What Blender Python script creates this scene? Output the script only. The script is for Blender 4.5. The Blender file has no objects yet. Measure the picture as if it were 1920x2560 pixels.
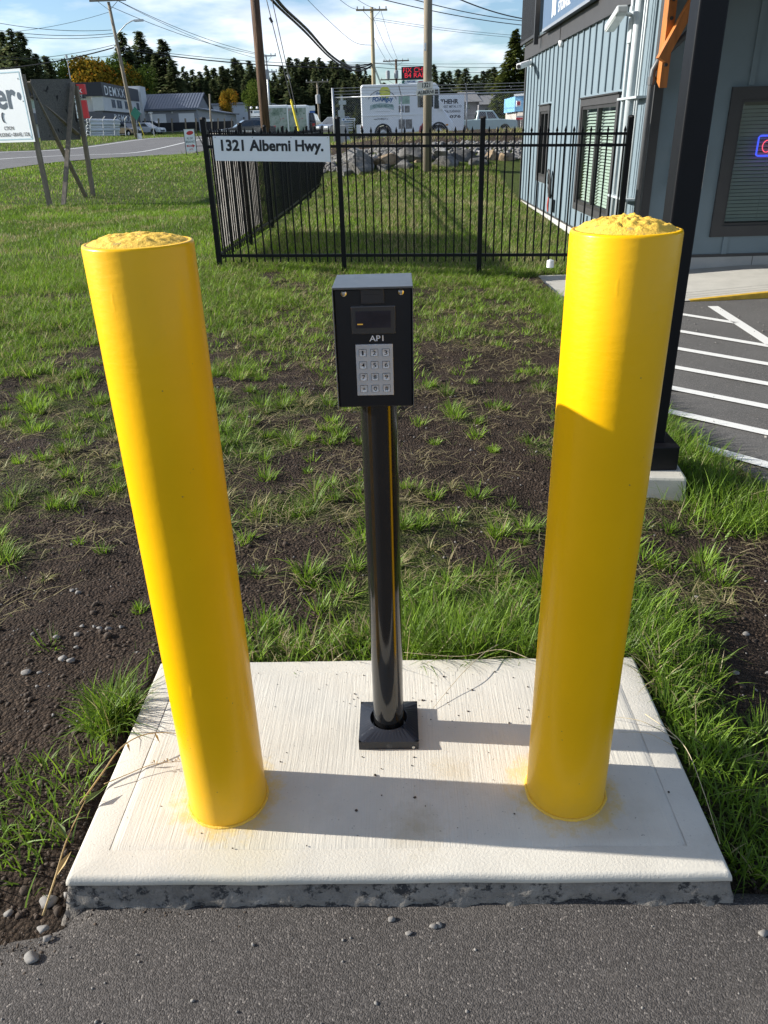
import bpy, bmesh, math, random
import numpy as np
from mathutils import Vector, Matrix, noise as mnoise

random.seed(7)
rng = np.random.default_rng(11)
sc = bpy.context.scene
COL = sc.collection
rad = math.radians

# ------------------------------------------------------------------ camera
FPX, PCX, PCY, CAMH = 1902.17, 960.0, 1280.0, 1.46      # lens in pixels of a 1920x2560 frame, eye height in metres
_f = FPX
def _cv(u, v): return np.array([(u-PCX)/_f, (v-PCY)/_f, 1.0])
_dn = _cv(1074., 5068.); _dn /= np.linalg.norm(_dn)      # where plumb lines meet
_fw = _cv(987., 324.); _fw -= _dn*_fw.dot(_dn); _fw /= np.linalg.norm(_fw)
_rt = np.cross(_dn, _fw)
RM = np.array([_rt, _fw, -_dn])
def _ray(u, v): return RM @ _cv(u, v)
def at(u, v, Y):
    """surveyed point: direction seen at a pixel, carried out to the depth Y metres"""
    d = _ray(u, v); t = Y/d[1]
    return Vector((d[0]*t, Y, CAMH+d[2]*t))
def atz(u, v, z=0.0):
    d = _ray(u, v); t = (z-CAMH)/d[2]
    return Vector((d[0]*t, d[1]*t, z))
cam_d = bpy.data.cameras.new('camera'); cam = bpy.data.objects.new('camera', cam_d); COL.objects.link(cam)
mx = Matrix.Identity(4)
for i, c in enumerate(((1, 0, 0), (0, -1, 0), (0, 0, -1))):
    a = RM @ np.array(c, float)
    for j in range(3): mx[j][i] = a[j]
mx[2][3] = CAMH
cam.matrix_world = mx
cam_d.sensor_fit = 'VERTICAL'; cam_d.sensor_height = 24.0; cam_d.lens = FPX/2560*24.0
cam_d.clip_start = 0.05; cam_d.clip_end = 6000
sc.camera = cam

# ------------------------------------------------------------------ sky, sun, exposure
SUN_EL = rad(24.5)
to_sun = Vector((-math.cos(SUN_EL), 0.088*math.cos(SUN_EL), math.sin(SUN_EL))).normalized()
world = bpy.data.worlds.new('World'); sc.world = world; world.use_nodes = True
wn = world.node_tree.nodes; wl = world.node_tree.links; wn.clear()
w_out = wn.new('ShaderNodeOutputWorld'); w_bg = wn.new('ShaderNodeBackground')
w_sky = wn.new('ShaderNodeTexSky'); w_sky.sky_type = 'NISHITA'; w_sky.sun_disc = False
w_sky.sun_elevation = SUN_EL; w_sky.sun_rotation = math.atan2(to_sun.x, to_sun.y)
w_sky.air_density = 1.0; w_sky.dust_density = 0.6; w_sky.ozone_density = 1.6
w_tc = wn.new('ShaderNodeTexCoord'); w_sep = wn.new('ShaderNodeSeparateXYZ')
wl.new(w_tc.outputs['Generated'], w_sep.inputs[0])
def wmath(op, a, b=None):
    n = wn.new('ShaderNodeMath'); n.operation = op
    for i, x in enumerate((a, b)):
        if x is None: continue
        if isinstance(x, (int, float)): n.inputs[i].default_value = x
        else: wl.new(x, n.inputs[i])
    return n.outputs[0]
zz = wmath('ADD', wmath('MAXIMUM', w_sep.outputs[2], 0.0), 0.16)
cmb = wn.new('ShaderNodeCombineXYZ')
wl.new(wmath('DIVIDE', w_sep.outputs[0], zz), cmb.inputs[0]); wl.new(wmath('DIVIDE', w_sep.outputs[1], zz), cmb.inputs[1])
cmb.inputs[2].default_value = 3.7
n1 = wn.new('ShaderNodeTexNoise'); n1.inputs['Scale'].default_value = 1.15; n1.inputs['Detail'].default_value = 9; n1.inputs['Roughness'].default_value = 0.56
wl.new(cmb.outputs[0], n1.inputs['Vector'])
r1 = wn.new('ShaderNodeValToRGB'); r1.color_ramp.elements[0].position = 0.46; r1.color_ramp.elements[1].position = 0.68
wl.new(n1.outputs['Fac'], r1.inputs[0])
n2 = wn.new('ShaderNodeTexNoise'); n2.inputs['Scale'].default_value = 2.6; n2.inputs['Detail'].default_value = 6
wl.new(cmb.outputs[0], n2.inputs['Vector'])
r2 = wn.new('ShaderNodeValToRGB')
r2.color_ramp.elements[0].position = 0.35; r2.color_ramp.elements[0].color = (6.6, 7.3, 8.6, 1)
r2.color_ramp.elements[1].position = 0.66; r2.color_ramp.elements[1].color = (11.5, 11.7, 12.0, 1)
wl.new(n2.outputs['Fac'], r2.inputs[0])
w_mix = wn.new('ShaderNodeMixRGB'); wl.new(r1.outputs[0], w_mix.inputs[0])
w_gain = wn.new('ShaderNodeMixRGB'); w_gain.blend_type = 'MULTIPLY'; w_gain.inputs[0].default_value = 1.0
w_gain.inputs[2].default_value = (0.92, 1.06, 1.24, 1)
wl.new(w_sky.outputs[0], w_gain.inputs[1])
wl.new(w_gain.outputs[0], w_mix.inputs[1]); wl.new(r2.outputs[0], w_mix.inputs[2])
wl.new(w_mix.outputs[0], w_bg.inputs[0]); w_bg.inputs[1].default_value = 0.074
wl.new(w_bg.outputs[0], w_out.inputs[0])

sun_d = bpy.data.lights.new('sun', 'SUN'); sun_d.energy = 4.8; sun_d.angle = rad(0.53); sun_d.color = (1.0, 0.965, 0.90)
sun = bpy.data.objects.new('sun', sun_d); COL.objects.link(sun); sun.location = (-20, 5, 20)
sun.rotation_mode = 'QUATERNION'; sun.rotation_quaternion = to_sun.to_track_quat('Z', 'Y')
sc.view_settings.view_transform = 'Standard'; sc.view_settings.look = 'None'
sc.view_settings.exposure = 0.9; sc.view_settings.gamma = 1.0

# ------------------------------------------------------------------ materials
def _nt(name):
    m = bpy.data.materials.new(name); m.use_nodes = True
    nt = m.node_tree; b = nt.nodes['Principled BSDF']
    return m, nt, b
def _coords(nt, scale=(1, 1, 1), which='Object'):
    tc = nt.nodes.new('ShaderNodeTexCoord'); mp = nt.nodes.new('ShaderNodeMapping')
    mp.inputs['Scale'].default_value = scale
    nt.links.new(tc.outputs[which], mp.inputs[0]); return mp.outputs[0]
def _noise(nt, vec, scale, detail=4, rough=0.55):
    n = nt.nodes.new('ShaderNodeTexNoise'); n.inputs['Scale'].default_value = scale
    n.inputs['Detail'].default_value = detail; n.inputs['Roughness'].default_value = rough
    nt.links.new(vec, n.inputs['Vector']); return n.outputs['Fac']
def _ramp(nt, fac, stops):
    r = nt.nodes.new('ShaderNodeValToRGB'); e = r.color_ramp.elements
    while len(e) < len(stops): e.new(0.5)
    for el, (p, c) in zip(e, stops):
        el.position = p; el.color = (c[0], c[1], c[2], 1) if not isinstance(c, (int, float)) else (c, c, c, 1)
    nt.links.new(fac, r.inputs[0]); return r.outputs[0]
def _mix(nt, fac, a, b, mode='MIX'):
    m = nt.nodes.new('ShaderNodeMixRGB'); m.blend_type = mode
    for i, x in enumerate((fac, a, b)):
        if isinstance(x, (int, float)): m.inputs[i].default_value = x
        elif isinstance(x, tuple): m.inputs[i].default_value = (*x[:3], 1)
        else: nt.links.new(x, m.inputs[i])
    return m.outputs[0]
def _math(nt, op, a, b=0.0):
    n = nt.nodes.new('ShaderNodeMath'); n.operation = op
    for i, x in enumerate((a, b)):
        if isinstance(x, (int, float)): n.inputs[i].default_value = x
        else: nt.links.new(x, n.inputs[i])
    return n.outputs[0]
def _bump(nt, b, h, strength, dist):
    n = nt.nodes.new('ShaderNodeBump'); n.inputs['Strength'].default_value = strength; n.inputs['Distance'].default_value = dist
    nt.links.new(h, n.inputs['Height']); nt.links.new(n.outputs[0], b.inputs['Normal']); return n
MATS = {}
def mat(name, col, rough=0.6, var=0.12, scale=6.0, bump=0.0, bscale=60.0, bdist=0.003, metal=0.0, spec=0.5, coat=0.0, stretch=(1, 1, 1), emit=None, estr=1.0):
    if name in MATS: return MATS[name]
    m, nt, b = _nt(name)
    v = _coords(nt, stretch)
    lo = tuple(c*(1-var) for c in col); hi = tuple(min(1, c*(1+var)) for c in col)
    nt.links.new(_ramp(nt, _noise(nt, v, scale, 6, 0.6), [(0.3, lo), (0.7, hi)]), b.inputs['Base Color'])
    b.inputs['Roughness'].default_value = rough; b.inputs['Metallic'].default_value = metal
    b.inputs['Specular IOR Level'].default_value = spec; b.inputs['Coat Weight'].default_value = coat; b.inputs['Coat Roughness'].default_value = 0.06
    if bump: _bump(nt, b, _noise(nt, v, bscale, 5), bump, bdist)
    if emit: b.inputs['Emission Color'].default_value = (*emit, 1); b.inputs['Emission Strength'].default_value = estr
    MATS[name] = m; return m

# ------------------------------------------------------------------ objects
XF = {}
def tag(o, label=None, cat=None, group=None, kind=None):
    if label: o['label'] = label
    if cat: o['category'] = cat
    if group: o['group'] = group
    if kind: o['kind'] = kind
    return o
def thing(name, label, cat, loc=(0, 0, 0), rz=0.0, group=None):
    o = bpy.data.objects.new(name, None); COL.objects.link(o); o.empty_display_size = 0.1
    o.location = loc; o.rotation_euler = (0, 0, rz)
    XF[o.name] = Matrix.Translation(Vector(loc)) @ Matrix.Rotation(rz, 4, 'Z')
    return tag(o, label, cat, group)
class B:
    def __init__(s): s.v = []; s.f = []; s.mi = []; s.cur = 0
    def add(s, vs, fs):
        o = len(s.v); s.v.extend([tuple(p) for p in vs])
        for f in fs: s.f.append(tuple(i+o for i in f)); s.mi.append(s.cur)
        return s
    def box(s, x0, x1, y0, y1, z0, z1):
        return s.add([(x, y, z) for z in (z0, z1) for y in (y0, y1) for x in (x0, x1)],
                     [(0, 2, 3, 1), (4, 5, 7, 6), (0, 1, 5, 4), (2, 6, 7, 3), (0, 4, 6, 2), (1, 3, 7, 5)])
    def beam(s, a, b, w, h, up=(0, 0, 1), taper=1.0):
        a = Vector(a); b = Vector(b); d = (b-a).normalized(); up = Vector(up)
        if abs(d.dot(up)) > 0.98: up = Vector((0, 1, 0)) if abs(d.y) < 0.9 else Vector((1, 0, 0))
        sx = d.cross(up).normalized(); sy = sx.cross(d).normalized()
        vs = [p+sx*(i*w*k/2)+sy*(j*h*k/2) for p, k in ((a, 1.0), (b, taper)) for j in (-1, 1) for i in (-1, 1)]
        return s.add(vs, [(0, 2, 3, 1), (4, 5, 7, 6), (0, 1, 5, 4), (2, 6, 7, 3), (0, 4, 6, 2), (1, 3, 7, 5)])
    def cyl(s, a, b, r0, r1=None, n=16, caps=True, sx=None):
        r1 = r0 if r1 is None else r1
        a = Vector(a); b = Vector(b); d = (b-a).normalized()
        t = Vector((0, 0, 1)) if abs(d.z) < 0.9 else Vector((1, 0, 0))
        u = d.cross(t).normalized(); w = u.cross(d)
        vs = []
        for p, r in ((a, r0), (b, r1)):
            for i in range(n):
                an = 2*math.pi*i/n; vs.append(p+u*(r*math.cos(an))+w*(r*math.sin(an)))
        fs = [(i, n+i, n+(i+1) % n, (i+1) % n) for i in range(n)]
        if caps: fs += [tuple(range(n)), tuple(range(2*n-1, n-1, -1))]
        return s.add(vs, fs)
    def tube(s, pts, r, n=8, radii=None):
        pts = [Vector(p) for p in pts]; vs = []; fs = []
        pu = None
        for k, p in enumerate(pts):
            d = (pts[min(k+1, len(pts)-1)]-pts[max(k-1, 0)]).normalized()
            if pu is None:
                t = Vector((0, 0, 1)) if abs(d.z) < 0.9 else Vector((1, 0, 0)); u = d.cross(t).normalized()
            else: u = (pu-d*pu.dot(d)).normalized()
            pu = u; w = d.cross(u); rr = radii[k] if radii else r
            for i in range(n):
                an = 2*math.pi*i/n; vs.append(p+u*(rr*math.cos(an))+w*(rr*math.sin(an)))
        for k in range(len(pts)-1):
            for i in range(n): fs.append((k*n+i, k*n+(i+1) % n, (k+1)*n+(i+1) % n, (k+1)*n+i))
        fs += [tuple(range(n-1, -1, -1)), tuple(range((len(pts)-1)*n, len(pts)*n))]
        return s.add(vs, fs)
    def prism(s, poly, o, ux, uy, dep):
        """polygon (2-D) in frame o,ux,uy extruded by the vector dep"""
        o = Vector(o); ux = Vector(ux); uy = Vector(uy); dep = Vector(dep); n = len(poly)
        vs = [o+ux*p[0]+uy*p[1] for p in poly]; vs += [p+dep for p in vs]
        fs = [tuple(range(n)), tuple(range(2*n-1, n-1, -1))]+[(i, n+i, n+(i+1) % n, (i+1) % n) for i in range(n)]
        return s.add(vs, fs)
    def lathe(s, prof, c=(0, 0, 0), n=24, axis='Z'):
        vs = []; fs = []; k = len(prof)
        for i in range(n):
            an = 2*math.pi*i/n
            for r, z in prof:
                p = (r*math.cos(an), r*math.sin(an), z)
                if axis == 'Y': p = (p[0], p[2], p[1])
                vs.append((p[0]+c[0], p[1]+c[1], p[2]+c[2]))
        for i in range(n):
            j = (i+1) % n
            for q in range(k-1): fs.append((i*k+q, j*k+q, j*k+q+1, i*k+q+1))
        return s.add(vs, fs)
    def quad(s, *p): return s.add(p, [tuple(range(len(p)))])
    def build(s, name, m, parent=None, smooth=False, bevel=0.0, bseg=2, world=False, kind=None, origin=None, label=None):
        me = bpy.data.meshes.new(name)
        vs = s.v
        if parent is not None and world:
            inv = XF[parent.name].inverted(); vs = [inv @ Vector(p) for p in vs]
        me.from_pydata([tuple(p) for p in vs], [], s.f)
        bm = bmesh.new(); bm.from_mesh(me); bmesh.ops.recalc_face_normals(bm, faces=bm.faces); bm.to_mesh(me); bm.free()
        ms = m if isinstance(m, (list, tuple)) else [m]
        for x in ms: me.materials.append(x)
        if len(ms) > 1: me.polygons.foreach_set('material_index', s.mi)
        if smooth: me.polygons.foreach_set('use_smooth', [True]*len(me.polygons))
        o = bpy.data.objects.new(name, me); COL.objects.link(o)
        if parent is not None: o.parent = parent; XF[o.name] = XF[parent.name]
        else:
            if origin is not None: o.location = origin
            XF[o.name] = Matrix.Translation(o.location)
        if bevel:
            md = o.modifiers.new('bevel', 'BEVEL'); md.width = bevel; md.segments = bseg; md.limit_method = 'ANGLE'; md.angle_limit = rad(40)
            if smooth is False: pass
        if kind: o['kind'] = kind
        if label: o['label'] = label
        return o
def place(o, parent=None, loc=(0, 0, 0), rot=(0, 0, 0), scale=(1, 1, 1)):
    """copy that shares mesh data"""
    c = o.copy(); COL.objects.link(c); c.parent = parent; c.location = loc; c.rotation_euler = rot; c.scale = scale
    for k in list(c.keys()):
        if k in ('label', 'group', 'category') and parent is not None: del c[k]
    return c
def text(name, s, o, ux, uy, width, m, parent, height=None, bold=0.0, depth=0.004, align='LEFT', world=True, spacing=1.0, shear=0.0, fat=0.0):
    cu = bpy.data.curves.new(name, 'FONT'); cu.body = s; cu.size = 1.0; cu.extrude = 0.0; cu.offset = bold; cu.resolution_u = 3
    cu.space_character = spacing; cu.shear = shear
    ob = bpy.data.objects.new('tmp', cu); COL.objects.link(ob)
    dg = bpy.context.evaluated_depsgraph_get(); dg.update()
    me = bpy.data.meshes.new_from_object(ob.evaluated_get(dg)); bpy.data.objects.remove(ob); bpy.data.curves.remove(cu)
    co = np.empty(len(me.vertices)*3); me.vertices.foreach_get('co', co); co = co.reshape(-1, 3)
    mn = co.min(0); mxx = co.max(0); w = mxx[0]-mn[0]; h = mxx[1]-mn[1]
    k = width/w; ky = k if height is None else height/h
    o = Vector(o); ux = Vector(ux).normalized(); uy = Vector(uy).normalized(); nn = ux.cross(uy)
    dx = 0 if align == 'LEFT' else (-width/2 if align == 'CENTER' else -width)
    P = [o+ux*((p[0]-mn[0])*k+dx)+uy*((p[1]-mn[1])*ky)+nn*depth for p in co]
    if parent is not None and world:
        inv = XF[parent.name].inverted(); P = [inv @ p for p in P]
    me.vertices.foreach_set('co', np.array([tuple(p) for p in P]).ravel()); me.update()
    if fat:      # heavier strokes: a second and third cut shifted sideways
        bm = bmesh.new(); bm.from_mesh(me); src = list(bm.verts)+list(bm.edges)+list(bm.faces); fx = (XF[parent.name].to_3x3().inverted() @ ux) if (parent is not None and world) else ux
        for k_, (q, q2) in enumerate(((-1, -1), (-1, 1), (1, -1), (1, 1))):
            d_ = bmesh.ops.duplicate(bm, geom=src)['geom']
            for e_ in d_:
                if isinstance(e_, bmesh.types.BMVert): e_.co += fx*(q*fat)+uy*(q2*fat)+nn*(.0003*(k_+1))
        bm.to_mesh(me); bm.free()
    me.materials.clear(); me.materials.append(m)
    ob = bpy.data.objects.new(name, me); COL.objects.link(ob)
    if parent is not None: ob.parent = parent; XF[ob.name] = XF[parent.name]
    return ob

# ------------------------------------------------------------------ value noise in numpy
def vnoise(x, y, seed=0):
    x = np.asarray(x, float); y = np.asarray(y, float)
    xi = np.floor(x).astype(np.int64); yi = np.floor(y).astype(np.int64); fx = x-xi; fy = y-yi
    fx = fx*fx*(3-2*fx); fy = fy*fy*(3-2*fy)
    def h(a, b):
        n = (a*374761393+b*668265263+seed*1442695041) & 0x7fffffff
        n = ((n ^ (n >> 13))*1274126177) & 0x7fffffff
        return ((n ^ (n >> 16)) & 0xffff)/65535.0
    return (h(xi, yi)*(1-fx)+h(xi+1, yi)*fx)*(1-fy)+(h(xi, yi+1)*(1-fx)+h(xi+1, yi+1)*fx)*fy
def fbm(x, y, oct=4, seed=0):
    s = 0; a = 0.5; t = 0
    for i in range(oct): s = s+a*vnoise(np.asarray(x)*2**i, np.asarray(y)*2**i, seed+i); t += a; a *= 0.5
    return s/t

# ------------------------------------------------------------------ terrain heights (surveyed spots, thin-plate spline)
SPOTS = np.array([
 (-30, -6, 0), (0, -6, 0), (30, -6, -.1), (-8, 1, 0), (-2, 1, 0), (0, 1, 0), (2, 1, -.01), (-1.2, 3, .01), (1.2, 3, -.03), (4, 1, -.05), (3, 4, -.14), (8, 4, -.15),
 (-2.18, 9.7, 0), (-.66, 9.7, -.075), (1, 9.7, -.145), (2.67, 9.7, -.2), (5, 9.7, -.2), (12, 9, -.2), (2.5, 6.5, -.15), (8, 6.5, -.16), (-2, 6, .0),
 (-2.18, 14.5, -.03), (-2.18, 19.3, -.04), (-2.18, 23.5, .1), (0, 16, -.02), (2.9, 14, -.2), (2.9, 19, -.12), (8, 16, -.2),
 (.1, 23.3, .28), (3.5, 23.3, .28), (8, 23.3, .2), (-5, 14, .0), (-14, 14, .05), (-8.5, 20, .0), (-8.2, 22, .1),
 (-16, 5, .35), (-14.6, 29.9, .5), (-13.3, 55.3, .42), (-12, 80, 1.2), (-31.5, 118, 2.0), (-14.2, 72, 1.12), (-7.9, 82, 1.22), (-6.2, 72, 1.1), (-7.8, 96, 1.55), (-1, 54, .84), (2.5, 55, .83), (3.7, 60, .83), (-22.6, 74, 1.36), (-30.5, 84, 1.6), (-18.8, 38.6, .75), (-17.2, 68.2, 1.07), (-23.9, 49, .95), (-21.9, 87.5, 1.345),
 (-26, 10, .7), (-6, 26, .3), (-6, 40, .6), (0, 26.3, .95), (4, 26.3, .95), (8, 26.3, .9), (0, 40, .95), (9, 55, .78), (0, 70, 1.1), (12, 40, .8), (20, 70, .8),
 (-5, 90, 1.3), (-30, 105, 1.6), (-60, 60, 1.5), (0, 120, 1.7), (40, 120, 1.4), (-80, 150, 1.8), (80, 150, 1.6), (0, 220, 2), (-150, 250, 2), (150, 250, 2), (60, 30, .3), (60, -30, 0), (-60, -30, .4)], float)
def _tps(r2): return np.where(r2 > 0, r2*np.log(r2+1e-12), 0)
_n = len(SPOTS); _S = SPOTS[:, :2]/50
_K = _tps(((_S[:, None]-_S[None])**2).sum(-1))+np.eye(_n)*2e-5
_Pm = np.c_[np.ones(_n), _S]
_W = np.linalg.solve(np.block([[_K, _Pm], [_Pm.T, np.zeros((3, 3))]]), np.r_[SPOTS[:, 2], 0, 0, 0])
def _micro(x, y):
    near = np.clip((11-np.hypot(x, y-1))/5, 0, 1)
    m = (fbm(x*1.7+3, y*1.7, 3, 5)-.5)*.05+(fbm(x*6.5, y*6.5, 3, 9)-.5)*.035+(fbm(x*22, y*22, 2, 3)-.5)*.014
    return m*near
def hbase(x, y):
    x = np.asarray(x, float); y = np.asarray(y, float); sh = x.shape
    X = np.clip(x.ravel(), -160, 160)/50; Y = np.clip(y.ravel(), -35, 260)/50
    out = np.empty(X.size)
    for i in range(0, X.size, 20000):
        p = np.c_[X[i:i+20000], Y[i:i+20000]]
        k = _tps(((p[:, None]-_S[None])**2).sum(-1))
        out[i:i+20000] = k@_W[:_n]+_W[_n]+p@_W[_n+1:]
    return out.reshape(sh)
PAD = (-.725, .66, 1.05, 1.765)
def lot_edge_x(y): return np.interp(y, [-20, 1.0, 2.2, 2.9, 3.2, 3.5, 3.9, 4.3, 6.0, 7.0, 8.0], [3.2, 3.0, 2.4, 1.95, 1.72, 1.6, 1.53, 1.52, 1.6, 1.66, 1.70])
def drive_edge_y(x):
    x = np.asarray(x, float)
    return np.where((x > -.70) & (x < .655), 1.10, 1.02)+.05*np.sin(x*1.7+.6)+(fbm(x*5, x*0+2., 3, 4)-.5)*.1-np.clip(x-1.2, 0, 3)*.10
def lot_plane(x, y): return np.interp(y, [0, 2, 3.5, 8, 12], [0.0, -.05, -.12, -.205, -.205])+0*x
def hgt(x, y):
    """the soil surface: spline + clods, dished under pavements, banked up round the pad"""
    x = np.asarray(x, float); y = np.asarray(y, float)
    h = hbase(x, y)+_micro(x, y)
    dx = np.maximum(np.maximum(PAD[0]-x, x-PAD[1]), 0); dy = np.maximum(np.maximum(PAD[2]-y, y-PAD[3]), 0)
    d = np.hypot(dx, dy)
    h = h+np.clip((y-1.05)/.35, 0, 1)*.065*np.clip(1-d/.55, 0, 1)**1.3-.03*np.clip((1.35-y)/.3, 0, 1)
    inside = d <= 0.0
    h = np.where(inside, -.05, h)
    # under the driveway and the lot the soil lies lower than the asphalt
    dd = np.clip((drive_edge_y(x)-y)/.06, 0, 1); h = h*(1-dd)+(-.05)*dd
    dl = np.clip((x-lot_edge_x(y))/.10, 0, 1)*np.clip((9.75-y)/.1, 0, 1)*(y > 1.2)
    h = h*(1-dl)+(lot_plane(x, y)-.06)*dl
    # under the highway
    return h
def road_x(y, k):
    """k 0 near edge, 1 far edge of the highway"""
    return -14.6+.052*(y-29.9)-9.5*k
# ------------------------------------------------------------------ ground sheet
def ladder(segs):
    out = []
    for a, b, n in segs: out += list(np.linspace(a, b, n, endpoint=False))
    return np.array(out+[segs[-1][1]])
gx = ladder([(-3000, -200, 14), (-200, -40, 32), (-40, -14, 40), (-14, -4, 60), (-4, -1.9, 56), (-1.9, 1.9, 130), (1.9, 4, 50), (4, 14, 40), (14, 40, 24), (40, 200, 30), (200, 3000, 14)])
gyv = ladder([(-60, -4, 14), (-4, .8, 16), (.8, 4.2, 120), (4.2, 7.5, 80), (7.5, 12, 60), (12, 30, 90), (30, 120, 90), (120, 260, 30), (260, 3500, 20)])
GX, GY = np.meshgrid(gx, gyv); GZ = hgt(GX, GY)
# highway bed dips 6 cm below the asphalt sheet
kr = (road_x(GY, 0)-GX)/9.5
GZ = np.where((kr > 0.02) & (kr < .98) & (GY < 140), GZ-.08, GZ)
nx, ny = len(gx), len(gyv)
me = bpy.data.meshes.new('ground')
idx = np.arange(nx*ny).reshape(ny, nx)
fs = np.stack([idx[:-1, :-1], idx[:-1, 1:], idx[1:, 1:], idx[1:, :-1]], -1).reshape(-1, 4)
def fast_mesh(me, V, F):
    V = np.asarray(V, np.float32); F = np.asarray(F, np.int32); k = F.shape[1]
    me.vertices.add(len(V)); me.vertices.foreach_set('co', V.ravel())
    me.loops.add(F.size); me.loops.foreach_set('vertex_index', F.ravel())
    me.polygons.add(len(F)); me.polygons.foreach_set('loop_start', np.arange(0, F.size, k, dtype=np.int32))
    me.update(calc_edges=True)
fast_mesh(me, np.c_[GX.ravel(), GY.ravel(), GZ.ravel()], fs)
me.polygons.foreach_set('use_smooth', np.ones(len(me.polygons), bool))
ground = bpy.data.objects.new('ground', me); COL.objects.link(ground); ground['kind'] = 'structure'

def cover(x, y):
    """how grassy the soil is, 0..1"""
    x = np.asarray(x, float); y = np.asarray(y, float)
    n = fbm(x*.9+7, y*.9+1, 3, 21); n2 = fbm(x*2.7, y*2.7+5, 3, 33)
    far = np.clip((y-5.5)/6, 0, 1); left = np.clip((-x-.6)/2.4, 0, 1)
    c = .33+.62*far+.34*left*np.clip((y-3.2)/3, 0, 1)+(n-.5)*1.15+(n2-.5)*.95
    # bare dug soil strips
    c -= .32*np.exp(-((x-.35)/.5)**2-((y-4.4)/1.4)**2)+.5*np.exp(-((x+1.1)/.42)**2-((y-2.0)/.6)**2)+.95*np.exp(-((x-1.5)/.5)**2-((y-1.95)/.75)**2)
    c -= .45*np.exp(-((x-2.3)/.5)**2-((y-13.5)/3)**2)+.3*np.exp(-((x+1.7)/.5)**2-((y-9.3)/.3)**2)
    # lush belts: behind the pad, right of the pad, along the lot edge
    c += .6*np.exp(-((x-.3)/.45)**2-((y-2.0)/.28)**2)-.22*np.exp(-((x-1.0)/.25)**2-((y-1.4)/.5)**2)
    c += .8*np.exp(-((x-lot_edge_x(y)+.16)/.16)**2)*(y > 2.2)*(y < 8)
    return np.clip(c, 0, 1)
m, nt, b = _nt('soil_and_thatch')
v = _coords(nt)
fine = _noise(nt, v, 210, 6, .78); mid = _noise(nt, v, 28, 5, .65); big = _noise(nt, v, 1.6, 4)
soil = _ramp(nt, fine, [(.36, (.011, .008, .0055)), (.50, (.054, .037, .025)), (.62, (.125, .09, .063)), (.74, (.34, .28, .215))])
crumb = nt.nodes.new('ShaderNodeTexVoronoi'); crumb.inputs['Scale'].default_value = 95; nt.links.new(v, crumb.inputs['Vector'])
soil = _mix(nt, .75, soil, _ramp(nt, crumb.outputs['Color'], [(.1, .35), (.55, .95), (.9, 1.9)]), 'MULTIPLY')
soil = _mix(nt, _ramp(nt, big, [(.4, 0.0), (.7, .55)]), soil, (.055, .036, .027))
thatch = _ramp(nt, mid, [(.3, (.040, .058, .012)), (.55, (.085, .115, .022)), (.75, (.17, .155, .06))])
att = nt.nodes.new('ShaderNodeAttribute'); att.attribute_name = 'cover'
fac = _ramp(nt, _math(nt, 'ADD', att.outputs['Fac'], _math(nt, 'MULTIPLY', _math(nt, 'SUBTRACT', mid, .5), .9)), [(.42, 0.0), (.72, 1.0)])
nt.links.new(_mix(nt, fac, soil, thatch), b.inputs['Base Color'])
b.inputs['Roughness'].default_value = .95; b.inputs['Specular IOR Level'].default_value = .15
_bump(nt, b, _math(nt, 'ADD', _math(nt, 'SUBTRACT', _math(nt, 'MULTIPLY', fine, .6), _math(nt, 'MULTIPLY', crumb.outputs['Distance'], 1.3)), mid), 1.0, .022)
me.materials.append(m); MATS['soil'] = m
cv = cover(GX, GY)
cv = np.where((GY > 10) & (GY < 300), np.maximum(cv, .75), cv); cv = np.where((GY > 26) & (GX > -3), .35, cv)
a = me.attributes.new('cover', 'FLOAT', 'POINT'); a.data.foreach_set('value', cv.ravel().astype(np.float32))

# ------------------------------------------------------------------ asphalt sheets
def asphalt(name, base, speck, worn=0.3, sc_=1.0):
    m, nt, b = _nt(name); v = _coords(nt)
    vo = nt.nodes.new('ShaderNodeTexVoronoi'); vo.inputs['Scale'].default_value = 320*sc_; nt.links.new(v, vo.inputs['Vector'])
    sp = _ramp(nt, vo.outputs['Color'], [(.0, tuple(c*.45 for c in base)), (.5, base), (.85, tuple(c*1.9 for c in base)), (.95, speck)])
    pat = _ramp(nt, _noise(nt, v, 1.3, 5, .6), [(.35, 0.0), (.7, worn)])
    c = _mix(nt, pat, sp, tuple(x*1.7 for x in base))
    dust = _ramp(nt, _noise(nt, v, 5.5, 6, .7), [(.55, 0.0), (.8, .35)])
    c = _mix(nt, dust, c, (.16, .14, .12))
    nt.links.new(c, b.inputs['Base Color']); b.inputs['Roughness'].default_value = .85; b.inputs['Specular IOR Level'].default_value = .3
    h = _math(nt, 'SUBTRACT', _math(nt, 'MULTIPLY', _noise(nt, v, 25, 3), .5), vo.outputs['Distance'])
    _bump(nt, b, h, .5, .003)
    MATS[name] = m; return m
A_drive = asphalt('asphalt_drive', (.062, .055, .049), (.25, .22, .19))
A_lot = asphalt('asphalt_lot', (.088, .084, .079), (.34, .32, .28), .5)
A_road = asphalt('asphalt_highway', (.105, .10, .095), (.3, .29, .27), .5, .35)
def sheet(name, P, rows, cols, m, kind='structure', lab=None):
    """grid of points rows x cols"""
    me = bpy.data.meshes.new(name); i = np.arange(rows*cols).reshape(rows, cols)
    fast_mesh(me, P, np.stack([i[:-1, :-1], i[:-1, 1:], i[1:, 1:], i[1:, :-1]], -1).reshape(-1, 4))
    me.polygons.foreach_set('use_smooth', np.ones(len(me.polygons), bool)); me.materials.append(m)
    o = bpy.data.objects.new(name, me); COL.objects.link(o)
    if kind: o['kind'] = kind
    return o
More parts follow.
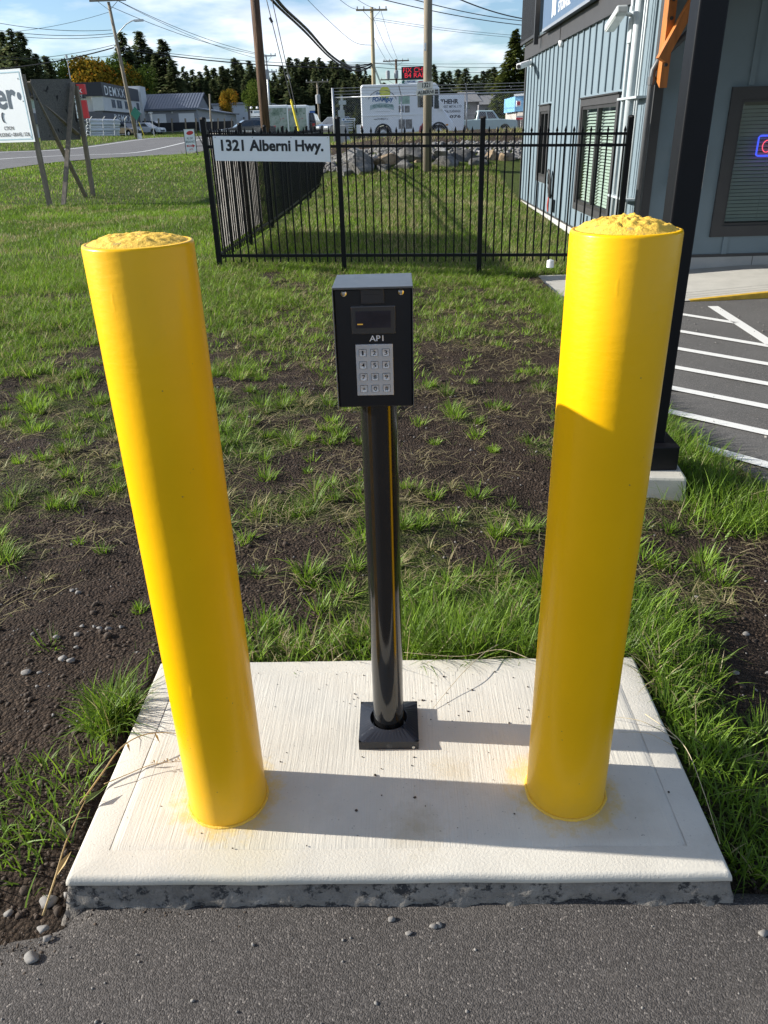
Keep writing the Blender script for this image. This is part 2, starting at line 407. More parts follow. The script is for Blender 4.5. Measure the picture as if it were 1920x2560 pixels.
# driveway in front of the pad: its far edge crumbles into the soil
xs = np.linspace(-14, 2.95, 380); ks = np.linspace(0, 1, 40)**1.6
X, K = np.meshgrid(xs, ks); Y = drive_edge_y(X)-K*(drive_edge_y(X)+14)
Zc = .022+.008*fbm(X*1.5, Y*1.5, 3, 8)-.03*np.clip(1-K*320, 0, 1)
Zc = Zc+np.where((X > -.78) & (X < .72), -.0, 0)
sheet('driveway', np.c_[X.ravel(), Y.ravel(), Zc.ravel()], len(ks), len(xs), A_drive)
# parking lot
ys = np.r_[np.linspace(-14, 1, 14), np.linspace(1.2, 9.7, 120)]; ks = np.r_[np.linspace(0, .06, 8), np.linspace(.08, 1, 22)]
K, Y = np.meshgrid(ks, ys); e = lot_edge_x(Y)+(fbm(Y*4, Y*0+9, 3, 2)-.5)*.06; X = e+K*(22-e)
Z = lot_plane(X, Y)-.035*np.clip(1-K*60, 0, 1)+.006*fbm(X*1.2, Y*1.2, 2, 6)
sheet('parking_lot', np.c_[X.ravel(), Y.ravel(), Z.ravel()], len(ys), len(ks), A_lot)
# highway, ruled between its two edges
ys = np.linspace(-30, 150, 130); ks = np.linspace(0, 1, 14)
K, Y = np.meshgrid(ks, ys); X = road_x(Y, K); Z = hbase(X, Y)+.02
sheet('highway', np.c_[X.ravel(), Y.ravel(), Z.ravel()], len(ys), len(ks), A_road)
P_white = mat('road_paint_white', (.74, .73, .68), .7, .12, 40, .2, 120)
def stripe(name, x_of, w, m, y0, y1, n=120):
    ys = np.linspace(y0, y1, n); P = []
    for y in ys:
        x = x_of(y)
        for q in (-w/2, w/2): P.append((x+q, y, float(hbase(x+q, y))+.026))
    return sheet(name, P, n, 2, m)
stripe('edge_line', lambda y: road_x(y, .40), .16, P_white, -20, 140)
stripe('far_edge_line', lambda y: road_x(y, .94), .16, P_white, -20, 140)

# hatched bay lines on the lot
def paint_worn():
    m, nt, b = _nt('lot_paint'); v = _coords(nt)
    w = _ramp(nt, _noise(nt, v, 55, 6, .75), [(.60, 0.0), (.70, .85)])
    nt.links.new(_mix(nt, w, (.72, .71, .67), (.10, .10, .10)), b.inputs['Base Color']); b.inputs['Roughness'].default_value = .7
    _bump(nt, b, _noise(nt, v, 190, 3), .5, .003); return m
LP = paint_worn()
hatch = [((2.45, 7.67), (3.04, 6.91)), ((2.2, 6.93), (3.4, 5.5)), ((1.93, 6.35), (3.35, 4.80)), ((1.75, 5.75), (3.3, 4.18)), ((1.66, 5.13), (3.2, 3.58)), ((1.62, 4.50), (3.1, 3.02)), ((1.58, 3.915), (3.0, 2.24)), ((3.12, 7.70), (2.80, 3.75))]
for p, q in hatch:
    d = Vector((q[0]-p[0], q[1]-p[1], 0)); L = d.length; d.normalize(); s_ = Vector((-d.y, d.x, 0)); n = max(2, int(L/.1)); w = .085 if p[0] < 3.1 else .10
    P = []
    for i in range(n+1):
        c = Vector((p[0], p[1], 0))+d*(L*i/n)
        for k in (-1, 1):
            r = c+s_*(k*w/2); P.append((r.x, r.y, float(lot_plane(r.x, r.y))+.011))
    o = sheet('bay_line', P, n+1, 2, LP)

# concrete walk in front of the office: flush at the left, kerb at the right
def concrete(name, col, broom=None, rough=.85, stain=.25, sc_=1.0):
    m, nt, b = _nt(name); v = _coords(nt)
    c = _ramp(nt, _noise(nt, v, 3.5*sc_, 6, .65), [(.3, tuple(x*.86 for x in col)), (.7, tuple(min(1, x*1.06) for x in col))])
    c = _mix(nt, _ramp(nt, _noise(nt, v, 14*sc_, 5, .7), [(.62, 0.0), (.8, stain)]), c, tuple(x*k for x, k in zip(col, (.72, .66, .55))))
    pit = _ramp(nt, _noise(nt, v, 140*sc_, 3, .6), [(.26, 1.0), (.36, 0.0)])
    c = _mix(nt, pit, c, tuple(x*.45 for x in col))
    nt.links.new(c, b.inputs['Base Color']); b.inputs['Roughness'].default_value = rough; b.inputs['Specular IOR Level'].default_value = .25
    h = _noise(nt, v, 220*sc_, 4, .6)
    if broom:
        vb = _coords(nt, broom); h = _math(nt, 'ADD', _math(nt, 'MULTIPLY', h, .35), _noise(nt, vb, 1.0, 3, .6))
    _bump(nt, b, h, .55, .004)
    MATS[name] = m; return m
C_walk = concrete('walk_concrete', (.47, .45, .40))
C_old = concrete('foundation_concrete', (.42, .41, .39))
ys = np.linspace(8.0, 9.72, 14); xs = np.linspace(1.66, 16, 60)
X, Y = np.meshgrid(xs, ys)
top = np.interp(X, [1.6, 3.0, 4.2, 20], [-.195, -.19, -.125, -.10])
for gy_, dz in ((8.18, .006), (8.30, .006)): pass
Z = np.where(Y < 8.02, top-.004, top)
b_ = B()
sheet('pavement', np.c_[X.ravel(), (Y+np.where(X > 3.0, (X-3.0)*.10, 0)*(9.72-Y)/1.72).ravel(), Z.ravel()], len(ys), len(xs), C_walk)
b_ = B(); Ykerb = mat('kerb_yellow', (.60, .36, .03), .6, .2, 12, .3, 80)
prev = None
for x in np.linspace(3.0, 16, 40):
    y = 8.0+(x-3.0)*.10 if True else 8; t = float(np.interp(x, [1.6, 3.0, 4.2, 20], [-.195, -.19, -.125, -.10]))
    cur = [(x, y-.004, -.26), (x, y-.004, t+.003), (x, y+.06, t+.003)]
    if prev: b_.quad(prev[0], cur[0], cur[1], prev[1]); b_.quad(prev[1], cur[1], cur[2], prev[2])
    prev = cur
b_.build('kerb', Ykerb, kind='structure')
# tooled grooves across the walk
G_dark = mat('groove_dark', (.12, .115, .105), .9)
for gy_ in (8.14, 8.24, 8.36):
    b_ = B(); pv = None
    for x in np.linspace(1.7, 9, 40):
        off = (x-3.0)*.10*(9.72-gy_)/1.72 if x > 3 else 0; t = float(np.interp(x, [1.6, 3.0, 4.2, 20], [-.195, -.19, -.125, -.10]))
        cu = [(x, gy_+off, t+.003), (x, gy_+off+.007, t+.003)]
        if pv: b_.quad(pv[0], cu[0], cu[1], pv[1])
        pv = cu
    b_.build('tooled_groove', G_dark, kind='structure')

# ------------------------------------------------------------------ concrete pad
pad = thing('concrete_pad', 'pale broom-finished concrete pad with rough dark front face under the yellow bollards', 'concrete pad', (-.03, 1.4, 0))
PX0, PX1, PY0, PY1, PZ = -.705, .652, 1.055, 1.763, .10
def pad_mat(name, broom):
    m, nt, b = _nt(name)
    tc = nt.nodes.new('ShaderNodeTexCoord'); v = tc.outputs['Object']
    col = (.575, .535, .455)
    c = _ramp(nt, _noise(nt, v, 4, 6, .65), [(.3, tuple(x*.88 for x in col)), (.7, tuple(min(1, x*1.08) for x in col))])
    c = _mix(nt, _ramp(nt, _noise(nt, v, 9, 5, .7), [(.56, 0.0), (.80, .45)]), c, (.46, .41, .32))
    pit = _ramp(nt, _noise(nt, v, 120, 3, .6), [(.24, 1.0), (.33, 0.0)])
    c = _mix(nt, pit, c, (.22, .20, .17))
    # yellow overspray and a brown splash: stains with a shape of their own
    for (px, py, r0, r1, colr, k) in ((-.409+.03, 1.262-1.4, .086, .132, (.62, .40, .02), .6), (.361+.03, 1.275-1.4, .086, .135, (.62, .40, .02), .6), (.02+.03, 1.17-1.4, .0, .075, (.33, .25, .12), .45), (-.36+.03, 1.14-1.4, 0.0, .16, (.66, .52, .2), .22), (.10+.03, 1.33-1.4, 0, .06, (.42, .31, .14), .35)):
        sub = nt.nodes.new('ShaderNodeVectorMath'); sub.operation = 'SUBTRACT'; nt.links.new(v, sub.inputs[0]); sub.inputs[1].default_value = (px, py, PZ)
        ln = nt.nodes.new('ShaderNodeVectorMath'); ln.operation = 'LENGTH'; nt.links.new(sub.outputs[0], ln.inputs[0])
        dist = _math(nt, 'ADD', ln.outputs['Value'], _math(nt, 'MULTIPLY', _math(nt, 'SUBTRACT', _noise(nt, v, 26, 6, .75), .5), .16))
        mr = nt.nodes.new('ShaderNodeMapRange'); nt.links.new(dist, mr.inputs[0]); mr.inputs[1].default_value = r0; mr.inputs[2].default_value = r1; mr.inputs[3].default_value = k; mr.inputs[4].default_value = 0
        c = _mix(nt, mr.outputs[0], c, colr)
    nt.links.new(c, b.inputs['Base Color']); b.inputs['Roughness'].default_value = .9; b.inputs['Specular IOR Level'].default_value = .2
    h = _noise(nt, v, 170, 4, .65)
    if broom:
        mp = nt.nodes.new('ShaderNodeMapping'); mp.inputs['Scale'].default_value = (210, 7, 7); nt.links.new(v, mp.inputs[0])
        h = _math(nt, 'ADD', _math(nt, 'MULTIPLY', h, .45), _noise(nt, mp.outputs[0], 1.0, 3, .65))
    _bump(nt, b, h, .42 if broom else .40, .0035)
    return m
PM_edge = pad_mat('pad_trowelled', False); PM_broom = pad_mat('pad_broomed', True)
def pad_face_mat():
    m, nt, b = _nt('pad_formed_face'); v = _coords(nt)
    c = _ramp(nt, _noise(nt, v, 9, 6, .7), [(.3, (.13, .115, .098)), (.7, (.32, .285, .24))])
    holes = _ramp(nt, _noise(nt, v, 30, 6, .75), [(.40, 1.0), (.47, 0.0)])
    c = _mix(nt, holes, c, (.035, .033, .032))
    c = _mix(nt, _ramp(nt, _noise(nt, v, 20, 4), [(.6, 0.0), (.75, .6)]), c, (.36, .345, .32))
    nt.links.new(c, b.inputs['Base Color']); b.inputs['Roughness'].default_value = .95
    _bump(nt, b, _noise(nt, v, 60, 5, .7), 1.0, .008); return m
PM_face = pad_face_mat()
# block with rounded arris; the front face is pitted
b_ = B()
prof = [(-.03, -.04), (-.012, .012), (-.004, .03), (.0, .085), (.002, .093), (.007, .098), (.014, .10)]     # (inwards from edge, z)
def ring(inset, z): return [(PX0+inset, PY0+inset), (PX1-inset, PY0+inset), (PX1-inset, PY1-inset), (PX0+inset, PY1-inset)]
NS = 150
def loop_pts(inset, z, wob):
    c = ring(inset, z); P = []
    for k in range(4):
        a_, c_ = c[k], c[(k+1) % 4]; n = NS if k % 2 == 0 else 50
        for i in range(n):
            t = i/n; x = a_[0]+(c_[0]-a_[0])*t; y = a_[1]+(c_[1]-a_[1])*t
            w = wob*(mnoise.noise(Vector((x*14, y*14, z*40)))*.7+mnoise.noise(Vector((x*45, y*45, z*90)))*.5)
            if k == 0:
                if z < .07: y += w-.012*max(0, mnoise.noise(Vector((x*3.1, 2, z*12))))*(1 if wob else 0)
                else: y += w*.25+.003*mnoise.noise(Vector((x*5, 7, 1)))
            elif k == 1: x += w*.5
            elif k == 3: x += w*.5
            P.append((x, y, z+(.0015*mnoise.noise(Vector((x*9, y*9, 3))) if z > .08 else .0)))
    return P
lv = [(-.035, -.04, .006), (-.022, .0, .012), (-.016, .012, .016), (-.012, .026, .016), (-.009, .04, .014), (-.006, .054, .010), (-.003, .068, .006), (-.0015, .078, .004), (-.004, .080, .002), (-.003, .089, .001), (-.001, .095, .0006), (.0025, .0988, 0), (.007, .10, 0), (.066, .10, 0)]
loops = [loop_pts(*l) for l in lv]; n = len(loops[0])
for L in loops: b_.v.extend(L)
for r in range(len(loops)-1):
    for i in range(n):
        j = (i+1) % n; b_.f.append((r*n+i, r*n+j, (r+1)*n+j, (r+1)*n+i)); b_.mi.append(1 if lv[r+1][1] <= .081 else 0)
b_.build('formed_slab', [PM_edge, PM_face], pad, smooth=True, world=True)
b_ = B(); IN = (PX0+.064, PX1-.064, PY0+.062, PY1-.050)
gx_ = np.linspace(IN[0], IN[1], 90); gy_ = np.linspace(IN[2], IN[3], 46)
X, Y = np.meshgrid(gx_, gy_)
ed = np.minimum(np.minimum(X-IN[0], IN[1]-X), np.minimum(Y-IN[2], IN[3]-Y))
Z = PZ+.0022-.004*np.clip(1-ed/.012, 0, 1)+(fbm(X*8, Y*8, 3, 2)-.5)*.0015
i = np.arange(X.size).reshape(X.shape)
b_.add(np.c_[X.ravel(), Y.ravel(), Z.ravel()], [tuple(q) for q in np.stack([i[:-1, :-1], i[:-1, 1:], i[1:, 1:], i[1:, :-1]], -1).reshape(-1, 4)])
b_.build('broomed_panel', PM_broom, pad, smooth=True, world=True)

# ------------------------------------------------------------------ bollards
def yellow(name, col, rough, lump):
    m, nt, b = _nt(name); v = _coords(nt)
    c = _ramp(nt, _noise(nt, v, 5, 5), [(.3, tuple(x*.93 for x in col)), (.7, col)])
    if not lump:     # road dust splashed at the foot, rubs and small chips
        sp_ = nt.nodes.new('ShaderNodeSeparateXYZ'); nt.links.new(v, sp_.inputs[0])
        lo_ = nt.nodes.new('ShaderNodeMapRange'); nt.links.new(_math(nt, 'ADD', sp_.outputs[2], _math(nt, 'MULTIPLY', _noise(nt, v, 18, 5, .7), .10)), lo_.inputs[0]); lo_.inputs[1].default_value = .05; lo_.inputs[2].default_value = .15; lo_.inputs[3].default_value = .30; lo_.inputs[4].default_value = 0
        c = _mix(nt, lo_.outputs[0], c, (.42, .30, .10))
        c = _mix(nt, _ramp(nt, _noise(nt, v, 95, 2, .5), [(.765, 0.0), (.785, .8)]), c, (.22, .16, .06))
        c = _mix(nt, _ramp(nt, _noise(nt, _coords(nt, (1, 1, .5)), 9, 5, .7), [(.60, 0.0), (.80, .22)]), c, (.62, .36, .02))
    if lump:
        c = _mix(nt, _ramp(nt, _noise(nt, v, 70, 4, .7), [(.28, 1.0), (.42, 0.0)]), c, (.50, .36, .12))
    nt.links.new(c, b.inputs['Base Color']); b.inputs['Roughness'].default_value = rough
    if lump: _bump(nt, b, _noise(nt, v, 120, 5, .7), .8, .006)
    else:
        vs_ = _coords(nt, (1, 1, 3.2))
        h = _math(nt, 'ADD', _noise(nt, vs_, 26, 4, .6), _math(nt, 'MULTIPLY', _noise(nt, v, 120, 3), .22))
        drips = _ramp(nt, _noise(nt, _coords(nt, (1, 1, .35)), 30, 2), [(.70, 0.0), (.78, .8)])
        _bump(nt, b, _math(nt, 'ADD', h, drips), .16, .004)
        b.inputs['Coat Weight'].default_value = .10; b.inputs['Coat Roughness'].default_value = .14; b.inputs['Specular IOR Level'].default_value = .22
    return m
Y_pipe = yellow('yellow_gloss_paint', (.90, .475, .0), .36, False); Y_cap = yellow('yellow_painted_concrete', (.88, .53, .06), .8, True)
def bollard(cx, cy, ztop, dome, rough, seed, label):
    t = thing('bollard', label, 'bollard', (cx, cy, PZ), 0, 'yellow bollards on the concrete pad')
    R_ = .0865
    b_ = B(); N = 72
    b_.lathe([(R_, -.03), (R_, .0), (R_, .02), (R_, .2), (R_, .5), (R_, .8), (R_, ztop-PZ-.004), (R_-.0015, ztop-PZ), (R_-.007, ztop-PZ+.001), (R_-.010, ztop-PZ-.012)], n=N)
    b_.build('pipe', Y_pipe, t, smooth=True)
    b_ = B(); NR = 30; N = 90
    P = []
    for r in range(NR+1):
        q = r/NR; rr = (R_-.0045)*q
        for i in range(N):
            an = 2*math.pi*i/N; x, y = rr*math.cos(an), rr*math.sin(an)
            V_ = Vector((x*18+seed, y*18, seed)); fine = mnoise.noise(V_*4.2)*.7+mnoise.noise(V_*9)*.5
            lump = mnoise.noise(V_*.9)*.9+.8*max(0, mnoise.noise(V_*1.9))
            e = max(0, 1-(q**3.2))
            z = dome*(1-q**2.6)+(lump*.9+fine*.8)*rough*min(1, e*1.6)+(fine*rough*.25 if q < .995 else 0)
            P.append((x, y, ztop-PZ+z-.001))
    F = []
    for r in range(NR):
        for i in range(N): F.append((r*N+i, (r+1)*N+i, (r+1)*N+(i+1) % N, r*N+(i+1) % N))
    b_.add(P, F); b_.build('concrete_cap', Y_cap, t, smooth=True)
    b_ = B(); pts = []; rr_ = []
    NP = 80
    for i in range(NP+1):
        an = 2*math.pi*(i % NP)/NP; w = mnoise.noise(Vector((math.cos(an)*5+seed, math.sin(an)*5, 3)))
        r = R_+.001+.003*max(0, w); pts.append((r*math.cos(an), r*math.sin(an), .003)); rr_.append(.0035+.0028*abs(w))
    b_.tube(pts, .004, 6, rr_); b_.build('paint_bead', Y_cap, t, smooth=True)
    return t
bollard(-.409, 1.262, 1.312, .013, .0038, 3.3, 'yellow steel bollard with a nearly flat concrete cap, its shadow crossing the pad')
bollard(.361, 1.275, 1.310, .019, .0056, 8.1, 'yellow steel bollard capped with lumpy domed concrete, standing before the tall black post')

# ------------------------------------------------------------------ keypad pedestal
KX, KY = -.0425, 1.480
kp = thing('keypad_pedestal', 'black access keypad terminal on a glossy black post between two yellow bollards', 'keypad', (KX, KY, PZ))
BLK = mat('black_powder_coat', (.0045, .005, .008), .33, .2, 30, .12, 300, .001)
BLKG = mat('black_gloss_tube', (.008, .008, .0085), .10, .2, 5, .05, 40, .002, coat=.5)
BLKS = mat('black_satin_hood', (.075, .080, .085), .34, .2, 40, .15, 400, .001)
def scuffed():
    m, nt, b = _nt('base_cover_black'); v = _coords(nt)
    d = _ramp(nt, _noise(nt, v, 45, 6, .75), [(.58, 0.0), (.76, .55)])
    nt.links.new(_mix(nt, d, (.011, .012, .017), (.20, .19, .18)), b.inputs['Base Color']); b.inputs['Roughness'].default_value = .42; return m
BSC = scuffed()
b_ = B(); s_ = .0735; h0 = .026; h1 = .040; ro = .046
b_.add([(-s_, -s_, .0), (s_, -s_, .0), (s_, s_, .0), (-s_, s_, .0), (-s_, -s_, h0), (s_, -s_, h0), (s_, s_, h0), (-s_, s_, h0)], [(0, 1, 5, 4), (1, 2, 6, 5), (2, 3, 7, 6), (3, 0, 4, 7)])
N = 48; P = []; F = []
for i in range(N):      # hipped top running up to the round hole
    an = 2*math.pi*(i+.5)/N; c_, q_ = math.cos(an), math.sin(an); k = s_/max(abs(c_), abs(q_)); P.append((c_*k, q_*k, h0))
for i in range(N):
    an = 2*math.pi*(i+.5)/N; P.append((ro*math.cos(an), ro*math.sin(an), h1))
for i in range(N): F.append((i, (i+1) % N, N+(i+1) % N, N+i))
for i in range(N):
    an = 2*math.pi*(i+.5)/N; P.append((ro*math.cos(an), ro*math.sin(an), .005))
for i in range(N): F.append((N+i, N+(i+1) % N, 2*N+(i+1) % N, 2*N+i))
b_.add(P, F); cov = b_.build('base_cover', BSC, kp, bevel=.0015)
SCREW = mat('screw_steel', (.55, .55, .54), .28, .2, 60, metal=1.0)
b_ = B(); b_.cyl((s_-.013, -s_-.002, .009), (s_-.013, -s_+.001, .009), .0038, n=12); b_.build('rivet', SCREW, cov)
for q_ in (-1, 1): b_ = B(); b_.beam((q_*(s_-.002), -q_*(s_-.002), h0+.0018), (q_*ro*.72, -q_*ro*.72, h1+.001), .0012, .0016); b_.build('cover_seam', BLK, cov)
b_ = B(); b_.lathe([(.0378, .004), (.0378, .2), (.0378, .5), (.0378, .80), (.0378, .89)], n=64); b_.build('post', BLKG, kp, smooth=True)
FY = 1.420-KY                                       # front plane of the box
hx0, hx1, hz0, hz1 = -.1185-KX, .0265-KX, .977-PZ, 1.207-PZ
hb = B(); hb.box(hx0, hx1, FY, FY+.128, hz0, hz1-.004); hs = hb.build('housing', BLK, kp, bevel=.003)
b_ = B(); b_.box(hx0-.0012, hx1+.0012, FY-.009, FY+.132, hz1-.004, hz1); b_.box(hx0-.0012, hx0+.0006, FY-.009, FY+.02, hz0+.0, hz1-.004); b_.box(hx1-.0006, hx1+.0012, FY-.009, FY+.02, hz0, hz1-.004)
b_.build('hood', BLKS, kp, bevel=.0012)
def fp(zx, zy):      # reading on the box front -> local x, z
    p = at(780+zx*.1808, 660+zy*.1808, 1.42); return p.x-KX, p.z-PZ
def rect(zx0, zy0, zx1, zy1):
    a = fp(zx0, zy0); c = fp(zx1, zy1); return a[0], c[0], c[1], a[1]
PLAST = mat('dark_plastic', (.022, .022, .024), .45, .1); BEZ = mat('display_bezel', (.040, .040, .040), .25, .1, coat=.4)
x0, x1, z0, z1 = rect(668, 345, 1000, 540)
b_ = B(); b_.box(x0, x1, FY-.004, FY+.002, z0, z1); rd = b_.build('card_reader', PLAST, kp, bevel=.0012)
b_ = B(); b_.box(x0+.004, x1-.008, FY-.0048, FY-.0042, z1-.0100, z1-.0092); b_.build('reader_slot_line', BEZ, rd)
x0, x1, z0, z1 = rect(530, 583, 1160, 955)
b_ = B(); b_.box(x0, x1, FY-.004, FY+.002, z0, z1); dsp = b_.build('display', BEZ, kp, bevel=.0016)
x0, x1, z0, z1 = rect(600, 650, 1090, 870)
GLS = mat('display_glass', (.022, .021, .030), .08, .3, 25)
b_ = B(); b_.box(x0, x1, FY-.0047, FY-.003, z0, z1); b_.build('screen', GLS, dsp)
x0, x1, z0, z1 = rect(628, 820, 705, 833)
b_ = B(); b_.box(x0, x1, FY-.0055, FY-.0048, z0, z1); b_.build('cursor', mat('cursor_amber', (.55, .33, .04), .5, emit=(1, .55, .08), estr=.12), dsp)
a_, c_ = fp(795, 1068)
INK_W = mat('label_white', (.72, .73, .75), .5, .05); INK_B = mat('key_ink', (.02, .02, .03), .5, .05)
text('unit_label', 'AP1', (KX+a_, KY+FY-.0004, PZ+c_), (1, 0, 0), (0, 0, 1), .0262, INK_W, hs, height=.0108, bold=.006, depth=.0004)
for (zx, zy) in ((437, 408), (1230, 385)):
    a_, c_ = fp(zx, zy); b_ = B(); b_.lathe([(.0, -.0042), (.0030, -.004), (.0052, -.0025), (.0056, 0)], (a_, FY, c_), 16, 'Y')
    b_.cyl((a_, FY-.0046, c_), (a_, FY-.0041, c_), .0021, n=6); b_.build('screw', SCREW, kp, smooth=False)
STEEL = mat('brushed_keypad_plate', (.50, .51, .52), .42, .08, 20, metal=.25); KEYM = mat('key_metal', (.60, .61, .62), .35, .08, 20, metal=.3)
x0, x1, z0, z1 = rect(600, 1113, 1132, 1802)
b_ = B(); b_.box(x0, x1, FY-.0035, FY+.002, z0, z1); pl = b_.build('keypad_plate', STEEL, kp, bevel=.0008)
rows = ('123', '456', '789', '*0#'); ks_ = .0128
kx = [x0+(x1-x0)*q for q in (.19, .5, .81)]; kz = [z1-(z1-z0)*q for q in (.155, .395, .63, .862)]
DARKG = mat('key_gap', (.03, .03, .035), .8)
b0 = B(); N = 10; P = []; F = []                      # dished square key
for j in range(N+1):
    for i in range(N+1):
        u, v_ = i/N-.5, j/N-.5; d = math.hypot(u, v_)*2; P.append((u*ks_, -.0052+.0011*max(0, 1-d*d*1.15), v_*ks_))
for j in range(N):
    for i in range(N): F.append((j*(N+1)+i, j*(N+1)+i+1, (j+1)*(N+1)+i+1, (j+1)*(N+1)+i))
b0.add(P, F); h_ = ks_/2
b0.add([(-h_, -.0052, -h_), (h_, -.0052, -h_), (h_, -.0052, h_), (-h_, -.0052, h_), (-h_, 0, -h_), (h_, 0, -h_), (h_, 0, h_), (-h_, 0, h_)], [(0, 1, 5, 4), (1, 2, 6, 5), (2, 3, 7, 6), (3, 0, 4, 7)])
k0 = None
for r in range(4):
    for c in range(3):
        if k0 is None: k0 = b0.build('key', KEYM, pl, smooth=True); k0.location = (kx[c], FY, kz[r]); kk = k0
        else: kk = place(k0, pl, (kx[c], FY, kz[r]))
        g = B(); g.box(kx[c]-h_-.0007, kx[c]+h_+.0007, FY-.0038, FY-.0036, kz[r]-h_-.0007, kz[r]+h_+.0007); g.build('key_gap', DARKG, pl)
        ch = rows[r][c]; w = {'1': .0030, '*': .0050, '#': .0066}.get(ch, .0056); hh = {'*': .005}.get(ch, .0086)
        text('key_digit', ch, (KX+kx[c], KY+FY-.0053, PZ+kz[r]-hh/2), (1, 0, 0), (0, 0, 1), w, INK_B, pl, height=hh, bold=.004, depth=.0002, align='CENTER')
# ------------------------------------------------------------------ tall black canopy post on its footing
STEELBLK = mat('post_black_steel', (.003, .003, .0045), .5, .25, 8, .08, 200, .001, spec=.25)
C_foot = concrete('footing_concrete', (.50, .47, .40))
pt = thing('canopy_post', 'tall square black steel post on a chamfered concrete footing behind the right bollard', 'post', (1.145, 3.22, -.08))
b_ = B(); b_.box(1.062, 1.165, 3.155, 3.26, .1, 3.2); b_.build('shaft', STEELBLK, pt, bevel=.006, world=True)
b_ = B(); b_.box(1.045, 1.215, 3.095, 3.33, .085, .195); b_.build('base_cover', STEELBLK, pt, bevel=.004, world=True)
b_ = B(); b_.add([(1.0, 3.02, -.12), (1.245, 3.0, -.12), (1.275, 3.44, -.12), (1.0, 3.44, -.12), (1.0, 3.03, .085), (1.232, 3.01, .085), (1.265, 3.43, .085), (1.0, 3.43, .085)],
    [(0, 3, 2, 1), (4, 5, 6, 7), (0, 1, 5, 4), (1, 2, 6, 5), (2, 3, 7, 6), (3, 0, 4, 7)]); b_.build('footing', C_foot, pt, bevel=.012, world=True)

cr = thing('unseen_canopy_roof', 'unseen dark canopy roof on the tall black post, set low to shade the office front', 'canopy', (5, 6.3, 3.2))  # roof added out of frame, kept low to deepen shade on the front wall
b_ = B(); b_.box(1.06, 9.0, 3.15, 3.26, 3.2, 3.42); b_.build('front_beam', STEELBLK, cr, world=True)
b_ = B(); b_.box(1.06, 1.165, 3.262, 9.6, 3.2, 3.42); b_.build('side_beam', STEELBLK, cr, world=True)
b_ = B(); b_.box(.95, 9.2, 3.0, 9.62, 3.425, 3.6); b_.build('deck', mat('canopy_deck', (.10, .07, .05), .7, .2), cr, world=True)

# ------------------------------------------------------------------ ornamental black fence, two runs
FBLK = mat('fence_black', (.003, .003, .004), .5, .2, 20, .08, 150, .001, spec=.25)
def rail_z(x): return 1.457-.0224*(x+2.164)
def spear(b_, x, y, z, w):
    """pressed spear tip"""
    P = []; st = [(0, w*.5), (.012, w*.5), (.026, w*.82), (.040, w*.62), (.072, .001)]
    for dz, r in st: P += [(x-r, y-r*.75, z+dz), (x+r, y-r*.75, z+dz), (x+r, y+r*.75, z+dz), (x-r, y+r*.75, z+dz)]
    F = [(4*k+i, 4*k+(i+1) % 4, 4*k+4+(i+1) % 4, 4*k+4+i) for k in range(len(st)-1) for i in range(4)]
    b_.add(P, F)
def picket_mesh(w, h):
    b_ = B(); b_.box(-w/2, w/2, -w/2, w/2, 0, h-.072); spear(b_, 0, 0, h-.072, w); return b_
FY_ = 9.70
ff = thing('metal_fence', 'black spear-topped metal fence panel run carrying the white address sign', 'fence', (0, FY_, -.1))
pk = None
xs_ = [-2.18, -.65, 1.0, 2.668]
for px in xs_:
    w = .058 if px < -2 or px > 2 else .055; zt = rail_z(px)+.185
    b_ = B(); b_.box(px-w/2, px+w/2, FY_-w/2, FY_+w/2, -.30, zt-.02); b_.lathe([(w*.62, zt-.02), (w*.62, zt-.008), (w*.45, zt), (.001, zt+.006)], (px, FY_, 0), 4)
    b_.build('post', FBLK, ff, world=True)
for off, hh in ((0, .030), (-.117, .030), (-1.318, .034)):
    for k in range(3):
        x0, x1 = xs_[k]+.028, xs_[k+1]-.028
        b_ = B(); b_.beam((x0, FY_, rail_z(x0)+off), (x1, FY_, rail_z(x1)+off), .028, hh); b_.build('rail', FBLK, ff, world=True)
x = -2.10
while x < 2.62:
    if min(abs(x-q) for q in xs_) > .045:
        z = rail_z(x)-1.318-.075
        if pk is None: pk = picket_mesh(.0165, 1.475).build('picket', FBLK, ff); pk.location = (x, 0, z+.1)
        else: place(pk, ff, (x, 0, z+.1), (0, 0, random.uniform(-.03, .03)))
    x += .0962
sf = thing('metal_fence', 'long black spear-topped metal fence run receding towards the boulders, banner on it', 'fence', (-2.18, 18, -.05))
ysp = [9.70+2.26*k for k in range(1, 8)]
def rail_zs(y): return 1.46-.012*min(4, y-9.7)+.05*max(0, (y-18)/8)
for py in ysp:
    b_ = B(); w = .055; zt = rail_zs(py)+.17; b_.box(-2.18-w/2, -2.18+w/2, py-w/2, py+w/2, -.25, zt-.02); b_.lathe([(w*.62, zt-.02), (w*.62, zt-.008), (w*.45, zt), (.001, zt+.006)], (-2.18, py, 0), 4)
    b_.build('post', FBLK, sf, world=True)
yy = [9.73]+ysp
for off in (0, -.117, -1.318):
    for k in range(len(yy)-1):
        b_ = B(); b_.beam((-2.18, yy[k]+.028, rail_zs(yy[k])+off), (-2.18, yy[k+1]-.028, rail_zs(yy[k+1])+off), .028, .03); b_.build('rail', FBLK, sf, world=True)
y = 9.83
while y < ysp[-1]-.05:
    if min(abs(y-q) for q in ysp) > .05:
        place(pk, sf, (0, y-18, rail_zs(y)-1.318-.075+.05))
    y += .135
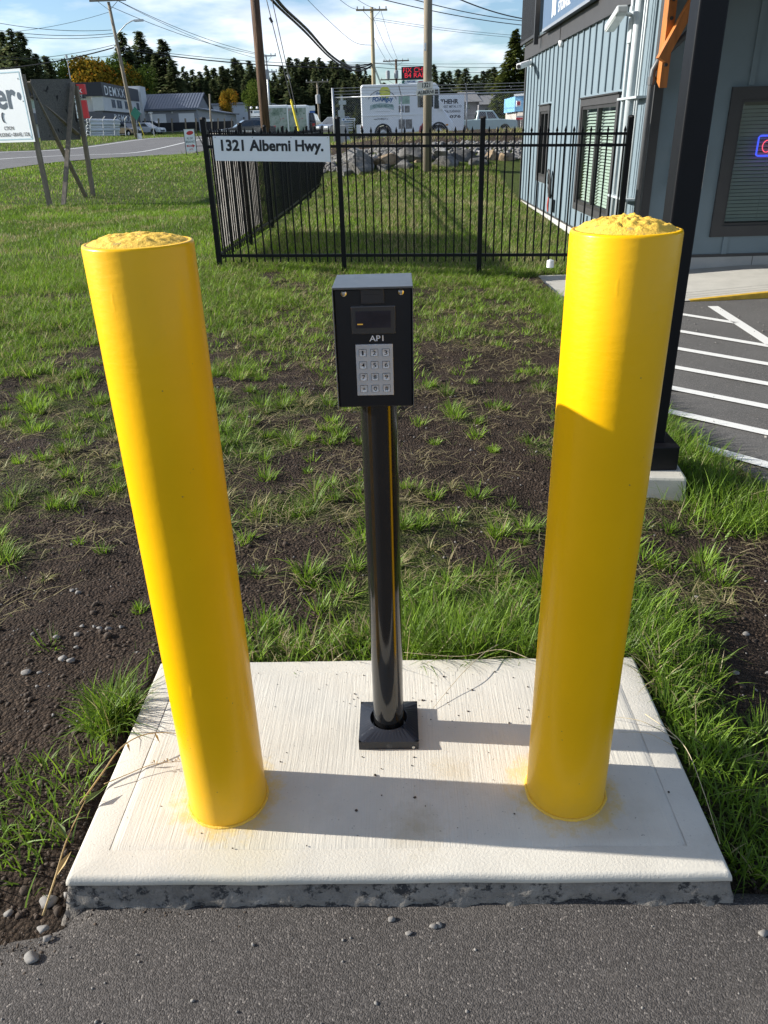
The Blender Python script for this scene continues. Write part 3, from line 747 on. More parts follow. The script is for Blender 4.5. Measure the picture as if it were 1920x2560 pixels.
# backlit printed banner tied to the outside of the long run
def banner_mat():
    m, nt, b = _nt('banner_vinyl'); v = _coords(nt, (1, 1, 1))
    ink = _ramp(nt, _noise(nt, v, 4.2, 3, .6), [(.56, 0.0), (.62, .75)])
    c = _mix(nt, ink, (.50, .46, .42), (.12, .12, .12))
    d = nt.nodes.new('ShaderNodeBsdfDiffuse'); t = nt.nodes.new('ShaderNodeBsdfTranslucent'); mx_ = nt.nodes.new('ShaderNodeMixShader'); mx_.inputs[0].default_value = .35
    nt.links.new(c, d.inputs[0]); nt.links.new(c, t.inputs[0]); nt.links.new(d.outputs[0], mx_.inputs[1]); nt.links.new(t.outputs[0], mx_.inputs[2])
    nt.links.new(mx_.outputs[0], nt.nodes['Material Output'].inputs[0]); return m
ban = thing('banner', 'white printed banner tied on the far side of the long fence run', 'banner', (-2.215, 12.2, 0))
b_ = B(); n_ = 30; P = []
for i in range(n_+1):
    for j in range(9):
        y = 10.1+3.4*i/n_; z = .16+1.33*j/8; P.append((-2.222+.003*math.sin(y*2.1), y, z))
F = [(i*9+j, (i+1)*9+j, (i+1)*9+j+1, i*9+j+1) for i in range(n_) for j in range(8)]
b_.add(P, F); b_.build('sheet', banner_mat(), ban, smooth=True, world=True)
b_ = B(); b_.beam((-2.222, 10.1, 1.497), (-2.222, 13.5, 1.497), .012, .02); b_.build('hem', mat('banner_hem', (.8, .79, .77), .6), ban, world=True)

# ------------------------------------------------------------------ address sign on the fence
SGN = mat('sign_white', (.92, .93, .96), .38, .03, 3); INK = mat('sign_black', (.010, .011, .018), .45, .05)
sg = thing('address_sign', 'white rectangular sign reading 1321 Alberni Hwy. on the black fence', 'sign', (-1.415, FY_-.03, 1.3))
b_ = B(); c = [at(532, 340, FY_-.024), at(824, 341, FY_-.024), at(825, 405, FY_-.024), at(538, 402, FY_-.024)]
c[0].x = c[3].x = -2.083; c[1].x = c[2].x = -.748
b_.prism([(p.x, p.z) for p in c], (0, FY_-.028, 0), (1, 0, 0), (0, 0, 1), (0, .005, 0)); pn = b_.build('panel', SGN, sg, world=True)
sl = (c[1].z-c[0].z)/(c[1].x-c[0].x); ux = Vector((1, 0, sl)).normalized(); uy = Vector((-sl, 0, 1)).normalized()
o_ = Vector((c[3].x+.085, FY_-.0285, c[3].z+.068)); text('lettering', '1321 Alberni Hwy.', o_+ux*0, ux, uy, 1.17, INK, sg, height=.148, bold=.012, depth=.001, fat=.0032)
for q in (.02, .34, .67, .985):
    p = c[0].lerp(c[1], q); b_ = B(); b_.lathe([(.001, -.004), (.006, -.003), (.0075, 0)], (p.x, FY_-.028, p.z-.012), 10, 'Y'); b_.build('screw', SCREW, sg, world=True)

# ------------------------------------------------------------------ the office building
BLUE = mat('siding_blue', (.155, .203, .230), .62, .05, 4, .1, 90, .002)
BLUET = mat('siding_blue_batten', (.125, .163, .186), .6, .05, 4)
TRIM = mat('trim_charcoal', (.040, .038, .038), .55, .12, 6, .08, 80)
FRAME = mat('window_frame_dark', (.028, .026, .026), .45, .1)
OFFW = mat('stucco_white', (.66, .65, .62), .8, .06)
PIPE = mat('conduit_pale_blue', (.43, .47, .48), .42, .05, 8)
def glass_mat(name, col, r=.04, sp=.9):
    m, nt, b = _nt(name); b.inputs['Base Color'].default_value = (*col, 1); b.inputs['Roughness'].default_value = r; b.inputs['Specular IOR Level'].default_value = sp
    b.inputs['Coat Weight'].default_value = .6; b.inputs['Coat Roughness'].default_value = .02
    b.inputs['Alpha'].default_value = 1.0; return m
def pane_mat():
    m, nt, b = _nt('window_pane'); nt.nodes.remove(b)
    g = nt.nodes.new('ShaderNodeBsdfGlossy'); g.inputs['Roughness'].default_value = .01
    t = nt.nodes.new('ShaderNodeBsdfTransparent'); t.inputs[0].default_value = (.84, .93, .88, 1)
    fr = nt.nodes.new('ShaderNodeFresnel'); fr.inputs[0].default_value = 1.5
    mx_ = nt.nodes.new('ShaderNodeMixShader'); nt.links.new(fr.outputs[0], mx_.inputs[0]); nt.links.new(t.outputs[0], mx_.inputs[1]); nt.links.new(g.outputs[0], mx_.inputs[2])
    nt.links.new(mx_.outputs[0], nt.nodes['Material Output'].inputs[0]); return m
PANE = pane_mat(); ROOM = mat('room_dark_green', (.10, .13, .115), .9); SLAT = mat('blind_slat', (.52, .55, .53), .5, .05)
WX, WY0, WY1 = 2.93, 9.70, 19.32
of = thing('office_building', 'blue board-and-batten office building with charcoal trim and white conduits', 'building', (6, 14, -.2))
b_ = B(); b_.box(WX+.0, 12, WY0, WY1, -.3, -.058); fo = b_.build('foundation', C_old, of, world=True)
b_ = B()
def wall_x(b_, x, y0, y1, z0, z1, holes):
    """wall facing -x with rectangular holes (y0,y1,z0,z1)"""
    ys = sorted({y0, y1, *[q for h in holes for q in h[:2]]}); zs = sorted({z0, z1, *[q for h in holes for q in h[2:]]})
    for a, c in zip(ys, ys[1:]):
        for d, e in zip(zs, zs[1:]):
            if any(h[0] <= a and c <= h[1] and h[2] <= d and e <= h[3] for h in holes): continue
            b_.quad((x, a, d), (x, c, d), (x, c, e), (x, a, e))
def wall_y(b_, y, x0, x1, z0, z1, holes):
    xs = sorted({x0, x1, *[q for h in holes for q in h[:2]]}); zs = sorted({z0, z1, *[q for h in holes for q in h[2:]]})
    for a, c in zip(xs, xs[1:]):
        for d, e in zip(zs, zs[1:]):
            if any(h[0] <= a and c <= h[1] and h[2] <= d and e <= h[3] for h in holes): continue
            b_.quad((a, y, d), (c, y, d), (c, y, e), (a, y, e))
sideH = [(11.25, 13.32, .33, 1.70), (16.15, 17.05, .55, 1.70)]
frontH = [(3.86, 5.5, .33, 1.66)]
wall_x(b_, WX-.02, WY0-.02, WY1, -.055, 3.1, sideH)
wall_y(b_, WY0-.02, WX-.02, 12, -.055, 4.6, frontH)
wall_y(b_, WY1, WX-.02, 12, -.055, 4.6, []); b_.quad((WX-.02, WY0, 3.1), (12, WY0, 3.1), (12, WY1, 3.1), (WX-.02, WY1, 3.1))
b_.build('wall', BLUE, of, world=True)
b_ = B(); b_.box(WX-.035, WX-.018, WY0, WY1, -.075, -.045); b_.box(WX-.02, 12, WY0-.037, WY0-.018, -.02, .012); b_.build('drip_flashing', TRIM, of, world=True)
b_ = B(); b_.box(WX+.0, 12, WY0-.03, WY0, -.3, -.022); b_.build('front_footing', C_old, of, world=True)
for fx in (3.38, 4.3, 5.2, 6.1):
    b_ = B(); b_.box(fx-.004, fx+.004, WY0-.0325, WY0-.029, -.25, -.022); b_.build('control_joint', G_dark, of, world=True)
y = 9.98
bt = None
while y < WY1-.05:
    segs = [(-.05, 2.735)]
    for h in sideH:
        if h[0]-.12 < y < h[1]+.12: segs = [(-.05, h[2]-.12), (h[3]+.15, 2.735)]
    for z0, z1 in segs:
        b_ = B(); b_.box(WX-.042, WX-.0205, y-.022, y+.022, z0, z1); b_.build('batten', BLUET, of, world=True)
    y += .405
for fx in np.arange(3.33, 11.9, .61):
    segs = [(.012, 4.5)]
    if 3.70 < fx < 5.62: segs = [(.012, .22), (1.79, 4.5)]
    for z0, z1 in segs:
        b_ = B(); b_.box(fx-.03, fx+.03, WY0-.04, WY0-.0205, z0, z1); b_.build('batten', BLUE, of, world=True)
for q, (x0, x1, y0, y1) in enumerate(((WX-.05, WX+.05, WY0-.045, WY0-.02), (WX-.045, WX-.0195, WY0-.02, WY0+.09))):
    b_ = B(); b_.box(x0, x1, y0, y1, -.05, 4.5 if q == 0 else 2.735); b_.build('corner_board', TRIM, of, world=True)
b_ = B(); b_.box(WX-.045, WX-.0195, WY1-.09, WY1+.02, -.05, 2.735); b_.build('corner_board', TRIM, of, world=True)
b_ = B(); b_.box(WX-.07, WX+.03, WY0-.02, WY1+.03, 2.735, 2.99); b_.build('belly_band', TRIM, of, world=True)
b_ = B(); b_.box(WX-.095, WX+.03, WY0-.02, WY1+.03, 2.99, 3.004); b_.build('band_flashing', FRAME, of, world=True)
b_ = B(); b_.box(WX+.03, 12, WY0+.1, 17.6, 3.1, 5.2); b_.build('upper_wall', OFFW, of, world=True)
b_ = B(); b_.box(WX+.005, WX+.029, 12.4, 17.6, 3.004, 3.42); b_.build('upper_skirt', mat('skirt_grey', (.11, .105, .10), .6), of, world=True)
def window_x(y0, y1, z0, z1, mull, name='window', blinds=True):
    w = .10; x = WX-.02
    b_ = B()
    for a, c, d, e in ((y0-w, y1+w, z1, z1+.10), (y0-w, y1+w, z0-w, z0), (y0-w, y0, z0, z1), (y1, y1+w, z0, z1)): b_.box(x-.028, x+.004, a, c, d, e)
    wn_ = b_.build(name, TRIM, of, world=True)
    b_ = B(); b_.box(x-.055, x+.0, y0-w-.03, y1+w+.03, z1+.10, z1+.118); b_.build('head_flashing', FRAME, wn_, world=True)
    b_ = B(); s = .045
    for a, c, d, e in ((y0, y1, z1-s, z1), (y0, y1, z0, z0+s), (y0, y0+s, z0+s, z1-s), (y1-s, y1, z0+s, z1-s)): b_.box(x-.012, x+.05, a, c, d, e)
    for mc in mull: b_.box(x-.014, x+.05, mc-.04, mc+.04, z0+s, z1-s)
    b_.build('sash', FRAME, wn_, world=True)
    b_ = B(); b_.quad((x+.02, y0+s, z0+s), (x+.02, y1-s, z0+s), (x+.02, y1-s, z1-s), (x+.02, y0+s, z1-s)); b_.build('pane', PANE, wn_, world=True)
    b_ = B(); b_.box(x+.5, x+.52, y0-.4, y1+.4, z0-.3, z1+.3); b_.box(x+.05, x+.5, y0-.02, y0-.001, z0-.1, z1+.1); b_.box(x+.05, x+.5, y1+.001, y1+.02, z0-.1, z1+.1); b_.build('reveal', ROOM, wn_, world=True)
    if blinds:
        b_ = B(); z = z0+.06
        while z < z1-.05: b_.beam((x+.08, y0+.05, z), (x+.08, y1-.05, z), .040, .0025, up=(-.8, 0, 1)); z += .042
        b_.build('blind_slats', SLAT, wn_, world=True, kind='stuff')
    return wn_
window_x(*sideH[0], [12.3]); window_x(*sideH[1], [16.6], blinds=False)
# front window with blinds and the neon sign
y = WY0-.02; (x0, x1, z0, z1) = frontH[0]; w = .12
b_ = B()
for a, c, d, e in ((x0-w, x1+w, z1, z1+.12), (x0-w, x1+w, z0-w, z0), (x0-w, x0, z0, z1), (x1, x1+w, z0, z1)): b_.box(a, c, y-.03, y+.004, d, e)
fw_ = b_.build('window', TRIM, of, world=True)
b_ = B(); s = .03
for a, c, d, e in ((x0, x1, z1-s, z1), (x0, x1, z0, z0+s), (x0, x0+s, z0+s, z1-s), (x1-s, x1, z0+s, z1-s)): b_.box(a, c, y-.012, y+.05, d, e)
b_.build('sash', FRAME, fw_, world=True)
b_ = B(); b_.quad((x0+s, y+.015, z0+s), (x1-s, y+.015, z0+s), (x1-s, y+.015, z1-s), (x0+s, y+.015, z1-s)); b_.build('pane', PANE, fw_, world=True)
b_ = B(); b_.box(x0-.4, x1+.4, y+.9, y+.92, z0-.3, z1+.3); b_.box(x0-.02, x0-.001, y+.05, y+.9, z0-.1, z1+.1); b_.build('reveal', ROOM, fw_, world=True)
b_ = B(); z = z0+.05
while z < z1-.04: b_.beam((x0+.05, y+.14, z), (x1-.05, y+.14, z), .044, .0025, up=(0, -.95, 1)); z += .040
b_.build('blind_slats', SLAT, fw_, world=True, kind='stuff')
for cx in (x0+.09, x0+.45): b_ = B(); b_.tube([(cx, y+.11, z0+.05), (cx, y+.11, z1-.05)], .0025, 5); b_.build('blind_cord', SLAT, fw_, world=True)
neon = thing('neon_sign', 'blue-framed red neon sign hanging in the front office window', 'neon sign', (4.5, y+.09, 1.09))
NB = mat('neon_blue', (.1, .15, .9), .4, emit=(.06, .10, 1.0), estr=.7); NR = mat('neon_red', (.9, .1, .2), .4, emit=(1.0, .10, .16), estr=.8)
q0 = 4.165
b_ = B(); pts = [(q0, 1.09), (q0, 1.27), (q0+.02, 1.285), (q0+.62, 1.285), (q0+.64, 1.27), (q0+.64, 1.09), (q0+.62, 1.075), (q0+.02, 1.075), (q0, 1.09)]
b_.tube([(a, y+.08, c) for a, c in pts], .010, 8); b_.build('border_tube', NB, neon, world=True)
def strokes(lst): 
    b_ = B()
    for s_ in lst: b_.tube([(q0+a, y+.075, 1.09+c) for a, c in s_], .0055, 6)
    return b_
circ = [(.105+.05*math.cos(t), .085+.062*math.sin(t)) for t in np.linspace(.2, 2*math.pi+.1, 18)]
for letter in ([circ], [[(.20, .025), (.20, .145), (.26, .145), (.28, .115), (.26, .085), (.20, .085)]], [[(.40, .145), (.33, .145), (.33, .025), (.40, .025)], [(.33, .085), (.385, .085)]], [[(.46, .025), (.46, .145), (.54, .025), (.54, .145)]]):
    strokes(letter).build('letter_tube', NR, neon, world=True)
# long bar handles
for hx in (3.165, 3.535):
    b_ = B(); b_.box(hx-.011, hx+.011, 9.612, 9.634, .75, 1.21); b_.cyl((hx, 9.63, .84), (hx, 9.68, .84), .008, n=8); b_.cyl((hx, 9.63, 1.12), (hx, 9.68, 1.12), .008, n=8)
    b_.build('bar_handle', mat('handle_steel', (.50, .47, .43), .4, .1), of, world=True)
# conduits beside the corner
CL = thing('conduit_stack', 'thick pale conduits clamped upright on the sunlit office wall near its corner', 'conduit', (2.86, 10.4, -.1))
for (cy_, r) in ((10.42, .052), (10.72, .024), (10.10, .014), (10.19, .014)):
    b_ = B(); b_.cyl((WX-.10, cy_, -.12 if r > .02 else .0), (WX-.10, cy_, 4.2), r, n=16); b_.build('pipe', PIPE, CL, smooth=True, world=True)
for z in (.62, 1.72):
    b_ = B(); b_.box(WX-.16, WX-.03, 9.96, 10.80, z-.012, z+.012); b_.build('clamp', PIPE, CL, world=True)
b_ = B(); b_.box(WX-.14, WX-.05, 10.55, 10.70, 2.30, 2.62); b_.build('junction_box', PIPE, CL, bevel=.012, world=True)
b_ = B(); b_.cyl((WX-.1, 10.72, 2.62), (WX-.1, 10.72, 2.68), .034, n=12); b_.build('coupling', PIPE, CL, world=True)
LW = mat('fixture_pale', (.48, .51, .51), .4, .05)
fl = thing('wall_light', 'pale elongated wall flood light on an arm beside the conduits', 'wall light', (2.6, 10.6, 2.5))
b_ = B(); b_.beam((2.66, 11.05, 2.50), (2.62, 10.35, 2.62), .13, .085); b_.build('lamp_body', LW, fl, bevel=.02, world=True)
b_ = B(); b_.cyl((2.64, 10.5, 2.60), (2.83, 10.62, 2.58), .022, n=10); b_.build('arm', LW, fl, world=True)
b_ = B(); b_.beam((2.655, 11.0, 2.462), (2.625, 10.45, 2.563), .10, .012); b_.build('lens', mat('lamp_lens', (.75, .76, .74), .2), fl, world=True)
CAMW = mat('camera_white', (.72, .72, .71), .4, .04)
sc1 = thing('security_camera', 'white bullet security camera on the far end of the office wall', 'camera', (2.85, 18.6, 2.6))
b_ = B(); b_.beam((2.50, 17.6, 2.52), (2.80, 18.3, 2.62), .11, .10); b_.build('camera_body', CAMW, sc1, bevel=.02, world=True)
b_ = B(); b_.cyl((2.78, 18.25, 2.62), (2.92, 18.6, 2.63), .03, n=10); b_.cyl((2.88, 18.6, 2.63), (2.915, 18.6, 2.63), .075, n=14); b_.build('bracket', CAMW, sc1, world=True)
b_ = B(); b_.cyl((2.485, 17.565, 2.515), (2.50, 17.6, 2.52), .035, n=12); b_.build('lens', FRAME, sc1, world=True)
sc2 = thing('security_camera', 'small white dome camera hanging on a cable under the charcoal band', 'camera', (2.88, 15.2, 2.66))
b_ = B(); b_.lathe([(.0, -.10), (.03, -.09), (.045, -.05), (.05, 0), (.0, .0)], (2.87, 15.25, 2.74), 14); b_.build('camera_body', CAMW, sc2, smooth=True, world=True)
b_ = B(); b_.tube([(2.86, 15.3, 2.70), (2.855, 15.32, 2.85), (2.855, 15.3, 3.1)], .009, 6); b_.build('cable', FRAME, sc2, world=True)
# coiled cable on the wall
cc = thing('cable_coil', 'bundle of black cable hung coiled on the blue office wall', 'cable', (2.86, 15.5, .3))
b_ = B()
for k in range(7):
    pts = []; r = random.uniform(.05, .085); hh = random.uniform(.20, .27); oy = random.uniform(-.03, .03)
    for t in np.linspace(0, 2*math.pi, 22): pts.append((WX-.07+random.uniform(-.01, .01)-.02*math.sin(t), 15.48+oy+r*math.cos(t), .48+hh*math.sin(t)*(1+.1*math.cos(2*t))))
    b_.tube(pts, .014, 6)
b_.build('coil', mat('cable_black', (.012, .012, .013), .5), cc, smooth=True, world=True)
b_ = B(); b_.tube([(WX-.06, 15.47, .25), (WX-.08, 15.45, .12), (WX-.07, 15.43, .0)], .016, 6); b_.build('plug_lead', mat('plug_red', (.45, .05, .03), .5), cc, world=True)
b_ = B(); b_.box(WX-.06, WX-.042, 15.02, 15.15, .02, .24); b_.build('outlet_box', mat('outlet_dark', (.03, .03, .032), .5), of, world=True)
# downspout with an elbow
DS = mat('downspout_charcoal', (.075, .078, .082), .45, .1)
ds = thing('downspout', 'charcoal downspout bending up from the office corner to the canopy', 'downspout', (2.82, 9.55, -.2))
b_ = B(); b_.tube([(2.81, 9.57, -.19), (2.81, 9.57, 1.86), (2.815, 9.57, 1.96), (2.86, 9.56, 2.05), (3.17, 9.5, 2.335), (3.6, 9.42, 2.75), (3.9, 9.36, 3.05)], .034, 10); b_.build('pipe', DS, ds, smooth=True, world=True)
b_ = B(); b_.cyl((2.81, 9.57, 1.82), (2.81, 9.57, 1.90), .042, n=10); b_.build('collar', DS, ds, world=True)
# timber knee brace
TIM = mat('stained_timber', (.42, .14, .025), .5, .25, 7, .2, 60, .002, stretch=(3, 3, .5))
kb = thing('timber_bracket', 'orange stained timber knee brace bolted to the office corner', 'bracket', (2.9, 9.5, 1.78))
b_ = B(); b_.add([(2.865, 9.44, 1.785), (2.945, 9.44, 1.785), (2.945, 9.44, 4.2), (2.865, 9.44, 4.2), (2.85, 9.56, 1.87), (2.945, 9.56, 1.87), (2.945, 9.56, 4.2), (2.85, 9.56, 4.2)], [(0, 1, 2, 3), (4, 7, 6, 5), (0, 4, 5, 1), (1, 5, 6, 2), (2, 6, 7, 3), (3, 7, 4, 0)])
b_.build('upright', TIM, kb, world=True)
b_ = B(); p0_ = at(1652, 150, 9.38); p1_ = at(1735, 0, 9.38); b_.beam(p0_, p0_+(p1_-p0_)*1.9, .09, .105, up=(0, 1, 0)); b_.build('diagonal', TIM, kb, world=True)
for z in (2.0, 2.42, 2.585): b_ = B(); b_.cyl((2.905, 9.425, z), (2.905, 9.442, z), .018, n=10); b_.build('bolt', FRAME, kb, world=True)
# company sign on the upper storey, cut by the frame
ss = thing('company_sign', 'slate blue storage company sign on the upper wall of the office', 'sign', (2.78, 14.6, 3.0))
SLATE = mat('sign_slate_blue', (.075, .12, .19), .4, .05)
b_ = B(); b_.box(2.75, 2.86, 12.64, 16.55, 2.99, 4.4); b_.build('panel', SLATE, ss, bevel=.01, world=True)
b_ = B(); b_.box(2.742, 2.7495, 12.66, 16.53, 2.985, 3.03); b_.build('lower_edge', mat('sign_edge', (.22, .24, .27), .4), ss, world=True)
text('lettering', 'STORAGE', (2.75, 15.06, 3.125), (0, -1, 0), (0, 0, 1), .98, INK_W, ss, height=.155, bold=.02, depth=.004)
b_ = B(); b_.prism([(0, 0), (.16, .05), (.16, .62), (0, .62)], (2.748, 15.62, 3.10), (0, -1, 0), (0, 0, 1), (-.004, 0, 0)); b_.prism([(.20, .06), (.34, .06), (.34, .62), (.20, .62)], (2.748, 15.62, 3.06), (0, -1, 0), (0, 0, 1), (-.004, 0, 0)); b_.build('emblem', INK_W, ss, world=True)
for cy_ in (13.4, 15.8): b_ = B(); b_.box(2.86, WX+.03, cy_-.04, cy_+.04, 3.1, 3.2); b_.build('standoff', FRAME, ss, world=True)
# balcony screen over the far corner
bs = thing('balcony_railing', 'dark vertical-slat balcony railing above the far end of the office wall', 'railing', (2.85, 18.4, 2.9))
for z in (3.02, 4.3): b_ = B(); b_.box(2.78, 2.83, 17.3, 19.5, z, z+.05); b_.build('rail', FRAME, bs, world=True)
y = 17.34; s0 = None
while y < 19.5:
    b_ = B(); b_.box(2.79, 2.82, y-.018, y+.018, 3.07, 4.3); b_.build('slat', FRAME, bs, world=True); y += .09
b_ = B(); b_.box(2.72, 2.80, 17.25, 17.33, 2.86, 4.5); b_.build('newel_post', FRAME, bs, world=True)
b_ = B(); b_.box(2.84, 2.92, 17.5, 19.3, 3.004, 3.03); b_.build('deck_edge', OFFW, bs, world=True)
# white clean-out cap in the grass
cap = thing('cleanout_cap', 'small white pipe cap in the soil beside the office and fence', 'pipe cap', tuple(at(1376, 655, 9.35)))
b_ = B(); b_.lathe([(.001, .02), (.038, .02), (.042, .014), (.042, -.06)], (0, 0, 0), 16); b_.build('cap', CAMW, cap, smooth=False)
b_ = B(); b_.box(-.012, .012, -.012, .012, .02, .03); b_.build('cap_nut', CAMW, cap)

# ------------------------------------------------------------------ roadside V-sign at the left
WOOD = mat('weathered_lumber', (.20, .165, .125), .85, .3, 5, .5, 60, .004, stretch=(4, 4, .6))
def ply_mat():
    m, nt, b = _nt('weathered_plywood'); v = _coords(nt, (1.2, 1.2, 6.5))
    n_ = _noise(nt, v, 2.2, 4, .6)
    w = nt.nodes.new('ShaderNodeMath'); w.operation = 'FRACT'; nt.links.new(_math(nt, 'MULTIPLY', n_, 13), w.inputs[0])
    c = _ramp(nt, w.outputs[0], [(.0, (.050, .047, .043)), (.5, (.15, .14, .127)), (1.0, (.07, .066, .06))])
    kn = _ramp(nt, _noise(nt, _coords(nt), 5.5, 2, .4), [(.66, 0.0), (.70, 1.0)])
    nt.links.new(_mix(nt, kn, c, (.012, .010, .009)), b.inputs['Base Color']); b.inputs['Roughness'].default_value = .9; return m
SIGNW = mat('billboard_white', (.78, .80, .80), .4, .02); TEAL = mat('billboard_border', (.36, .52, .58), .5, .05)
vs = thing('roadside_sign', 'white contractor sign and bare plywood panel on weathered wooden posts in the grass', 'sign', (-8.4, 20.5, 0))
pA = at(125, 515, 20.0); pA.z = float(hbase(pA.x, pA.y))           # post carrying both panels
b_ = B(); b_.beam((pA.x, 20.0, pA.z-.3), (pA.x-.02, 20.03, at(70, 185, 20).z), .10, .10); b_.build('post', WOOD, vs, world=True)
pD = at(232, 488, 21.9); b_ = B(); b_.beam((pD.x, 21.9, -.3), (at(190, 215, 21.9).x, 21.9, at(190, 215, 21.9).z), .10, .10); b_.build('post', WOOD, vs, world=True)
pB = at(150, 518, 19.9); b_ = B(); b_.beam((pB.x, 19.9, -.3), at(182, 207, 21.75), .10, .06, up=(0, 1, 0)); b_.build('brace', WOOD, vs, world=True)
b_ = B(); b_.beam(at(70, 205, 20.1), at(215, 492, 21.6), .10, .05, up=(0, 1, 0)); b_.build('brace', WOOD, vs, world=True)
b_ = B(); b_.beam(at(80, 240, 20.2), at(195, 335, 21.75), .09, .05, up=(0, 1, 0)); b_.build('brace', WOOD, vs, world=True)
# plywood back of the panel facing the other way
b_ = B(); c = [at(76, 198, 20.12), at(178, 197, 21.9), at(202, 349, 21.95), at(102, 352, 20.12)]
dv = Vector((-.012, .016, 0)); b_.add([*c, *[p+dv for p in c]], [(0, 1, 2, 3), (7, 6, 5, 4), (0, 4, 5, 1), (1, 5, 6, 2), (2, 6, 7, 3), (3, 7, 4, 0)]); b_.build('plywood_panel', ply_mat(), vs, world=True)
# white face: plane through the post running out of the frame to the left
r0 = at(52, 171, 19.93); r1 = at(86, 352, 19.93); ux = Vector((-1, .38, 0)).normalized(); ztop = r0.z; zbot = r1.z-.02; xr = .5*(r0.x+r1.x)
O = Vector((xr, 19.92, zbot)); H_ = ztop-zbot; W_ = 2.44
b_ = B(); b_.prism([(0, 0), (W_, 0), (W_, H_), (0, H_)], O, ux, (0, 0, 1), (.0, .02, 0)); b_.build('sign_face', SIGNW, vs, world=True)
b_ = B()
for a in ((.05, .05, W_-.05, .075), (.05, H_-.075, W_-.05, H_-.05), (.05, .075, .075, H_-.075)): b_.prism([(a[0], a[1]), (a[2], a[1]), (a[2], a[3]), (a[0], a[3])], O+Vector((0, -.003, 0)), ux, (0, 0, 1), (0, -.002, 0))
b_.build('border', TEAL, vs, world=True)
SLB = mat('letter_slate', (.05, .08, .11), .45, .25, 3)
tx = -ux; on = O+Vector((0, -.004, 0))
def vtext(nm, s, right, up, w, h, m_=INK, bold=.012): text(nm, s, on+ux*right+Vector((0, 0, up)), tx, (0, 0, 1), w, m_, vs, height=h, bold=bold, depth=.003, align='RIGHT')
vtext('lettering', 'TRUCKING • GRAVEL / SOIL', .10, .125, 1.02, .082); vtext('lettering', 'CTION', .56, .265, .30, .078)
vtext('logo_lettering', 'er', .30, .70, .62, .40, SLB, .022)
b_ = B(); b_.prism([(.20+.055*math.cos(t), .96+.08*math.sin(t)) for t in np.linspace(0, 2*math.pi, 14, endpoint=False)], on, ux, (0, 0, 1), (0, -.003, 0)); b_.build('logo_dot', SLB, vs, world=True)
b_ = B(); pts = [(.80+.05*math.cos(t), .53+.10*math.sin(t)) for t in np.linspace(-1.6, 1.6, 10)]; b_.tube([on+ux*a+Vector((0, -.003, c)) for a, c in pts], .012, 5); b_.build('logo_curl', INK, vs, world=True)
for a, c in ((.12, H_-.2), (.09, .1), (.1, .85)): b_ = B(); p = on+ux*a+Vector((0, 0, c)); b_.lathe([(.001, -.006), (.014, -.004), (.016, 0)], tuple(p), 8, 'Y'); b_.build('screw', SCREW, vs, world=True)

# ------------------------------------------------------------------ sandwich board by the road
sbp = at(478, 378, 33); sbz = float(hbase(sbp.x, 33))
Yb = 33
sb = thing('sandwich_board', 'white sandwich board for all-day breakfast standing at the highway edge', 'sign', (sbp.x, Yb, sbz))
a0 = at(465, 323, Yb); a1 = at(491, 323, Yb); a2 = at(493, 378, Yb); a3 = at(465, 379, Yb)
xl = a3.x+.02; xr = a2.x-.02; zt = a0.z; zb = a3.z
b_ = B(); b_.box(xl, xr, Yb-.012, Yb+.012, zb, zt); b_.build('front_panel', SIGNW, sb, world=True)
b_ = B(); b_.box(xl-.02, xl, Yb-.02, Yb+.02, zb-.12, zt+.02); b_.box(xr, xr+.02, Yb-.02, Yb+.02, zb-.12, zt+.02); b_.box(xl, xr, Yb-.02, Yb+.02, zt, zt+.02); b_.build('frame', FRAME, sb, world=True)
for x_ in (xr+.03, xl+.03): b_ = B(); b_.beam((x_, Yb+.03, zt-.02), (x_+.28, Yb+.55, zb-.14), .025, .025); b_.build('rear_leg', FRAME, sb, world=True)
b_ = B(); b_.beam((xl+.2, Yb+.36, zb+.18), (xr+.2, Yb+.36, zb+.18), .02, .02); b_.build('spreader', FRAME, sb, world=True)
RED = mat('sign_red', (.50, .025, .03), .5, .05)
xm = (xl+xr)/2; wd = xr-xl; hh = zt-zb; GRN = mat('sign_ink_grey', (.05, .07, .06), .5)
for s, fz, w, h, m_ in (('ALL DAY', .545, .60, .105, GRN), ('BREAKFAST', .385, .86, .105, GRN), ('LATE', .05, .40, .085, RED)): text('lettering', s, (xm, Yb-.0125, zb+hh*fz), (1, 0, 0), (0, 0, 1), wd*w, m_, sb, height=hh*h, bold=.01, depth=.002, align='CENTER')
b_ = B(); b_.prism([(-.40, -.05), (.18, -.05), (.18, -.10), (.42, 0), (.18, .10), (.18, .05), (-.40, .05)], (xm, Yb-.0125, zb+hh*.25), (wd, 0, 0), (0, 0, hh*.9), (0, -.003, 0)); b_.build('arrow', RED, sb, world=True)
text('arrow_lettering', 'OPEN', (xm-.08*wd, Yb-.0160, zb+hh*.215), (1, 0, 0), (0, 0, 1), wd*.46, SIGNW, sb, height=hh*.065, bold=.01, depth=.001, align='CENTER')
b_ = B(); b_.prism([(.06*wd+.34*wd*math.cos(t), .09*hh*math.sin(t)+.02*hh*math.cos(t)) for t in np.linspace(0, 2*math.pi, 20, endpoint=False)], (xm, Yb-.0125, zb+hh*.83), (1, 0, 0), (0, 0, 1), (0, -.003, 0)); b_.build('logo_oval', RED, sb, world=True)
text('logo_script', 'Diner', (xm+.06*wd, Yb-.0155, zb+hh*.80), (1, 0, 0), (0, 0, 1), wd*.36, SIGNW, sb, height=hh*.06, depth=.001, align='CENTER', shear=.3) if False else None
# folding legs reach the soil
for o in list(COL.objects):      # panes face outdoors
    if o.type == 'MESH' and o.data.materials and o.data.materials[0] == PANE:
        n_ = o.data.polygons[0].normal
        if n_.x+n_.y > 0: o.data.flip_normals()
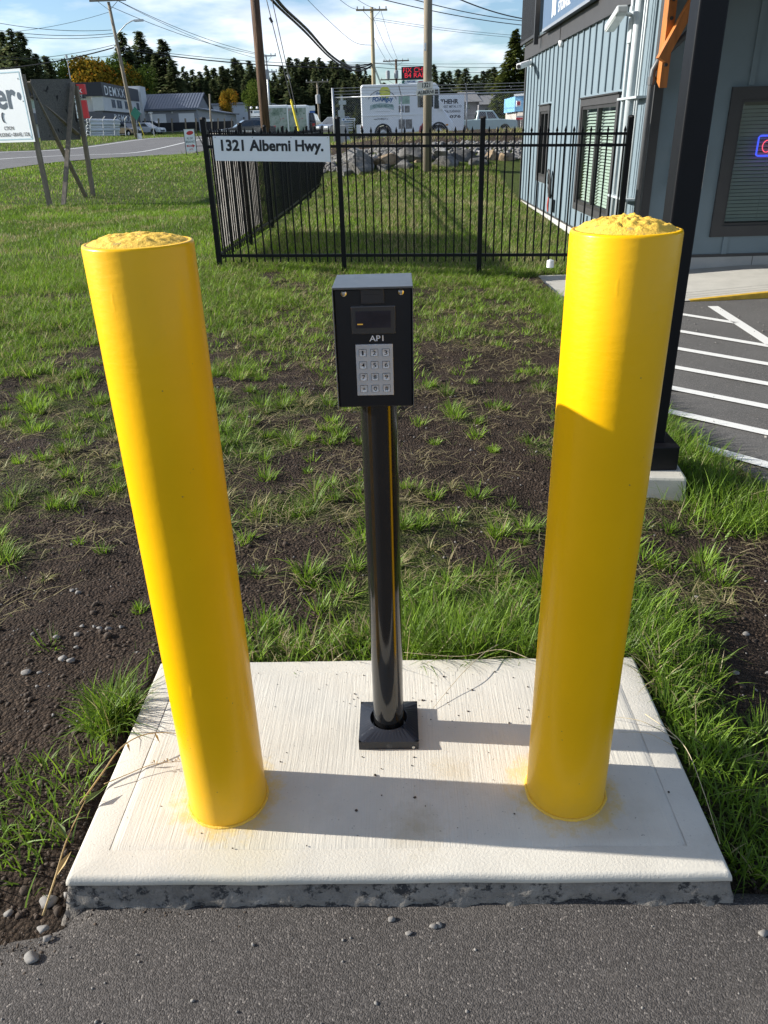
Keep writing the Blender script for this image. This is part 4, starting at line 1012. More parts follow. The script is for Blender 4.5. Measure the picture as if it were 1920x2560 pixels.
# ------------------------------------------------------------------ boulders below the yard
def gh(x, y): return float(hgt(np.array([x]), np.array([y]))[0])
def rock_mat(name, a, c, d):
    m, nt, b = _nt(name); v = _coords(nt)
    k = _ramp(nt, _noise(nt, v, 1.6, 8, .68), [(.3, a), (.52, c), (.72, d)])
    k = _mix(nt, _ramp(nt, _noise(nt, v, 11, 6, .75), [(.33, .75), (.47, 0.0)]), k, tuple(x*.3 for x in a))
    nt.links.new(k, b.inputs['Base Color']); b.inputs['Roughness'].default_value = .9; _bump(nt, b, _noise(nt, v, 9, 8, .7), .9, .06); return m
R_grey = rock_mat('rock_grey', (.055, .053, .050), (.14, .132, .118), (.27, .255, .23)); R_tan = rock_mat('rock_tan', (.11, .075, .045), (.27, .195, .115), (.40, .31, .20)); R_dark = rock_mat('rock_dark', (.028, .028, .028), (.08, .077, .07), (.21, .20, .18)); R_pale = rock_mat('rock_pale', (.085, .08, .075), (.19, .18, .165), (.38, .37, .35))
def rock(b_, c, r, seed, sub=3, flat=.35):
    bm = bmesh.new(); bmesh.ops.create_icosphere(bm, subdivisions=sub, radius=1.0)
    rs = random.Random(seed); cuts = [(Vector((rs.uniform(-1, 1), rs.uniform(-1, 1), rs.uniform(-.6, 1))).normalized(), rs.uniform(.48, .80)) for _ in range(11)]
    for v in bm.verts:
        p = v.co.copy()
        for n_, d in cuts:
            e = p.dot(n_)-d
            if e > 0: p -= n_*e*.97
        p *= 1+.10*mnoise.noise(p*1.7+Vector((seed, 0, 0)))+.05*mnoise.noise(p*4+Vector((0, seed, 0)))
        v.co = Vector((p.x*r[0], p.y*r[1], p.z*r[2]))+Vector(c)
    bm.verts.ensure_lookup_table()
    b_.add([v.co[:] for v in bm.verts], [tuple(x.index for x in f.verts) for f in bm.faces]); bm.free()
boul = [(60, 360, 1180, 1330, R_pale, 'pale grey boulder topmost beside the black fence run'), (130, 360, 1268, 1410, R_grey, 'grey boulder below the pale one at the fence end'), (345, 575, 1232, 1325, R_tan, 'long tan boulder lying flat atop darker rocks'),
 (565, 770, 1180, 1290, R_grey, 'mottled grey boulder left of the pole, in the upper course'), (515, 705, 1280, 1410, R_grey, 'squat grey-brown boulder under the mottled one'), (655, 790, 1238, 1335, R_tan, 'slanting tan boulder touching the wooden pole'), (825, 1085, 1240, 1415, R_grey, 'broad wedge-shaped boulder right of the wooden pole'),
 (975, 1215, 1185, 1355, R_dark, 'dark grey boulder with a white-veined face'), (1095, 1290, 1268, 1415, R_grey, 'rounded grey boulder below the dark one'), (1255, 1365, 1208, 1340, R_tan, 'upright brown-tan boulder beside the biggest one'), (1315, 1565, 1195, 1420, R_tan, 'biggest boulder, sandy tan, next to the office corner'),
 (835, 970, 1175, 1260, R_pale, 'pale boulder peeping over the wedge-shaped one'), (1540, 1640, 1180, 1310, R_grey, 'grey boulder half hidden by the office corner'), (55, 205, 1325, 1415, R_pale, 'low whitish boulder at the foot of the fence end'), (355, 525, 1315, 1415, R_dark, 'dark boulder beneath the long tan one'), (1545, 1660, 1290, 1420, R_dark, 'dark boulder at the office corner foot'), (690, 800, 1325, 1415, R_dark, 'small dark boulder at the pole foot')]
for i, (x0, x1, y0, y1, m_, lab) in enumerate(boul):
    up = 1 if y0 < 1240 else 0; Y = 24.6 if up else 24.1
    p = at(820+(x0+x1)/2*.3134, (y0+y1)/2*.3134, Y); w = abs(at(820+x1*.3134, 400, Y).x-at(820+x0*.3134, 400, Y).x); h = (at(820+x0*.3134, y0*.3134, Y)-at(820+x0*.3134, y1*.3134, Y)).z
    b_ = B(); rock(b_, (0, 0, 0), (w*.60, max(.35, w*.42), h*.66), i*3.7+1)
    o = b_.build('boulder', m_, origin=(p.x, Y+.15, p.z), smooth=True); tag(o, lab, 'boulder', 'boulders along the yard bank')
    md = o.modifiers.new('s', 'EDGE_SPLIT'); md.split_angle = rad(26)
# crushed stone on the bank top
def scatter_rocks(name, pts, sizes, m, seed, sub=1):
    V = []; F = []; base = []
    for s in range(5):
        b_ = B(); rock(b_, (0, 0, 0), (1, .85, .62), seed+s*7, sub); base.append((np.array(b_.v), np.array(b_.f)))
    o = 0
    for k, (p, s) in enumerate(zip(pts, sizes)):
        bv, bf = base[k % 5]; an = rng.uniform(0, 6.3); c_, q_ = math.cos(an), math.sin(an)
        r = np.array([[c_, -q_, 0], [q_, c_, 0], [0, 0, 1]]); V.append(bv@r.T*s+p); F.append(bf+o); o += len(bv)
    me = bpy.data.meshes.new(name); fast_mesh(me, np.concatenate(V), np.concatenate(F)); me.materials.append(m)
    ob = bpy.data.objects.new(name, me); COL.objects.link(ob); ob['kind'] = 'stuff'; return ob
n_ = 1500; px = rng.uniform(-2.6, 6.5, n_); py = rng.uniform(24.7, 26.6, n_)
scatter_rocks('crushed_stone', np.c_[px, py, hgt(px, py)+.02], rng.uniform(.05, .13, n_), R_pale, 50)

# ------------------------------------------------------------------ poles, wires
PBR = mat('pole_dark_wood', (.105, .058, .032), .85, .75, 2.6, .8, 9, .05, stretch=(5, 5, .35)); PGR = mat('pole_grey_wood', (.22, .185, .135), .85, .25, 5, .5, 50, .006, stretch=(5, 5, .3))
INSUL = mat('insulator_grey', (.30, .31, .32), .4); WIRE = mat('wire_black', (.014, .014, .015), .55); GALV = mat('galvanised', (.42, .43, .44), .45, .12, 10, metal=.5)
def pole(label, u0, v0, u1, v1, Y, r0, r1, m_, base_z=None, top_extra=0.0, arms=(), name='utility_pole', lamp=False, trafo=0, below=True):
    a = at(u0, v0, Y); c = at(u1, v1, Y); d = (c-a)/(c.z-a.z)
    gz_ = float(hbase(a.x, Y)) if base_z is None else base_z
    a2 = a+d*(gz_-.3-a.z) if below else a; c2 = c+d*top_extra
    t = thing(name, label, 'utility pole', (a2.x, Y, gz_))
    b_ = B(); b_.cyl(a2, c2, r0, r1, 14); b_.build('shaft', m_, t, smooth=True, world=True)
    for (dz, L, an) in arms:
        p = c+d*dz; v_ = Vector((math.cos(an), math.sin(an), 0)); b_ = B(); b_.beam(p-v_*L/2+Vector((0, -r1, 0)), p+v_*L/2+Vector((0, -r1, 0)), .11, .13)
        ar = b_.build('cross_arm', m_, t, world=True)
        for k in (-.46, -.25, .25, .46): b_ = B(); q = p+v_*L*k+Vector((0, -r1, .06)); b_.lathe([(.04, 0), (.06, .06), (.05, .12), (.06, .16), (.01, .2)], tuple(q), 8); b_.build('insulator', INSUL, ar, world=True)
        for k in (-1, 1): b_ = B(); b_.beam(p+v_*k*L*.3+Vector((0, -r1-.03, 0)), p-d*.7+Vector((0, -r1-.03, 0)), .04, .03); b_.build('arm_brace', m_, t, world=True)
    for k in range(trafo):
        q = c-d*(2.2)+Vector(((k*2-trafo+1)*.55, -.35, 0)); b_ = B(); b_.lathe([(.001, .95), (.2, .93), (.27, .85), (.27, 0), (.001, 0)], tuple(q), 14); b_.build('transformer', INSUL, t, smooth=False, world=True)
    return t
pole('leaning grey utility pole with cross arm and street-lamp bracket by the white building', 342, 345, 271, 5, 74, .17, .12, PGR, arms=((.1, 3.0, .0),))
tL = pole('short street-lamp bracket', 0, 0, 0, 0, 1, .1, .1, PGR) if False else None
la = at(292, 87, 73.8); lb = at(330, 52, 73.5); lc = at(350, 50, 73.4)
sl_ = thing('street_lamp', 'curved street-lamp arm reaching from the leaning pole over the highway', 'street lamp', tuple(la))
b_ = B(); b_.tube([la, at(303, 74, 73.7), at(316, 60, 73.6), lb, lc], .045, 8); b_.build('lamp_arm', GALV, sl_, smooth=True, world=True)
b_ = B(); b_.beam(lb+Vector((.2, 0, 0)), lc+Vector((.25, 0, -.02)), .3, .14); b_.build('lamp_head', GALV, sl_, world=True)
pole('thick dark brown weathered utility pole behind the address sign', 665, 330, 637, 0, 38, .215, .18, PBR, top_extra=3.0)
pole('pale brown pole with hand-lettered boards, among the boulders', 1068, 440, 1070, 0, 23.6, .125, .105, PGR, base_z=.25, top_extra=2.5)
pole('pale wooden pole with one cross arm and cables, beyond the white van', 938, 330, 929, 18, 72, .20, .14, mat('pole_pale_wood', (.34, .28, .17), .85, .2, 5, .4, 50, .006, stretch=(5, 5, .3)), arms=((-.2, 2.5, .15),))
pole('dark far pole with two cross arms and transformers beside the red LED sign', 993, 330, 990, 148, 115, .18, .14, PBR, arms=((-.2, 3.4, 0), (-2.3, 4.2, 0)), trafo=3)
pole('thin pole with a transformer in front of the dark wood', 800, 325, 793, 205, 100, .14, .11, PGR, arms=((0, 2.6, 0),), trafo=1)
pole('slim steel pole just behind the thick brown pole', 676, 300, 665, 140, 95, .13, .09, GALV, arms=((0, 2.2, 0), (-1.5, 2.2, 0)), trafo=1)
pole('stub of a grey wooden pole beside the garage gable', 527, 300, 524, 235, 95, .10, .09, PGR)
# meter box and stapled wires on the pale pole
def wire(label, pts, r=.02, sag=0.0, name='overhead_wire', m_=None, grp='overhead wires'):
    P = [at(*p) for p in pts]; Q = []
    if len(P) == 2:
        a, c = P; n = 14
        for i in range(n+1): t = i/n; q = a.lerp(c, t); q.z -= sag*4*t*(1-t); Q.append(q)
    else:
        n = 6
        for i in range(len(P)-1):
            p0 = P[max(i-1, 0)]; p1 = P[i]; p2 = P[i+1]; p3 = P[min(i+2, len(P)-1)]
            for k in range(n):
                t = k/n; Q.append(.5*((2*p1)+(p2-p0)*t+(2*p0-5*p1+4*p2-p3)*t*t+(3*p1-p0-3*p2+p3)*t**3))
        Q.append(P[-1])
    o = Q[0].copy(); b_ = B(); b_.tube([q-o for q in Q], r, 5); ob = b_.build(name, m_ or WIRE, origin=tuple(o), smooth=True); return tag(ob, label, 'wire', grp)
LW_ = 'thin overhead wire running left from the leaning pole'
for a, c, r in (((-60, 46, 74), (279, 75, 74), .02), ((-60, 66, 74), (282, 84, 74), .022), ((-60, 77, 74), (284, 90, 74), .02), ((-60, 84, 74), (273, 30, 74), .015), ((-60, 150, 74), (286, 112, 74), .02), ((-60, 132, 74), (284, 139, 74), .02)): wire(LW_, [a, c], r, .35)
wire('heavy overhead cable with a splice case left of the leaning pole', [(-60, 176, 74), (285, 119, 74)], .045, .3)
LR_ = 'overhead wire running right from the leaning pole towards the dark wood'
for a, c, r, s in (((296, 2, 74), (668, 138, 96), .022, .5), ((276, 16, 74), (668, 140, 96), .022, .5), ((291, 0, 74), (668, 152, 96), .018, .5), ((288, 115, 74), (930, 160, 74), .022, .4), ((288, 120, 74), (930, 170, 74), .045, .4)): wire(LR_, [a, c], r, s)
LT_ = 'thick black sagging cable from the brown pole to the pale one'
for k, dv_ in enumerate((0, 3, 9, 13)): wire(LT_, [(660+dv_*1.6, -20, 38), (700+dv_*1.1, 22, 42), (760+dv_*.8, 78-dv_*.3, 50), (822+dv_*.3, 142-dv_*.5, 60), (870, 174-dv_*.8, 67), (908, 176-dv_, 71), (931, 163-dv_*.4, 72)], .045 if k != 1 else .03)
LU_ = 'thin wire dropping to the pale pole across the blue sky'
for P_ in ([(760, -10, 60), (820, 50, 64), (885, 105, 70), (930, 113, 72)], [(838, -10, 60), (880, 20, 68), (912, 24, 72)], [(880, -10, 60), (915, 12, 68), (940, 22, 72)]): wire(LU_, P_, .016)
LV_ = 'long overhead wire passing behind the pole towards the office'
for a, c, r in (((1010, -8, 40), (1340, 55, 52), .02), ((930, -8, 40), (1340, 66, 52), .02), ((1130, -10, 40), (1340, 51, 48), .028), ((935, 45, 72), (1340, 92, 80), .014), ((935, 50, 72), (1340, 98, 80), .014)): wire(LV_, [a, c], r, .15)
LX_ = 'level wire crossing behind the red LED sign'
for a, c in (((932, 158, 74), (1340, 166, 90)), ((936, 168, 74), (1340, 180, 90)), ((865, 155, 110), (1340, 156, 118))): wire(LX_, [a, c], .02, .2)
LY_ = 'thin line slanting down from the pale pole to the double-armed pole'
for a, c in (((934, 46, 72), (985, 152, 115)), ((951, 22, 72), (996, 152, 115)), ((936, 96, 72), (980, 165, 115))): wire(LY_, [a, c], .016, .3)
wire('guy wire beside the pale pole running down behind the van', [(938, 170, 72), (965, 240, 66)], .025); wire('second guy wire beside the pale pole running down behind the van', [(938, 176, 72), (957, 225, 66)], .025)
g1 = wire('guy wire with a dark strain insulator beside the thick brown pole', [(664, -10, 37), (736, 282, 36.5)], .018, grp='guy wires'); wire('guy wire with a pale strain insulator beside the thick brown pole', [(678, -10, 37), (742, 282, 36)], .018, grp='guy wires')
for (u0, v0, u1, v1, m_, lab) in ((674.5, 44, 680.5, 56, WIRE, 'black strain insulator on the guy wire high beside the brown pole'), (719, 186, 724, 197, INSUL, 'grey strain insulator low on the guy wire')):
    a = at(u0, v0, 36.8); c = at(u1, v1, 36.8); b_ = B(); b_.cyl(Vector((0, 0, 0)), c-a, .055, .055, 10); tag(b_.build('strain_insulator', m_, origin=tuple(a), smooth=False), lab, 'insulator')
a = at(728, 252, 36.3); c = at(749, 335, 36.1); b_ = B(); b_.cyl((0, 0, 0), c-a, .05, .05, 10); b_.cyl((0, 0, .01), Vector((0, 0, .06)), .03, .03, 8)
tag(b_.build('guy_guard', mat('guard_yellow', (.72, .56, .02), .5), origin=tuple(a), smooth=False), 'yellow plastic guard sleeve over the guy wire behind the address sign', 'guy guard')
# hand-lettered boards
BRD = mat('board_raw_wood', (.80, .74, .64), .8, .12, 5, .2, 30, stretch=(.5, 4, 4))
for lab, s, c4, tw in (('upper raw board hand-lettered with the number 1321 on the pale pole', '1321', ((1043, 206), (1082, 203), (1082, 221), (1043, 224)), .70), ('lower raw board hand-lettered ALBERNI on the pale pole', 'ALBERNI', ((1041, 226), (1087, 222), (1087, 236), (1041, 240)), .88)):
    Yp = 23.44; c = [at(u, v, Yp) for u, v in c4]; t = thing('house_number_board', lab, 'sign', tuple(c[3]))
    b_ = B(); b_.add([*c, *[p+Vector((0, .02, 0)) for p in c]], [(0, 1, 2, 3), (7, 6, 5, 4), (0, 4, 5, 1), (1, 5, 6, 2), (2, 6, 7, 3), (3, 7, 4, 0)]); b_.build('board', BRD, t, world=True)
    ux = (c[2]-c[3]); W_ = ux.length; ux = ux.normalized(); uy = Vector((0, 0, 1)); hgt_ = (c[0]-c[3]).length
    text('hand_lettering', s, c[3]+ux*(W_*(.5+(.08 if s == '1321' else 0)))+uy*hgt_*.2+Vector((0, -.001, 0)), ux, uy, W_*tw*(.75 if s == '1321' else 1), INK, t, height=hgt_*.66, depth=.002, align='CENTER', shear=.1, bold=.03)
mb = at(1063, 117, 23.45); b_ = B(); b_.box(-.03, .03, -.02, .03, -.09, .09); b_.box(-.02, .02, -.026, -.02, -.06, .06); tag(b_.build('meter_box', CAMW, origin=tuple(mb)), 'tiny white box fixed high on the pale wooden pole', 'box')

# ------------------------------------------------------------------ chain-link fence of the yard
cl = thing('chain_link_fence', 'galvanised chain-link fence with barbed wire in front of the white van', 'fence', (2, 33, .95))
CY = 33.0; T0 = at(836, 244, CY); T1 = at(1345, 229, CY); 
def top_at(x): t = (x-T0.x)/(T1.x-T0.x); return T0.z+(T1.z-T0.z)*t
b_ = B(); b_.cyl(T0, T1, .022, n=8); b_.build('top_rail', GALV, cl, smooth=True, world=True)
for u in (835, 1004, 1166, 1330):
    p = at(u, 300, CY); x = p.x; r = .045 if u == 835 else .028; zt = top_at(x)
    b_ = B(); b_.cyl((x, CY, float(hbase(x, CY))-.2), (x, CY, zt+(.32 if u == 835 else .0)), r, n=10); b_.build('post', GALV, cl, smooth=True, world=True)
    if u != 835: b_ = B(); b_.beam((x, CY, zt), (x-.09, CY-.24, zt+.33), .035, .02); b_.build('barb_arm', GALV, cl, world=True)
for k in range(3):
    f_ = (k+1)/3; b_ = B(); b_.tube([(T0.x, CY-.22*f_, T0.z+.30*f_), (T1.x, CY-.22*f_, T1.z+.30*f_)], .006, 4); b_.build('barbed_strand', GALV, cl, world=True)
    b_ = B()
b_ = B(); zb = .90; pitch = .085; x = T0.x-2.0
while x < T1.x+2.0:
    for sgn in (1, -1):
        # clip a 45-degree line to the panel
        zt = 2.62; a = (x, zb); c = (x+sgn*(zt-zb), zt)
        xa, xc = a[0], c[0]
        def cz(xx): return zb+(xx-x)*sgn
        lo = max(min(xa, xc), T0.x); hi = min(max(xa, xc), T1.x)
        if hi-lo > .05:
            za, zc = cz(lo), cz(hi); b_.beam((lo, CY+.01*sgn, min(za, top_at(lo))), (hi, CY+.01*sgn, min(zc, top_at(hi))), .0035, .0035)
    x += pitch
b_.build('wire_mesh', GALV, cl, world=True, kind='stuff')

# ------------------------------------------------------------------ vehicles
TYRE = mat('tyre', (.018, .018, .019), .8); RIM = mat('rim', (.42, .43, .44), .35, metal=.6); VGL = glass_mat('vehicle_glass', (.015, .02, .022)); CHROME = mat('headlight', (.7, .72, .74), .15); TAIL = mat('tail_light', (.45, .02, .02), .3)
def wheel(parent, x, y, r, w, sgn):
    b_ = B(); b_.lathe([(r*.62, -w/2), (r*.93, -w/2), (r, -w*.32), (r, w*.32), (r*.93, w/2), (r*.62, w/2)], (x, y, r), 22, 'Y'); wh = b_.build('wheel', TYRE, parent, smooth=False)
    b_ = B(); b_.lathe([(.001, sgn*w*.30), (r*.2, sgn*w*.33), (r*.5, sgn*w*.28), (r*.62, sgn*w*.42), (r*.64, -sgn*w*.4)], (x, y, r), 18, 'Y'); b_.build('rim', RIM, wh)
def car(label, loc, rz, col, kind='hatch', rough=.25):
    t = thing('parked_car', label, {'pickup': 'pickup', 'van': 'van'}.get(kind, 'car'), loc, rz, None)
    PM = mat('carpaint_%02d%02d%02d' % tuple(int(c*99) for c in col), col, rough, .03, coat=.6)
    if kind == 'hatch': L, W, prof, cab, wb = 4.0, 1.72, [(0, .28), (0, .62), (.12, .80), (1.0, .98), (1.25, .99), (3.85, 1.0), (4.0, .85), (4.0, .30)], [(.95, .95), (1.75, 1.46), (3.35, 1.50), (3.85, 1.02)], (.78, 3.25)
    elif kind == 'van': L, W, prof, cab, wb = 4.9, 1.9, [(0, .3), (0, .75), (.15, .95), (1.1, 1.1), (4.75, 1.15), (4.9, 1.0), (4.9, .35)], [(1.0, 1.08), (1.9, 1.72), (4.55, 1.80), (4.82, 1.12)], (.95, 3.9)
    elif kind == 'pickup': L, W, prof, cab, wb = 5.2, 1.85, [(0, .4), (0, .85), (.1, 1.0), (1.35, 1.08), (5.15, 1.08), (5.2, .95), (5.2, .45)], [(1.35, 1.05), (1.85, 1.68), (3.0, 1.70), (3.15, 1.06)], (.95, 4.1)
    else: L, W, prof, cab, wb = 4.5, 1.78, [(0, .28), (0, .6), (.12, .78), (1.2, .92), (3.75, .97), (4.4, .93), (4.5, .8), (4.5, .3)], [(1.15, .90), (2.0, 1.42), (3.2, 1.42), (3.95, .95)], (.85, 3.5)
    def arch(p):      # cut wheel arches into the sill line
        low = [];
        for wx in wb[::-1]:
            for an in np.linspace(0, math.pi, 9): low.append((wx+.40*math.cos(an), max(.28, .32+.40*math.sin(an))))
        return p+low
    pf = arch(prof)
    b_ = B(); n = len(pf); b_.add([(x, s*W/2, z) for s in (-1, 1) for x, z in pf], [tuple(range(n)), tuple(range(2*n-1, n-1, -1))]+[(i, n+i, n+(i+1) % n, (i+1) % n) for i in range(n)])
    body = b_.build('body', PM, t, bevel=.05, bseg=3)
    wt = W/2-.05; wr = W/2-.22
    b_ = B(); P = [(x, s*(wt if z < 1.2 and i in (0, 3) else wr), z) for s in (-1, 1) for i, (x, z) in enumerate(cab)]
    b_.add(P, [(0, 1, 2, 3), (7, 6, 5, 4), (0, 4, 5, 1), (1, 5, 6, 2), (2, 6, 7, 3), (3, 7, 4, 0)]); b_.build('cabin', PM, t, bevel=.06, bseg=3)
    def lerp3(a, c, k): return tuple(a[i]+(c[i]-a[i])*k for i in range(3))
    for s in (0, 4):
        q = [P[s+i] for i in range(4)]; cx = sum(p[0] for p in q)/4; cz = sum(p[2] for p in q)/4; sg = -1 if s == 0 else 1
        for k0, k1 in ((.10, .47), (.53, .90)):
            lo0 = lerp3(q[0], q[3], k0); lo1 = lerp3(q[0], q[3], k1); hi0 = lerp3(q[1], q[2], k0); hi1 = lerp3(q[1], q[2], k1)
            c4 = [lerp3(lo0, hi0, .12), lerp3(lo1, hi1, .12), lerp3(lo1, hi1, .86), lerp3(lo0, hi0, .86)]
            b_ = B(); b_.quad(*[(p[0], p[1]+sg*.012, p[2]) for p in c4]); b_.build('side_window', VGL, t)
    for (a, c, dx, nm) in ((0, 1, -.012, 'windscreen'), (3, 2, .012, 'rear_window')):
        c4 = [lerp3(lerp3(P[a], P[c], .1), lerp3(P[a+4], P[c+4], .1), k) for k in (.08, .92)]+[lerp3(lerp3(P[a], P[c], .88), lerp3(P[a+4], P[c+4], .88), k) for k in (.92, .08)]
        b_ = B(); b_.quad(*[(p[0]+dx, p[1], p[2]+.012) for p in c4]); b_.build(nm, VGL, t)
    for s in (-1, 1):
        for wx in wb: wheel(t, wx, s*(W/2-.1), .32, .2, s)
        b_ = B(); b_.box(-.02, .12, s*(W/2-.42)-.18, s*(W/2-.42)+.2, .62, .78); b_.build('headlight', CHROME, t, bevel=.03)
        b_ = B(); b_.box(L-.1, L+.02, s*(W/2-.2)-.12, s*(W/2-.2)+.12, .7, .95); b_.build('tail_light', TAIL, t, bevel=.02)
    b_ = B(); b_.box(-.03, .05, -.5, .5, .38, .52); b_.build('grille', TYRE, t)
    if kind == 'pickup':
        b_ = B(); b_.box(3.25, 5.08, -W/2+.08, W/2-.08, 1.075, 1.09); b_.build('load_bed', TYRE, t)
    return t
def gp(u, v, Y): p = at(u, v, Y); return (p.x, Y, float(hbase(p.x, Y)))
def gpz(u, v, Y): p = at(u, v, Y); return (p.x, Y, p.z)
# step van with the sun-and-banner livery
VY = 54.0; VX0 = at(905, 330, VY).x; VX1 = at(1098, 330, VY).x; VXN = at(1132, 330, VY).x; vz = at(950, 352, VY).z; vt = at(905, 213, VY).z-vz
WV = mat('van_white', (.78, .80, .82), .35, .03, coat=.3); WVR = mat('van_roof_white', (.80, .81, .80), .35, .02)
vn = thing('delivery_van', 'white step van with yellow sun and blue cartoon lettering behind the chain-link fence', 'van', (VX0, VY, vz))
Lb = VX1-VX0; Ln = VXN-VX0; Hs = vt
wbx = (at(958, 330, VY).x-VX0, at(1097, 330, VY).x-VX0)
def arches(z0, r): 
    out = []
    for wx in wbx[::-1]:
        for an in np.linspace(0, math.pi, 9): out.append((wx+r*math.cos(an), z0+r*.9*math.sin(an)))
    return out
pf = [(0, .42), (0, Hs-.10), (.06, Hs), (Lb-.25, Hs), (Lb-.02, Hs-.25), (Lb+.05, Hs*.62), (Lb+.35, Hs*.50), (Ln, Hs*.30), (Ln, .42)]+arches(.42, .52)
b_ = B(); n = len(pf); b_.add([(x, y, z) for y in (0, 2.2) for x, z in pf], [tuple(range(n)), tuple(range(2*n-1, n-1, -1))]+[(i, n+i, n+(i+1) % n, (i+1) % n) for i in range(n)]); b_.build('body', WV, vn, bevel=.07, bseg=3)
b_ = B(); b_.prism([(.02, Hs-.17), (.10, Hs+.015), (Lb-.28, Hs+.015), (Lb-.05, Hs-.17)], (0, -.02, 0), (1, 0, 0), (0, 0, 1), (0, 2.24, 0)); b_.build('roof_cap', WVR, vn, bevel=.05, bseg=3)
b_ = B(); b_.box(-.02, Lb-.9, -.03, .0, Hs*.45, Hs*.45+.05); b_.build('rub_rail', WVR, vn)
b_ = B(); b_.box(Lb-.98, Lb-.95, -.012, -.002, .45, Hs-.2); b_.build('door_seam', INSUL, vn)
b_ = B(); b_.box(-.34, .04, .05, 2.15, .40, .46); b_.box(-.34, -.1, .05, .5, .46, .95); b_.build('rear_step', WVR, vn)
for wx in wbx: wheel(vn, wx, .16, .42, .26, -1); wheel(vn, wx, 2.04, .42, .26, 1)
for wx in wbx: b_ = B(); b_.lathe([(.44, -.002), (.53, -.03), (.55, .02)], (wx, .0, .44), 22, 'Y'); b_.build('wheel_arch', TYRE, vn)
zA = at(1060, 237, VY).z-vz; zB = at(1060, 268, VY).z-vz; xA = at(1044, 250, VY).x-VX0; xB = at(1083, 250, VY).x-VX0
b_ = B(); b_.box(xA, xB, -.02, -.004, zB, zA); sw = b_.build('cab_side_window', VGL, vn); b_ = B(); b_.box((xA+xB)/2-.02, (xA+xB)/2+.02, -.03, -.02, zB, zA); b_.build('window_divider', WVR, sw)
b_ = B(); b_.quad((Lb-.0, .12, Hs*.60), (Lb-.0, 2.08, Hs*.60), (Lb-.06, 2.08, Hs-.35), (Lb-.06, .12, Hs-.35)); b_.build('windscreen', VGL, vn)
b_ = B(); b_.prism([(Lb-.32, Hs*.55), (Lb-.02, Hs*.55), (Lb-.06, Hs-.35), (Lb-.30, Hs-.35)], (0, -.012, 0), (1, 0, 0), (0, 0, 1), (0, .008, 0)); b_.build('quarter_window', VGL, vn)
b_ = B(); b_.box(Lb+.02, Lb+.22, -.22, -.06, Hs*.53, Hs*.66); b_.beam((Lb+.1, -.12, Hs*.6), (Lb-.05, 0, Hs*.72), .03, .03); b_.build('wing_mirror', WVR, vn)
b_ = B(); b_.box(Ln-.45, Ln-.3, -.01, .02, Hs*.24, Hs*.27); b_.build('side_marker', mat('amber', (.6, .25, .02), .4), vn)
b_ = B(); b_.box(.0, .06, -.012, .0, .72, .86); b_.build('tail_light', TAIL, vn)
def vp(u, v): p = at(u, v, VY); return Vector((p.x, VY-.012, p.z))
def vtxt(nm, s, u0, u1, v, hpx, m_, bold=.01, shear=0): a = vp(u0, v); c = vp(u1, v); text(nm, s, a, (1, 0, 0), (0, 0, 1), c.x-a.x, m_, vn, height=hpx/2350*VY, bold=bold, depth=.004, shear=shear)
SUNY = mat('decal_yellow', (.66, .66, .10), .5); DBL = mat('decal_blue', (.012, .11, .30), .5); DGN = mat('decal_green', (.02, .14, .10), .5); DGR = mat('decal_grey', (.09, .10, .11), .5, .3, 8); PHO = mat('decal_photo', (.16, .15, .14), .4, .8, 5); PHG = mat('decal_photo_green', (.28, .42, .34), .4, .5, 4)
c0 = vp(962, 232); b_ = B(); R0 = 15/2350*VY; b_.prism([(R0*math.cos(t), R0*math.sin(t)) for t in np.linspace(0, 2*math.pi, 24, endpoint=False)], c0, (1, 0, 0), (0, 0, 1), (0, -.003, 0)); b_.build('sun_decal', SUNY, vn, world=True)
vtxt('lettering', 'the', 940, 951, 236, 6, DBL, .03, .2); vtxt('lettering', 'FOAMguy', 931, 983, 258, 15, DBL, .035, .15)
b_ = B(); pts = [(at(925+60*k/10, 269-6*math.sin(math.pi*k/10), VY)) for k in range(11)]
P = [(p.x, VY-.013, p.z+dz) for p in pts for dz in (.12, -.14)]; b_.add(P, [(2*i, 2*i+2, 2*i+3, 2*i+1) for i in range(10)]); b_.build('ribbon_decal', mat('decal_ribbon', (.42, .52, .52), .5), vn, world=True)
vtxt('lettering', 'REST•RELAX•RECOVER', 932, 983, 269, 7, DGN, .02)
for (u0_, u1_, v0_, v1_) in ((938, 975, 277.5, 279.5), (932, 978, 290, 291.2)):      # print too small to read
    a = vp(u0_, v1_); c = vp(u1_, v0_); b_ = B(); b_.box(a.x, c.x, VY-.016, VY-.006, a.z, c.z); b_.build('print_strip', mat('decal_faint', (.45, .47, .5), .5), vn, world=True)
vtxt('lettering', 'www.FOAMGUY.ca', 934, 970, 300, 4, DGR)
arc = [(at(956+36*math.cos(t), 256-31*math.sin(t), VY)) for t in np.linspace(.25, math.pi-.25, 16)]; b_ = B(); b_.tube([(p.x, VY-.012, p.z) for p in arc], .018, 5); b_.build('arc_decal', DGR, vn, world=True)
for (u0, v0, u1, v1, m_) in ((997, 240, 1024, 260, PHG), (997, 264, 1009, 281, PHO), (1012, 264, 1024, 281, PHO), (997, 298, 1012, 322, PHO), (1014, 298, 1030, 322, PHO)):
    a = vp(u0, v1); c = vp(u1, v0); b_ = B(); b_.box(a.x, c.x, VY-.016, VY-.006, a.z, c.z); b_.build('photo_decal', m_, vn, world=True)
a = vp(1044, 335); b_ = B()
for k in range(4): p = vp(1046+5*k, 334-6*k); b_.prism([(0, 0), (.22, .12), (.26, .5), (.10, .42)], p, (1, 0, 0), (0, 0, 1), (0, -.004, 0))
b_.build('flame_decal', mat('decal_red', (.42, .08, .09), .5, .6, 9), vn, world=True)
